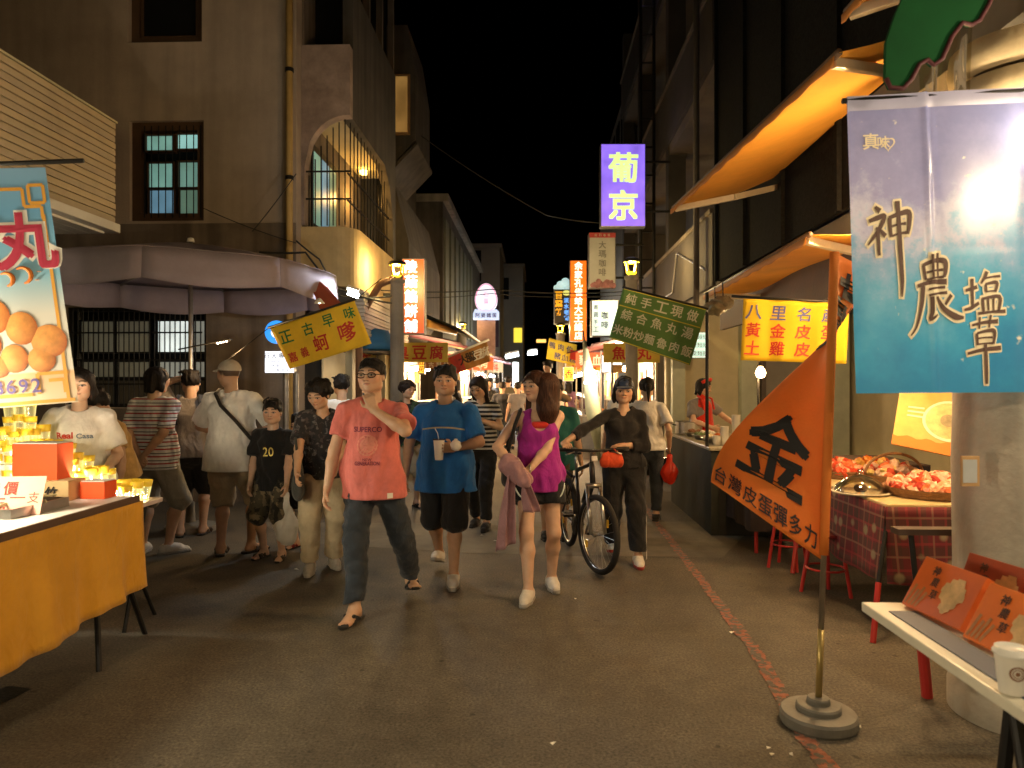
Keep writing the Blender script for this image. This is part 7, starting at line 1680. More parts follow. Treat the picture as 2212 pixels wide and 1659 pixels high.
pr = mat('print_plum', (.20, .035, .07), .8, .2, 30); pr2 = mat('print_rose_pale', (.70, .26, .20), .8, .15, 30)
print_on(o['top'], 'printed_word', 'SUPERCO', .02, 1.245, .19, .036, pr, bold=.02); print_on(o['top'], 'printed_word', 'NEW', .02, 1.045, .06, .018, pr, bold=.01); print_on(o['top'], 'printed_word', 'GENERATION', .02, 1.02, .165, .026, pr, bold=.02); print_on(o['top'], 'printed_seal', '✺', .02, 1.14, .13, .13, pr2, bold=.0)
bm_ = BVHTree.FromPolygons([v.co for v in o['top'].data.vertices], [p.vertices for p in o['top'].data.polygons])
def patch(parent, bvh, cx, cz, pts, m, name, lift=.004, back=False):
    b = B(); vs = []; sg = -1 if back else 1
    for x, z in pts:
        h_ = bvh.ray_cast(Vector((cx + x, sg, cz + z)), Vector((0, -sg, 0)))[0]; vs.append(b.verts.new((cx + x, (h_.y if h_ else 0) + sg * lift, cz + z)))
    b.faces.new(vs); return fin(name, b, m, parent)
for r0, mm, lf in ((.070, pr2, .003), (.058, MATS['pink_cotton'], .004), (.050, pr2, .005)):
    patch(o['top'], bm_, .02, 1.14, [(r0 * (1 + (.05 * math.cos(16 * a) if r0 > .06 else 0)) * math.cos(a), r0 * math.sin(a)) for a in [i * 6.2832 / 32 for i in range(32)]], mm, 'printed_seal', lf)
patch(o['top'], bm_, -.13, .80, [(-.018, -.018), (.018, -.018), (.018, .018), (-.018, .018)], INK['white'], 'hem_label')
gl = B(); q = f.hh
for sg in (-1, 1):
    c = [f.P(sg * .155 + .115 * math.cos(a), .405 - .03 * abs(math.cos(a)) , .01 + .075 * math.sin(a)) for a in [i * 6.2832 / 16 for i in range(17)]]; tube(gl, [Vector(p) for p in c], .0028, 6)
    tube(gl, [Vector(f.P(sg * .265, .38, .03)), Vector(f.P(sg * .345, .0, .03))], .0028, 6)
tube(gl, [Vector(f.P(-.05, .42, .03)), Vector(f.P(.05, .42, .03))], .0028, 6); gg = fin('glasses', gl, black, t)
for sg in (-1, 1):
    b = B(); b.faces.new([b.verts.new(Vector(f.P(sg * .155 + .11 * math.cos(a), .403, .01 + .07 * math.sin(a)))) for a in [i * 6.2832 / 14 for i in range(14)]]); fin('lens', b, glass('lens', (.9, .9, .88), .03, .25), gg)

# man in blue
t, f, o = person('man in a blue T-shirt and black shorts carrying a white drink cup', 962, 5.75, R(176), 1.68, 'm', build=1.1, feet=[(-.10, .22, 0, -.1), (.10, -.30, .05, .08, -.3)], hands=[V3(-.11, .27, 1.06), V3(.315, .02, .83)], elbow=[V3(-1, -.5, -.5), V3(1, -.5, 0)], head=(.05, -.03, 0), tone='tan',
    top=dict(hem=-.20, belly=.03, ease=.036, flare=.04, sleeve=.86, wr=.006, sl_r=.083), topm=cloth('blue_cotton', (.02, .13, .40), .12), low=dict(to=1.12, ease=.045), lowm=black_c, shoes=('trainer', whs, gsole), bodykw=dict(handinfo=({'d': V3(.75, .55, .1), 'n': V3(.3, -.3, -.2) * -1 + V3(0, .6, 0), 't': V3(0, .2, 1), 'c': .55}, None)), seed=7)
bm_ = BVHTree.FromPolygons([v.co for v in o['top'].data.vertices], [p.vertices for p in o['top'].data.polygons])
b = B()
for i in range(24):
    r_ = []
    for k in (i, i + 1):
        for z in (1.205, 1.217):
            x = -.17 + .34 * k / 24; zz = z - .02 * ((k / 24 - .5) * 2) ** 2 ; h_ = bm_.ray_cast(Vector((x, 1, zz)), Vector((0, -1, 0)))[0]; r_.append(b.verts.new((x, (h_.y if h_ else .1) + .003, zz)))
    b.faces.new((r_[0], r_[1], r_[3], r_[2]))
fin('printed_stripe', b, mat('print_tan', (.42, .36, .22), .8, .2, 30), o['top'])
p = wp(t, f.wri[0] + V3(.10, .085, -.02)); cu = thing('drink_cup', 'white paper drink cup with a straw in the hand of the man in blue', 'cup', (p.x, p.y, p.z - .06))
b = B(); lathe(b, [(0, 0), (.030, 0), (.042, .145), (.044, .148), (0, .148)], n=24); fin('cup', b, MATS['white_card'], cu, smooth=True); b = B(); lathe(b, [(.042, .148), (.046, .149), (.046, .158), (0, .160)], n=24); fin('lid', b, glass('cup_lid', (.9, .9, .9), .1, .5), cu, smooth=True); b = B(); tube(b, [(0, 0, .14), (-.01, 0, .20), (-.03, 0, .235)], .003, 6); fin('straw', b, white_p, cu)
p2 = wp(t, f.wri[0] + V3(-.03, .10, .03)); cl = thing('wrapped_snack', 'round white wrapped snack held behind the drink cup', 'snack', p2); b = B(); bmesh.ops.create_icosphere(b, subdivisions=3, radius=.042)
random.seed(2)
for v in b.verts: v.co *= 1 + .08 * math.sin(v.co.x * 120) * math.sin(v.co.z * 150)
fin('wrapper', b, whs, cl, smooth=True)
b = B(); lathe(b, [(0, .036), (.012, .040), (.014, .048), (0, .052)], n=10); fin('twist', b, whs, cl)

# woman in purple
t, f, o = person('woman in a purple tank top and black shorts turning her head aside', 1162, 5.35, R(186), 1.64, 'f', build=.96, feet=[(-.12, -.10, .0, -.05), (.10, .22, 0, .35)], hands=[V3(.105, .235, .93), V3(.20, .22, .955)], elbow=[V3(-1, -.4, -.1), V3(1, -.6, -.2)], head=(-.88, .02, .02), tone='fair', hair=('long', 'brown'),
    top=dict(tank=True, hem=-.12, ease=.026, flare=.012, wr=.006), topm=cloth('purple_jersey', (.33, .022, .26), .14), low=dict(to=.44, ease=.03), lowm=cloth('black_running', (.012, .014, .018)), shoes=('trainer', whs, gsole), bodykw=dict(torso='bare', handinfo=({'d': V3(.85, .35, -.35), 'n': V3(0, -.8, -.3), 't': V3(0, .3, 1), 'c': .3}, {'d': V3(-.3, .6, -.5), 'n': V3(-1, -.1, 0), 't': V3(0, .5, 1), 'c': .5})), seed=9)
Pq = f.P
blob('front_hair', [(Pq(-.32, -.12, .05), Pq(-.38, -.12, -.8), .07, .08), (Pq(-.38, -.12, -.8), Pq(-.36, -.05, -1.5), .08, .025), (Pq(-.30, -.25, 0), Pq(-.34, -.3, -1.35), .10, .04)], MATS['brown_hair'], t, .007, .003)
blob('undershirt', [(f.chest + V3(-.04, .100, .035), f.chest + V3(.04, .100, .035), .028, .028)], cloth('red_jersey', (.5, .03, .02)), t)
for i in (0, 1):   # pale piping on the shorts
    h_, k_ = f.hip[i], f.knee[i]; sg = (-1, 1)[i]; b = B(); c_ = h_ + (k_ - h_) * .42; tube(b, [Vector([float(v) for v in (c_ + V3(sg * .098 * math.cos(a), .098 * math.sin(a), .03 + .10 * max(0, math.cos(a)) ** 3))]) for a in [-.9 + j * .22 for j in range(12)]], .006, 6); fin('shorts_piping', b, mat('pale_piping', (.5, .6, .6), .7, .1), t)
b = B(); w_ = f.wri[0] - (f.wri[0] - f.elb[0]) * .08; tube(b, [Vector([float(v) for v in w_]) + Vector((.0, .030 * math.cos(a), .030 * math.sin(a))) for a in [i * 6.2832 / 14 for i in range(15)]], .008, 6); fin('wrist_watch', b, steel, t)
sb = wp(t, (0, 0, 0))
bag = thing('shoulder_bag', 'black shoulder bag hanging at the side of the woman in purple', 'bag', (t.location.x, t.location.y, 0), R(186) + YAW)
blob('bag', [((.235, -.06, 1.0), (.225, -.05, .86), .075, .085, .03, ((1, 0, 0), .55)), ((.235, .03, 1.0), (.225, .04, .86), .07, .08, .03, ((1, 0, 0), .55))], black_c, bag, .009, .004)
b = B(); s_ = f.sh[1]; tube(b, [(.235, .05, 1.03), (float(s_[0]) + .03, .085, 1.25), (float(s_[0]) - .02, .03, float(s_[2]) + .055), (float(s_[0]) + .02, -.06, 1.3), (.235, -.06, 1.03)], .014, 8); fin('strap', b, black_c, bag, smooth=True)
jk = thing('pink_jacket', 'pale pink jacket bundled in the hands of the woman in purple', 'jacket', (t.location.x, t.location.y, 0), R(186) + YAW); pinkj = cloth('dusty_pink', (.36, .20, .22), .15, .4)
blob('bundle', [((.20, .25, .96), (.14, .27, .88), .07, .06), ((.25, .22, .98), (.20, .24, .90), .065, .05)], pinkj, jk, .008, .008)
b = B(); sheet(b, lambda u, v: (.22 + .05 * v + (u - .5) * (.07 + .06 * v) + .01 * math.sin(u * 12 + v * 4), .25 + .02 * math.sin(u * 9 + v * 3), .92 - .50 * v - .06 * u * v), 10, 16, .006); fin('sleeve', b, pinkj, jk, smooth=True)
b = B(); sheet(b, lambda u, v: (.13 - .05 * v + (u - .5) * (.06 + .05 * v) + .01 * math.sin(u * 11 + v * 5), .26 + .02 * math.sin(u * 8 + v * 4), .90 - .26 * v), 10, 10, .006); fin('sleeve', b, pinkj, jk, smooth=True)

# woman with the bicycle
r0 = G(1219, 1170); f0 = G(1292, 1240); dirb = (f0 - r0).normalized(); L_b = 1.04; mid = f0 - dirb * L_b / 2; Mb = Matrix.Translation((mid.x, mid.y, 0)) @ Matrix.Rotation(math.atan2(dirb.y, dirb.x), 4, 'Z')
Mw = Matrix.Translation((*XD(1347, 6.33), 0)) @ Matrix.Rotation(R(172) + YAW, 4, 'Z'); gl_, gr_ = [V3(*(Mw.inverted() @ (Mb @ Vector((.245, s * .27, 1.02))))) for s in (1, -1)]
if gl_[0] > gr_[0]: gl_, gr_ = gr_, gl_
tb, f, o = person('woman in a navy cap and black outfit pushing the bicycle', 1347, 6.33, R(172), 1.60, 'f', build=.95, lean=.05, feet=[(-.12, .18, 0, -.1), (.10, -.15, .03, .0, -.2)], hands=[gl_, gr_], elbow=[V3(-1, -.5, -.4), V3(1, -.5, -.4)], head=(.05, .08, 0), hair=('bob', 'black'), tone='mid',
    top=dict(hem=-.03, neck='v', open_v=.05, sleeve=1.5, ease=.022), topm=cloth('charcoal_knit', (.022, .021, .022), .3), low=dict(to=1.88, ease=.03), lowm=black_c, shoes=('trainer', whs, cloth('red_sole', (.3, .04, .03))), cap=cloth('navy_cap', (.015, .028, .07), .15, .2, .4), bodykw=dict(torso='bare', handinfo=({'d': V3(.5, .8, -.1), 'n': V3(.2, .1, -1), 't': V3(1, -.2, 0), 'c': .85}, {'d': V3(-.3, .9, -.1), 'n': V3(-.2, .1, -1), 't': V3(-1, 0, 0), 'c': .85})), seed=12)
b = B(); sheet(b, lambda u, v: tuple(float(q) for q in (f.knee[0] * (1 - v) + f.ank[0] * v + V3(-.082 + .008 * v, (u - .5) * .03, -.02))), 2, 8, .004); fin('trouser_stripe', b, white_c, o['low'])
# bicycle
bk = thing('bicycle', 'black mountain bicycle with a silver fork being pushed along the lane', 'bicycle', (mid.x, mid.y, 0), math.atan2(dirb.y, dirb.x)); bl = mat('black_bike_paint', (.02, .02, .022), .3, .2, 10, coat=.3); tyre = mat('bike_tyre', (.022, .021, .02), .85, .15, 12, .4, 90); silver = mat('silver_part', (.5, .5, .48), .3, .1, 10, metal=1.)
RW = .325; yx = lambda x, z, y=0.: Vector((x, y, z))
def wheel(x, steer):
    M = Matrix.Translation((x, 0, RW)) @ Matrix.Rotation(steer, 4, 'Z') @ Matrix.Rotation(R(90), 4, 'X')
    b = B(); n = 40
    prof = [(RW - .026 + .026 * math.cos(a), .026 * math.sin(a)) for a in [i * 6.2832 / 8 for i in range(8)]]; prof.append(prof[0]); lathe(b, prof, (0, 0, 0), n, M); bmesh.ops.remove_doubles(b, verts=b.verts, dist=1e-5); w = fin('wheel', b, tyre, bk, smooth=True)
    b = B(); prof = [(RW - .05, -.012), (RW - .034, -.015), (RW - .034, .015), (RW - .05, .012), (RW - .05, -.012)]; lathe(b, prof, (0, 0, 0), n, M); fin('rim', b, silver, w, smooth=True)
    for k in range(24): a = k * 6.2832 / 24; s = (-1) ** k; b = B(); tube(b, [M @ Vector((.018 * math.cos(a + .6 * s), .018 * math.sin(a + .6 * s), .025 * s)), M @ Vector(((RW - .045) * math.cos(a), (RW - .045) * math.sin(a), 0))], .0013, 4); fin('spoke', b, silver, w)
    b = B(); lathe(b, [(0, -.05), (.016, -.05), (.022, -.03), (.014, 0), (.022, .03), (.016, .05), (0, .05)], (0, 0, 0), 14, M); fin('hub', b, silver, w)
    for k in (0, 1): a = .6 + k * 3.1; b = B(); c_ = M @ Vector(((RW - .12) * math.cos(a), (RW - .12) * math.sin(a), .012)); cbox(b, c_, (.03, .012, .06)); fin('reflector', b, mat('amber_reflector', (.8, .5, .05), .2, 0, coat=.5), w)
wheel(-L_b / 2, 0); wheel(L_b / 2, R(14))
def bar(name, pts, r, m=bl): b = B(); tube(b, [Vector(p) for p in pts], r, 10); return fin(name, b, m, bk, smooth=True)
hd0, hd1 = (.36, 0, .72), (.32, 0, .88); bb_ = (-.07, 0, .29); st = (-.20, 0, .76)
bar('top_tube', [hd1, st], .018); bar('down_tube', [hd0, bb_], .021); bar('seat_tube', [bb_, st], .017); bar('seat_post', [st, (-.235, 0, .90)], .013, silver); bar('head_tube', [hd0, hd1], .024)
for s in (-1, 1):
    bar('chain_stay', [(bb_[0], s * .03, bb_[2]), (-L_b / 2, s * .06, RW)], .010); bar('seat_stay', [(st[0], s * .02, st[2] - .05), (-L_b / 2, s * .06, RW)], .009)
    bar('fork_leg', [(.375, s * .055, .70), (.45, s * .058, .5), (L_b / 2, s * .058 - .0, RW)], .017, silver)
bar('fork_crown', [(.375, -.065, .70), (.375, .065, .70)], .022, silver); bar('stem', [hd1, (.31, 0, .96), (.37, 0, .99)], .016, silver)
bar('handlebar', [(.30, -.32, 1.0), (.355, -.1, .995), (.37, 0, .99), (.355, .1, .995), (.30, .32, 1.0)], .012, dark_metal)
for s in (-1, 1): bar('grip', [(.315, s * .22, 1.0), (.295, s * .33, 1.0)], .018, dks); bar('brake_lever', [(.37, s * .16, .985), (.40, s * .24, .965)], .006, silver)
blob('saddle', [((-.36, 0, .925), (-.22, 0, .93), .072, .045, .03, ((0, 0, 1), .45)), ((-.22, 0, .93), (-.10, 0, .925), .045, .022, .03, ((0, 0, 1), .55))], dks, bk, .007)
b = B(); lathe(b, [(0, -.004), (.085, -.004), (.09, 0), (.085, .004), (0, .004)], (0, 0, 0), 30, Matrix.Translation((bb_[0], -.055, bb_[2])) @ Matrix.Rotation(R(90), 4, 'X')); fin('chain_ring', b, dark_metal, bk)
for s, a in ((-1, .7), (1, .7 + math.pi)): e = (bb_[0] + .17 * math.cos(a), s * .085, bb_[2] + .17 * math.sin(a)); bar('crank', [(bb_[0], s * .075, bb_[2]), e], .010, silver); b = B(); cbox(b, (e[0], e[1] + s * .055, e[2]), (.06, .09, .022), None, .004); fin('pedal', b, dks, bk)
b = B(); cbox(b, (.40, 0, .93), (.03, .05, .04), None, .006); fin('front_reflector', b, white_p, bk)
bar('rear_mudguard', [(-L_b / 2 - .30, 0, RW + .2), (-L_b / 2 - .1, 0, RW + .38), (-L_b / 2 + .15, 0, RW + .36)], .016, dks); bar('bottle_cage', [(.1, 0, .52), (.22, 0, .64)], .035, dark_metal)
p = Mb @ Vector((.36, .17, .90)); pb = thing('red_pouch', 'small orange red bag slung from the bicycle handlebar', 'bag', p, bk.rotation_euler.z); orb = cloth('orange_red_nylon', (.55, .06, .015), .2, .4, .5)
blob('pouch', [((0, -.05, .0), (0, .05, .0), .055, .055, .03, ((1, 0, 0), .5)), ((0, -.05, .05), (0, .05, .05), .03, .03, .03, ((1, 0, 0), .5))], orb, pb, .007, .006); b = B(); tube(b, [(0, -.05, .06), (-.02, -.02, .10), (-.02, .02, .10), (0, .05, .06)], .006, 6); fin('strap', b, orb, pb)

# shoppers on the left, seen from behind
t, f, o = person('man in a beige cap and white shirt with a black sling bag', 500, 6.5, R(-4), 1.76, 'm', build=1.12, feet=[(-.10, 0, 0, -.35), (.13, .12, 0, .5)], hands=[V3(-.20, .30, 1.08), V3(.22, .28, 1.10)], elbow=[V3(-1, -.6, -.4), V3(1, -.6, -.4)], head=(1.1, .08, 0), tone='tan', hair=None,
    top=dict(hem=-.17, ease=.036, belly=.03, flare=.035, sleeve=.85, wr=.007, sl_r=.088), topm=white_c, low=dict(to=1.18, ease=.05), lowm=khaki, shoes=('sandal', brs, dks), cap=cloth('beige_cap', (.45, .40, .32), .1, .3), seed=15)
b = B(); box(b, -.012, .012, -.002, .002, -.012, .012)
bmesh.ops.delete(b, geom=list(b.verts), context='VERTS'); c_ = [f.P(.22 * math.sin(a), -.46 + .05 * math.cos(a), .22) for a in [-.9 + i * .2 for i in range(10)]]; tube(b, [Vector([float(v) for v in p]) for p in c_], .007, 6); fin('cap_strap', b, dks, t)
sl = thing('sling_bag', 'black sling bag on the back of the man in the beige cap', 'bag', t.location, t.rotation_euler.z)
blob('bag', [((.265, -.08, .98), (.285, -.08, .84), .065, .08, .03, ((0, 1, 0), .6)), ((.255, -.02, .96), (.27, -.02, .84), .06, .07, .03)], dks, sl, .009, .002)
b = B(); tube(b, [(.255, -.10, 1.03), (.12, -.165, 1.22), (-.02, -.165, 1.36), (-.10, -.10, 1.465), (-.11, .0, 1.50)], .016, 8); fin('strap', b, dks, sl, smooth=True)
t, f, o = person('man in a red striped white polo with hands clasped behind him', 333, 6.55, R(-10), 1.70, 'm', build=1.08, feet=[(-.12, 0, 0, -.3), (.13, .02, 0, .75)], hands=[V3(-.01, -.185, .90), V3(.05, -.20, .92)], elbow=[V3(-1, -.5, 0), V3(1, -.5, 0)], head=(-.35, .12, 0), hair=('bob', 'black'),
    top=dict(hem=-.13, ease=.03, flare=.035, sleeve=.9, wr=.006, sl_r=.075), topm=cloth('striped_polo', (.74, .74, .74), .08, .3, .85, ('stripes', [(.064, 0, .012, (.42, .03, .03)), (.064, .034, .008, (.05, .05, .07))])), low=dict(to=1.02, ease=.045), lowm=cloth('grey_khaki', (.32, .29, .23)), shoes=('trainer', whs, gsole), bodykw=dict(handinfo=({'d': V3(.6, -.1, -.6), 'n': V3(0, -1, 0), 't': V3(1, 0, .4), 'c': .8}, {'d': V3(-.5, -.1, -.7), 'n': V3(0, 1, 0), 't': V3(-1, 0, .5), 'c': .5})), seed=18)
t, f, o = person('shopper in a grey T-shirt with dark backpack straps and black shorts', 412, 7.3, R(12), 1.68, 'm', build=1.02, res='mid', feet=[(-.10, 0, 0, -.1), (.10, .08, 0, .2)], hands=[V3(-.10, .16, 1.62), V3(.28, .15, .98)], elbow=[V3(-1, .2, .3), None], head=(.2, .1, 0), top=dict(hem=-.09, ease=.03, sleeve=.8), topm=grey_c, low=dict(to=1.06, ease=.05), lowm=black_c, shoes=('sandal', brs, dks), seed=20)
for sg in (-1, 1):
    b = B(); tube(b, [Vector((sg * .11, -.13, 1.14)), Vector((sg * .12, -.145, 1.3)), Vector((sg * .10, -.08, 1.43)), Vector((sg * .10, .05, 1.42))], .020, 8); fin('backpack_strap', b, cloth('navy_web', (.02, .025, .04)), t, smooth=True)
# boy and smaller child
t, f, o = person('boy in a black T-shirt with a gold print and camouflage shorts', 590, 6.4, R(176), 1.38, 'm', build=.9, hh=.205, feet=[(-.10, .05, 0, -.1), (.09, -.02, 0, .3)], hands=[V3(-.17, .12, .66), V3(.16, .12, .66)], head=(.12, .05, 0), tone='fair', hair=('short', 'black'),
    top=dict(hem=-.13, ease=.03, sleeve=.8), topm=black_c, low=dict(to=1.04, ease=.04), lowm=cloth('camo_cotton', (.07, .06, .04), .1, .3, .85, ('camo', [((.20, .16, .10), .53), ((.02, .018, .015), .56)], 16.)), shoes=('sandal', brs, dks), seed=22)
print_on(o['top'], 'printed_figure', '20', .0, .955, .09, .08, mat('print_gold', (.55, .45, .12), .4, .2, 30, metal=.4), bold=.01)
p = wp(t, f.wri[0] + V3(0, .01, -.09)); pb = thing('plastic_bag', 'white carrier bag hanging from the hand of the boy', 'bag', p); bagm = mat('white_poly', (.80, .78, .74), .3, .1, 9, .3, 30, thin=.2)
blob('bag', [((0, 0, -.10), (0, 0, -.28), .045, .105, .04, ((0, 1, 0), .6)), ((0, 0, -.28), (0, 0, -.36), .105, .09, .04, ((0, 1, 0), .6)), ((0, 0, 0), (0, 0, -.12), .014, .04, .02)], bagm, pb, .008, .007)
b = B(); tube(b, [(-.02, 0, -.05), (-.02, 0, .01), (0, 0, .03), (.02, 0, .01), (.02, 0, -.05)], .006, 6); fin('handle', b, bagm, pb)
person('small child in black shorts with white trim behind the boy', 652, 6.75, R(170), 1.22, 'f', build=.88, hh=.195, res='mid', feet=[(-.09, .06, 0, -.1), (.08, -.05, 0, .3)], hands=[V3(-.16, .10, .60), V3(.15, .14, .66)], head=(-.25, .1, 0), tone='fair', hair=('short', 'black'), top=dict(hem=-.10, ease=.025, sleeve=.7), topm=cloth('dark_grey_jersey', (.03, .03, .032)), low=dict(to=.8, ease=.04), lowm=black_c, shoes=('sandal', cloth('red_strap', (.25, .03, .03)), dks), seed=24)
# older woman leaning
t, f, o = person('woman in a dark floral blouse and cream trousers bending to the boy', 697, 6.02, R(196), 1.60, 'f', build=1.08, lean=.24, feet=[(-.09, -.06, 0, -.2), (.10, .10, 0, .15)], hands=[V3(-.10, .42, .90), V3(.20, .40, .86)], head=(-.55, .38, 0), tone='mid', hair=('perm', 'black'),
    top=dict(hem=-.06, neck='v', open_v=.02, ease=.03, sleeve=.75), topm=cloth('floral_blouse', (.020, .020, .024), .2, .4, .8, ('floral', [((.10, .10, .11), .58), ((.05, .045, .05), .60)], 26.)), low=dict(to=1.92, ease=.032), lowm=cream_c, bodykw=dict(torso='bare'), shoes=('trainer', cloth('silver_shoe', (.4, .38, .34)), cloth('silver_shoe', (.4, .38, .34))), seed=26)
hb = thing('tote_bag', 'slack grey tote bag on the arm of the woman in the floral blouse', 'bag', t.location, t.rotation_euler.z); gre = cloth('slate_canvas', (.055, .058, .056), .2, .4)
blob('bag', [((.20, .26, .92), (.19, .28, .70), .06, .085, .04, ((1, 0, 0), .6)), ((.20, .16, .92), (.19, .15, .70), .06, .085, .04, ((1, 0, 0), .6))], gre, hb, .009, .005); b = B(); tube(b, [(.20, .28, .98), (.215, .27, 1.12), (.215, .2, 1.13), (.20, .14, .98)], .010, 8); fin('strap', b, gre, hb, smooth=True)
person('shopper in a white shirt half hidden behind the woman in the floral blouse', 738, 8.2, R(30), 1.64, 'm', res='mid', hair=('short', 'black'), top=dict(), topm=white_c, low=dict(to=1.9), lowm=denim, shoes=('trainer', dks, dks), seed=27)

# stall keepers on the left
t, f, o = person('stall keeper in a white printed T-shirt behind the lit party cups', 176, 5.05, R(196), 1.66, 'f', build=1.05, lean=.08, hands=[V3(-.20, .25, .95), V3(.25, .30, .92)], head=(.10, .10, 0), tone='fair', hair=('bob', 'black'), top=dict(hem=-.06, ease=.032, sleeve=.8), topm=white_c, low=dict(to=1.9), lowm=denim, shoes=('trainer', dks, dks), seed=29)
print_on(o['top'], 'printed_word', 'Real', .055, 1.20, .10, .045, INK['red'], bold=.03, lift=.006); print_on(o['top'], 'printed_word', 'Casa', -.065, 1.195, .10, .035, mat('print_bluegrey', (.14, .2, .3), .8, 0), bold=.02, lift=.006)
person('dark haired stall helper in an ochre top bowing beside the cup table', 262, 5.75, R(140), 1.52, 'm', res='mid', lean=.2, head=(-.3, .5, 0), tone='tan', hair=('short', 'black'), top=dict(), topm=cloth('ochre_shirt', (.45, .28, .10), .25), low=dict(to=1.9), lowm=denim, shoes=('trainer', dks, dks), seed=30)

# middle distance
t, f, o = person('woman with curly hair in a green and black top and beige shorts', 878, 9.1, R(215), 1.58, 'f', build=1.08, res='mid', feet=[(-.09, .1, 0, 0), (.09, -.08, 0, .2)], hands=[V3(-.12, .32, 1.15), V3(.14, .32, .98)], head=(.25, .05, 0), tone='mid', hair=('perm', 'dark'), top=dict(hem=-.08, ease=.034, sleeve=.8), topm=cloth('green_black_print', (.03, .075, .04), .2, .4, .85, ('floral', [((.02, .018, .02), .47), ((.30, .26, .2), .63)], 12.)), low=dict(to=1.02, ease=.045), lowm=cloth('beige_cotton', (.36, .30, .20)), shoes=('sandal', dks, dks), seed=32)
t, f, o = person('girl with long hair and a black and white striped top looking down', 1040, 7.75, R(170), 1.64, 'f', res='mid', build=.95, feet=[(-.08, .12, 0, 0), (.08, -.1, 0, .1)], hands=[V3(-.03, .26, 1.18), V3(.13, .24, 1.17)], elbow=[V3(-1, -.3, -.6), V3(1, -.3, -.6)], head=(-.25, .42, 0), tone='mid', hair=('long', 'dark'), top=dict(hem=-.05, ease=.022, sleeve=.7), topm=cloth('striped_jersey', (.50, .48, .44), .08, .3, .85, ('stripes', [(.046, 0, .024, (.015, .014, .014))])), low=dict(to=1.9, ease=.02), lowm=black_c, shoes=('trainer', dks, dks), seed=33)
# small dog in her arms
p = wp(t, V3(.20, .18, 1.33)); dg = thing('small_dog', 'small black and white dog carried in the arms of the striped girl', 'dog', p, R(170) + YAW)
dk_ = cloth('black_fur', (.012, .011, .011), .3, .8, .8); wf = cloth('white_fur', (.5, .47, .42), .15, .8, .8)
blob('body', [((-.04, 0, -.12), (.03, .02, .02), .065, .055, .03), ((.03, .02, .02), (.055, .05, .15), .05, .045, .03), ((.055, .06, .16), (.06, .12, .15), .05, .030, .02), ((.025, .05, .20), (.010, .04, .245), .018, .007, .01), ((.09, .05, .20), (.105, .04, .245), .018, .007, .01), ((.0, .06, -.06), (.01, .10, -.12), .02, .015), ((.05, .06, -.06), (.06, .10, -.12), .02, .015), ((-.04, -.02, -.14), (-.10, -.04, -.2), .022, .012)], dk_, dg, .006)
blob('muzzle_blaze', [((.058, .095, .135), (.060, .135, .135), .034, .022, .01), ((.05, .075, .06), (.05, .07, -.03), .03, .03, .02)], wf, dg, .005)
for sx in (.035, .082): b = B(); bmesh.ops.create_uvsphere(b, u_segments=8, v_segments=6, radius=.008, matrix=Matrix.Translation((sx, .105, .178))); fin('eye', b, mat('wet_eye', (.01, .01, .01), .05, 0, coat=1.), dg)
b = B(); bmesh.ops.create_uvsphere(b, u_segments=8, v_segments=6, radius=.010, matrix=Matrix.Translation((.060, .158, .143))); fin('nose', b, black, dg)
person('man in a teal shirt walking behind the woman in purple', 1197, 7.2, R(178), 1.58, 'm', res='mid', build=1.05, hair=('short', 'black'), top=dict(hem=-.16, ease=.035, sleeve=.8), topm=cloth('teal_cotton', (.03, .16, .15)), low=dict(to=1.1, ease=.04), lowm=cloth('olive_short', (.10, .09, .06)), shoes=('trainer', dks, dks), seed=34)
# man carrying a child on his shoulders
t, f, o = person('man in a grey shirt carrying a child on his shoulders', 1186, 12.4, R(176), 1.66, 'm', res='mid', hands=[V3(-.14, .16, 1.42), V3(.14, .16, 1.42)], elbow=[V3(-1, .3, -.6), V3(1, .3, -.6)], top=dict(sleeve=.8), topm=grey_c, low=dict(to=1.9), lowm=denim, shoes=('trainer', dks, dks), seed=35)
cz = 1.66 * .535 + .302 * 1.66 - .05
ct, cf, co2 = person('small child in a pale shirt riding on a man\'s shoulders', 1186, 12.4, R(150), 1.0, 'm', res='mid', hh=.18, z=cz - .52 * .62 + .06, hip=.52 * .62, feet=[(-.12, .20, -.12, 0), (.12, .20, -.12, 0)], hands=[V3(-.08, .16, .52), V3(.08, .16, .52)], head=(-.4, .1, 0), tone='fair', hair=('short', 'dark'), top=dict(ease=.02), topm=cloth('pale_shirt', (.45, .42, .36)), low=dict(to=.9, ease=.02), lowm=grey_c, shoes=None, seed=36)
# pony tail woman with red bag, and her companion
t, f, o = person('woman with a ponytail and white T-shirt walking away with a red bag', 1398, 8.0, R(-14), 1.62, 'f', res='mid', build=.98, feet=[(-.08, -.12, 0, 0), (.09, .15, 0, .1)], hands=[None, V3(.24, .08, .86)], head=(.15, .05, 0), hair=('pony', 'black'), top=dict(hem=-.05, ease=.03, sleeve=.75), topm=white_c, low=dict(to=1.9, ease=.018), lowm=denim, shoes=('trainer', dks, dks), seed=38)
p = wp(t, f.wri[1] + V3(0, .0, -.09)); rb2 = thing('red_carrier_bag', 'translucent red carrier bag in the hand of the ponytail woman', 'bag', p); redp = mat('red_poly', (.70, .05, .02), .3, .1, 9, .3, 30, thin=.4)
blob('bag', [((0, 0, -.04), (0, 0, -.20), .03, .085, .04, ((0, 1, 0), .6)), ((0, 0, -.20), (0, 0, -.26), .085, .075, .04, ((0, 1, 0), .6))], redp, rb2, .008, .007); b = B(); tube(b, [(-.015, 0, -.03), (0, 0, .03), (.015, 0, -.03)], .005, 6); fin('handle', b, redp, rb2)
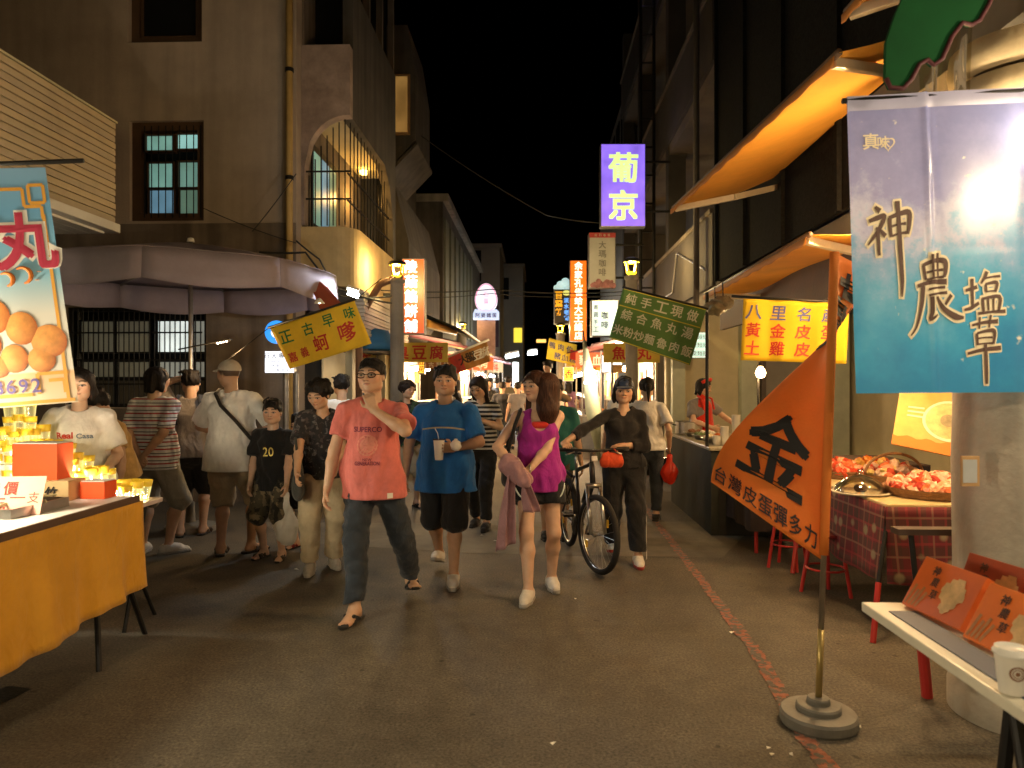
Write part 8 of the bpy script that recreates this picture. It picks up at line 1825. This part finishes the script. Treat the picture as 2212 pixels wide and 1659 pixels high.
person('dark haired companion in a white blouse beside the ponytail woman', 1350, 8.5, R(5), 1.64, 'f', res='mid', hair=('shoulder', 'black'), top=dict(), topm=white_c, low=dict(to=1.9), lowm=black_c, shoes=('sandal', dks, dks), seed=39)
# cook in the red apron
t, f, o = person('cook in a red apron and red headscarf working at the steel counter', 1512, 9.35, R(215), 1.62, 'f', res='mid', build=1.05, feet=[(-.09, 0, 0, 0), (.09, 0, 0, .1)], hands=[V3(-.30, .33, 1.02), V3(.12, .30, 1.0)], elbow=[V3(-1, -.3, -.4), V3(1, -.3, -.4)], head=(.35, .25, 0), hair=('bob', 'black'), top=dict(sleeve=.7), topm=grey_c, low=dict(to=1.9), lowm=cream_c, shoes=('trainer', dks, dks), seed=41)
apr = cloth('red_apron', (.60, .035, .015), .12)
v = Vol((-.3, -.1, .5), (.3, .3, 1.4), .011); v.trunk([((0, .02, .56), .19, .155), ((0, .02, .87), .185, .15), ((0, .02, 1.02), .165, .145), ((0, .02, 1.24), .13, .150)], (1, 0, 0), .03); v.trunk([((0, -.02, .5), .16, .13), ((0, -.02, 1.4), .12, .10)], (1, 0, 0), .03); v.plane((0, -1, 0), -.055); v.wrinkle(.003, 24, 3); put_mesh('apron', [v.mesh()], apr, t)
for sg in (-1, 1): b = B(); tube(b, [(sg * .10, .15, 1.22), (sg * .10, .11, 1.36), (sg * .07, .02, 1.395)], .014, 6); fin('apron_strap', b, apr, t)
b = B(); tube(b, [Vector([float(q) for q in f.P(.37 * math.cos(a), -.05 + .3 * math.sin(a), .30 + .28 * math.sin(a))]) for a in [i * math.pi / 12 for i in range(13)]], .022, 8); fin('headscarf', b, apr, t, smooth=True)
st2 = thing('seated_stool', 'low stool under the seated dark haired child', 'stool', (2.55, 8.35, 0)); b = B(); lathe(b, [(0, .36), (.15, .36), (.15, .39), (0, .395)], n=18); fin('seat', b, red_pl, st2)
for k in range(4): a = k * 1.5708 + .78; b = B(); tube(b, [(.11 * math.cos(a), .11 * math.sin(a), .36), (.15 * math.cos(a), .15 * math.sin(a), 0)], .013, 6); fin('leg', b, red_pl, st2)
person('dark haired child sitting on a low stool behind the paper cups', 0, 8.35, R(150), 1.5, 'm', res='mid', x=2.55, hip=.47, feet=[(-.12, .40, 0, 0), (.12, .40, 0, 0)], hands=[V3(-.12, .3, .66), V3(.12, .3, .66)], hair=('short', 'black'), top=dict(), topm=cloth('dull_red_shirt', (.25, .05, .04)), low=dict(to=1.9), lowm=denim, shoes=('trainer', dks, dks), seed=43)
# far crowd
navy = cloth('navy_shirt', (.02, .022, .03)); olive = cloth('olive_shirt', (.09, .08, .06)); lilac = cloth('mauve_shirt', (.16, .09, .17)); teal_ = cloth('sky_shirt', (.08, .20, .26))
FAR = [('man in a black T-shirt and pale trousers strolling beside the man in olive', 1072, 21, 0, 1.72, 'm', 'short', navy, white_c, 1.9), ('man in an olive shirt and khaki trousers seen from behind among strollers', 1098, 20, 8, 1.74, 'm', 'short', olive, khaki, 1.9),
       ('stroller in a white shirt and jeans walking past the man in olive', 1122, 22, 170, 1.62, 'f', 'bob', white_c, denim, 1.9), ('woman in a mauve top and white trousers before the yellow square lightbox', 1228, 20, 5, 1.62, 'f', 'long', lilac, white_c, 1.9),
       ('girl with long hair in a black dress near the mauve top', 1211, 22.5, 20, 1.60, 'f', 'long', black_c, black_c, 1.4), ('rider in a sky blue shirt behind the lamp pier by the red sign', 838, 16, 190, 1.66, 'm', 'short', teal_, denim, 1.9),
       ('stroller in a red top under the maroon canopy', 1140, 27, 180, 1.66, 'f', 'bob', cloth('red_top', (.4, .05, .04)), denim, 1.9), ('stroller in a grey top and shorts near the white strip lights', 1150, 31, 5, 1.70, 'm', 'short', grey_c, black_c, 1.0),
       ('stroller in a cream dress at the end of the lane', 1165, 34, 175, 1.64, 'f', 'long', cream_c, cream_c, 1.2), ('man in a navy polo at the end of the lane', 1178, 30, 10, 1.72, 'm', 'short', navy, khaki, 1.0), ('shopper in black leaning to the cold lit stall', 1060, 24, 60, 1.66, 'm', 'short', black_c, denim, 1.9), ('shopper with a ponytail and ochre top facing the white lit stall', 1196, 27, -60, 1.66, 'f', 'pony', MATS['ochre_shirt'], denim, 1.9),
       ('dark clad shopper facing the amber tofu stall', 985, 15, 75, 1.64, 'f', 'bob', navy, black_c, 1.9), ('small child in white between the strollers', 1110, 26, 180, 1.15, 'm', 'short', white_c, grey_c, .9)]
for i, (lb, px, D, rz, H, sx, hs, tm, lm, to) in enumerate(FAR):
    person(lb, px, D, R(rz), H, sx, 'far', 'mid', (hs, 'black'), dict(), tm, dict(to=to, ease=.03), lm, ('trainer', dks, dks), feet=[(-.09, .15 * (-1) ** i, 0, 0), (.09, -.15 * (-1) ** i, 0, .1)], hands=[None, V3(.2, .25, .95)] if i % 2 else None, seed=50 + i, group=None)
for i, (px, D) in enumerate(((1085, 17.5), (1130, 18.5), (1205, 18), (1055, 19), (1148, 23), (1185, 24), (1105, 29), (1135, 33), (1172, 37), (1160, 28), (1118, 17), (1082, 26))):
    person('dim figure in dark clothes in the crowd down the lane', px, D, R((0, 175, 20, 190)[i % 4]), 1.58 + .03 * (i % 5), 'mf'[i % 2], 'far', 'mid', (('short', 'bob', 'short', 'long')[i % 4], 'black'), dict(), (navy, olive, grey_c, black_c)[i % 4], dict(to=(1.9, 1.0)[i % 2], ease=.03), (denim, black_c, khaki)[i % 3], ('trainer', dks, dks), feet=[(-.09, .12, 0, 0), (.09, -.14, 0, .1)], seed=80 + i, group='dim figures in the lane crowd')
# ------------------------------------------------------------------ far stalls on both sides of the lane
def stall(label, x, y, side, L=2.2, roof=None, panel=None, col=WARM, e=60, goods=(.5, .2, .06), sign='', seed=0, lampn=2, backlit=.0, h=2.25):
    """a market stall: counter, posts, canvas roof, goods, lamps; side=+1 stands right of the lane and faces left"""
    t = thing('market_stall', label, 'stall', (x, y, 0), 0, 'stalls further down the lane'); s = side; random.seed(seed)
    pm = panel or mat('stall_panel_%d' % (seed % 4), ((.35, .10, .05), (.45, .35, .12), (.16, .16, .15), (.40, .05, .04))[seed % 4], .6, .2, 4)
    b = B(); box(b, min(0, s * .7), max(0, s * .7), 0, L, 0, .80); fin('counter', b, pm, t)
    b = B(); box(b, min(-s * .04, s * .74), max(-s * .04, s * .74), -.03, L + .03, .802, .835); fin('counter_top', b, steel, t)
    for xx in (0, s * .75):
        for yy in (.0, L): b = B(); tube(b, [(xx, yy, .83), (xx, yy, h)], .02, 6); fin('post', b, grey_metal, t)
    b = B(); sheet(b, lambda u, v: (-s * .35 + s * 1.3 * u, -.15 + (L + .3) * v, h + .02 + .28 * u + .02 * math.sin(v * 14)), 6, 16, .01); fin('roof_canvas', b, roof or mat('maroon_canvas', (.10, .02, .025), .85, .2, 3, thin=.2), t, smooth=True)
    b = B(); box(b, min(s * .78, s * .82), max(s * .78, s * .82), 0, L, .85, h - .1); fin('back_panel', b, mat('stall_back_%d' % (seed % 3), ((.55, .42, .22), (.5, .46, .40), (.50, .25, .12))[seed % 3], .6, .25, 3), t)
    b = B(); box(b, min(s * .06, s * .10), max(s * .06, s * .10), .1, L - .1, .84, 1.22); fin('glass_front', b, glass('case_glass', (.97, .96, .93), .04, .35), t)
    b = B(); box(b, min(s * .06, s * .45), max(s * .06, s * .45), .1, L - .1, 1.222, 1.24); fin('glass_shelf', b, steel, t)
    gm = [mat('goods_%d_%d' % (seed, k), tuple(min(1, c * (.6 + .35 * k)) for c in goods), .5, .3, 20) for k in range(3)]
    for k in range(14):
        b = B(); cx, cy = s * random.uniform(.15, .6), random.uniform(.2, L - .2); r_ = random.uniform(.07, .12)
        bmesh.ops.create_icosphere(b, subdivisions=2, radius=r_, matrix=Matrix.Translation((cx, cy, .84 + r_ * .5)) @ Matrix.Diagonal((1, 1, .7, 1)))
        for v in b.verts: v.co += Vector((random.uniform(-1, 1), random.uniform(-1, 1), random.uniform(-1, 1))) * .012
        fin('food_heap', b, gm[k % 3], t)
    for k in range(5):
        b = B(); yy = .25 + (L - .5) * k / 4; c_ = Vector((s * .755, yy, random.uniform(1.3, 1.8))); cbox(b, c_, (.02, .28, random.uniform(.25, .4))); fin('price_sheet', b, (INK['yellow'], INK['white'], INK['red'], mat('sheet_orange', (.7, .3, .05), .6, .1), INK['cream'])[(k + seed) % 5], t)
    F = lambda u, v, lift=0.: Vector((-.02 * s + .0 + (u - .5) * 1.0 + s * .35, -.17 - lift, h + .02 - .34 * v)); F.w = 1.; F.h = .34
    b = B(); box(b, s * .35 - .5 - .02 * s, s * .35 + .5 - .02 * s, -.168, -.155, h - .32, h + .02); fin('fascia_board', b, mat('fascia_%d' % (seed % 3), ((.55, .12, .04), (.62, .45, .06), (.60, .56, .46))[seed % 3], .6, .15, 4), t)
    if sign: letters(t, F, sign, .5, .5, .9 / len(sign), .7, INK[('white', 'red', 'red')[seed % 3]], .03)
    for k in range(lampn):
        yy = L * (k + .5) / lampn; b = B(); lathe(b, [(0, -.05), (.045, -.03), (.05, .01), (.02, .06), (0, .06)], (s * .3, yy, h - .42), 12); fin('bulb', b, emat('stallbulb_%g' % col[2], col, 45), t, smooth=True)
        b = B(); tube(b, [(s * .3, yy, h - .36), (s * .3, yy, h + .08)], .008, 5); fin('cord', b, dark_metal, t)
    point('stall_light', (s * .2, L / 2, h - .5), e * .8, col, t, .12)
    return t
stall('amber lit stall with tofu boards just past the lamp pier by the red sign', -1.72, 12.6, -1, 2.4, e=75, goods=(.6, .3, .06), sign='臭豆腐', seed=1, col=WARM)
stall('stall with a beige canopy and yellow price sheets past the tofu stall', -1.45, 16.0, -1, 2.4, roof=mat('beige_canvas', (.5, .42, .28), .8, .15, 3, thin=.4), e=80, goods=(.5, .35, .1), sign='鐵板', seed=2)
stall('stall under a maroon canopy with a red fascia past the beige canopy stall', -1.35, 19.6, -1, 2.6, e=70, goods=(.45, .1, .05), sign='燒烤', seed=3, col=WHITE)
stall('cold lit shop stall with white panels near the lane end', -1.3, 24.0, -1, 3.0, e=150, goods=(.5, .5, .45), sign='飲料', seed=5, col=COOL)
stall('glass case stall with bright bulbs behind the bicycle woman', 1.35, 13.0, 1, 2.2, e=80, goods=(.55, .2, .08), sign='魚丸', seed=4, col=WARM, panel=mat('pale_panel', (.4, .38, .33), .5, .15, 4))
stall('stall with a red fascia and hot lamps below the small yellow banner', 1.05, 16.6, 1, 2.6, e=90, goods=(.6, .25, .08), sign='豬血糕', seed=6, col=WARM)
stall('white lit stall with stacked goods beyond the orange sign', 1.0, 20.6, 1, 2.6, e=90, goods=(.5, .3, .2), sign='花枝', seed=7, col=WHITE)
stall('last warm lit stall, facing the cold lit shop stall', 1.1, 25.0, 1, 3.0, e=110, goods=(.5, .4, .2), sign='冰品', seed=8, col=WHITE)
t, F = boxsign('yellow_lightbox', 'square glowing yellow lightbox under the small yellow banner', 1217, 792, 1240, 824, 16.2, glow('yellowbox', (1., .72, .02), 1.6), .1)
letters(t, F, '香', .5, .5, .6, .6, INK['red'], .02)
t, F = boxsign('yellow_lightbox', 'tall narrow amber lightbox beside the brown menu board', 903, 770, 918, 808, 12.9, glow('amberbox', (1., .60, .05), 1.3), .1)
for i, ch in enumerate('豆花'): letters(t, F, ch, .5, .3 + .4 * i, .6, .34, INK['red'], .02)
t, F = boxsign('poster_lightbox', 'bright white lit poster case under the coffee sign', 1298, 766, 1345, 806, 13.4, glow('postercase', (1., .95, .85), 2.2, .15), .1)
b = B(); p_ = [F(.45, .98, .004), F(.98, .98, .004), F(.98, .55, .004), F(.45, .55, .004)]; b.faces.new([b.verts.new(p) for p in p_]); fin('printed_picture', b, mat('poster_tan', (.4, .25, .1), .6, .4, 12), t)
t, F = boxsign('white_lightbox', 'tall cold white light panel by the end stall', 1107, 782, 1121, 850, 27, glow('coldpanel', (.75, .95, .92), 2.6), .12)
letters(t, F, '冰', .5, .3, .5, .2, INK['grey'], .02)
t, F = boxsign('striped_lightbox', 'round topped white and pink lit sign by the maroon canopy stall', 1036, 806, 1050, 850, 20, glow('pinkwhite', (1., .80, .82), 2.0), .12)
for k in range(5): b = B(); p_ = [F(.05, .12 + k * .18, .004), F(.95, .12 + k * .18, .004), F(.95, .17 + k * .18, .004), F(.05, .17 + k * .18, .004)]; b.faces.new([b.verts.new(p) for p in p_]); fin('printed_line', b, INK['red'], t)
tube_lamp('cold strip light high over the lane end stall', W(1092, 772, 26), W(1120, 766, 26), .05, 40, COOL, 14)
tube_lamp('second cold strip light over the lane end', W(1140, 765, 28), W(1160, 762, 28), .05, 40, COOL, 14)
tube_lamp('slim pale tube leaning by the glass case stall', W(1266, 788, 14), W(1265, 830, 14), .03, 20, WHITE, 10)
tube_lamp('warm strip light inside the shop front behind the lamp pier', W(882, 800, 14), W(905, 797, 14), .03, 30, WHITE, 9)
tube_lamp('strip light above the white lit poster case', W(1330, 745, 14), W(1345, 748, 14), .04, 30, WHITE, 9)
# leaning grey-green folded umbrella on the right
a = W(1262, 735, 14.5); c_ = W(1295, 850, 14.5); t = thing('folded_umbrella', 'tall folded grey green umbrella below the coffee sign', 'umbrella', (c_.x, c_.y, 0)); d = a - Vector((c_.x, c_.y, 0))
b = B(); tube(b, [(0, 0, 0), d * .4, d * .7, d], [.03, .16, .13, .03], 10); fin('canopy', b, mat('grey_green_canvas', (.22, .24, .17), .8, .2, 4), t, smooth=True); b = B(); tube(b, [d, d * 1.08], .02, 6); fin('tip', b, dark_metal, t)
# far lights on the hillside beyond the lane end
for i, (px, py, r_, cl) in enumerate(((1165, 712, .5, COOL), (1175, 718, .4, COOL), (1168, 735, .45, AMBER), (1180, 737, .35, AMBER), (1120, 708, .2, WHITE), (1152, 700, .2, WHITE))):
    p = W(px, py, 120); t = thing('hillside_house', ('far house with a cold lit roof sign beyond the lane', 'far house with a second cold lit sign beyond the lane', 'far house with amber windows beyond the lane', 'far house with a small amber window beyond the lane', 'far house with one pale window beside the end house', 'far house with one pale window high on the slope')[i], 'house', (p.x, p.y + 2, 0))
    b = B(); box(b, -3, 3, 0, 5, 0, p.z + 1.5); fin('wall', b, concrete_d, t); b = B(); prism(b, [(-3.2, p.z + 1.5), (3.2, p.z + 1.5), (0, p.z + 3.)], -.2, 5.2); fin('roof', b, concrete_d, t); b = B(); box(b, -r_ * 2, r_ * 2, -.06, -.002, p.z - r_ * .6, p.z + r_ * .6); fin('lit_sign', b, emat('far_%d' % i, cl, 2.), t)
p = W(1209, 722, 40); bulb('single amber street bulb beyond the small yellow banner', p, .14, 60, AMBER, 30, cord=.3)
# dark green awning and shop fronts behind the left pier
t = thing('dark_awning', 'dark green shop awning behind the red sign', 'awning', (-2.3, 12.4, 0)); b = B(); sheet(b, lambda u, v: (-.2 + 1.2 * u, 4. * v, 3.0 - .5 * u), 6, 10, .01); fin('canvas', b, mat('green_black_canvas', (.015, .035, .02), .85, .2, 3), t, smooth=True); b = B(); tube(b, [(1.0, 0, 2.5), (1.0, 4, 2.5)], .025, 8); fin('front_bar', b, alu, t)
t = thing('orange_shop_awning', 'narrow orange awning slanting beside the red sign', 'awning', (0, 0, 0)); c = [W(918, 690, 12), W(985, 712, 15.5), W(985, 722, 15.3), W(918, 706, 11.8)]; fnp = quad_fn(c, 0); b = B(); sheet(b, lambda u, v: fnp(u, v), 10, 4, .03); fin('canvas', b, aw_m, t, smooth=True); rod(t, fnp(0, 1.05), fnp(1, 1.05), .02, alu, 'front_bar')
# shop fronts on the left wall behind the walkers
t = thing('left_shop_front', 'pale shop front with a blue round awning behind the yellow brush banner', 'shop', (-2.62, 9.2, 0))
b = B(); wallp(b, (0, .9, 0), (0, 1, 0), 2.6, 2.7, [(.3, 2.2, .6, 2.2)], .1, (-1, 0, 0)); fin('wall', b, cream, t)
b = B(); box(b, -.5, -.48, 1.1, 3.2, .5, 2.3); fin('interior_panel', b, emat('shop_interior', (.9, .7, .4), .12, .5), t)
b = B(); box(b, -.09, -.06, 1.22, 3.08, .62, 2.18); fin('glazing', b, glass('shop_glass', (.9, .92, .9), .05, .3), t)
b = B(); lathe(b, [(0, .32), (.2, .28), (.30, .1), (.32, 0), (.30, 0), (.18, .26)], (.25, 1.2, 2.05), 20); fin('round_awning', b, mat('blue_canvas', (.03, .14, .30), .8, .15, 4), t, smooth=True)
b = B(); tube(b, [(.12, .8, 0), (.12, .8, 2.2), (.2, .8, 2.6), (.4, .85, 2.95), (.7, .95, 3.1)], .05, 10); fin('arched_pipe', b, mat('rust_pipe', (.16, .08, .04), .7, .3, 6), t, smooth=True)
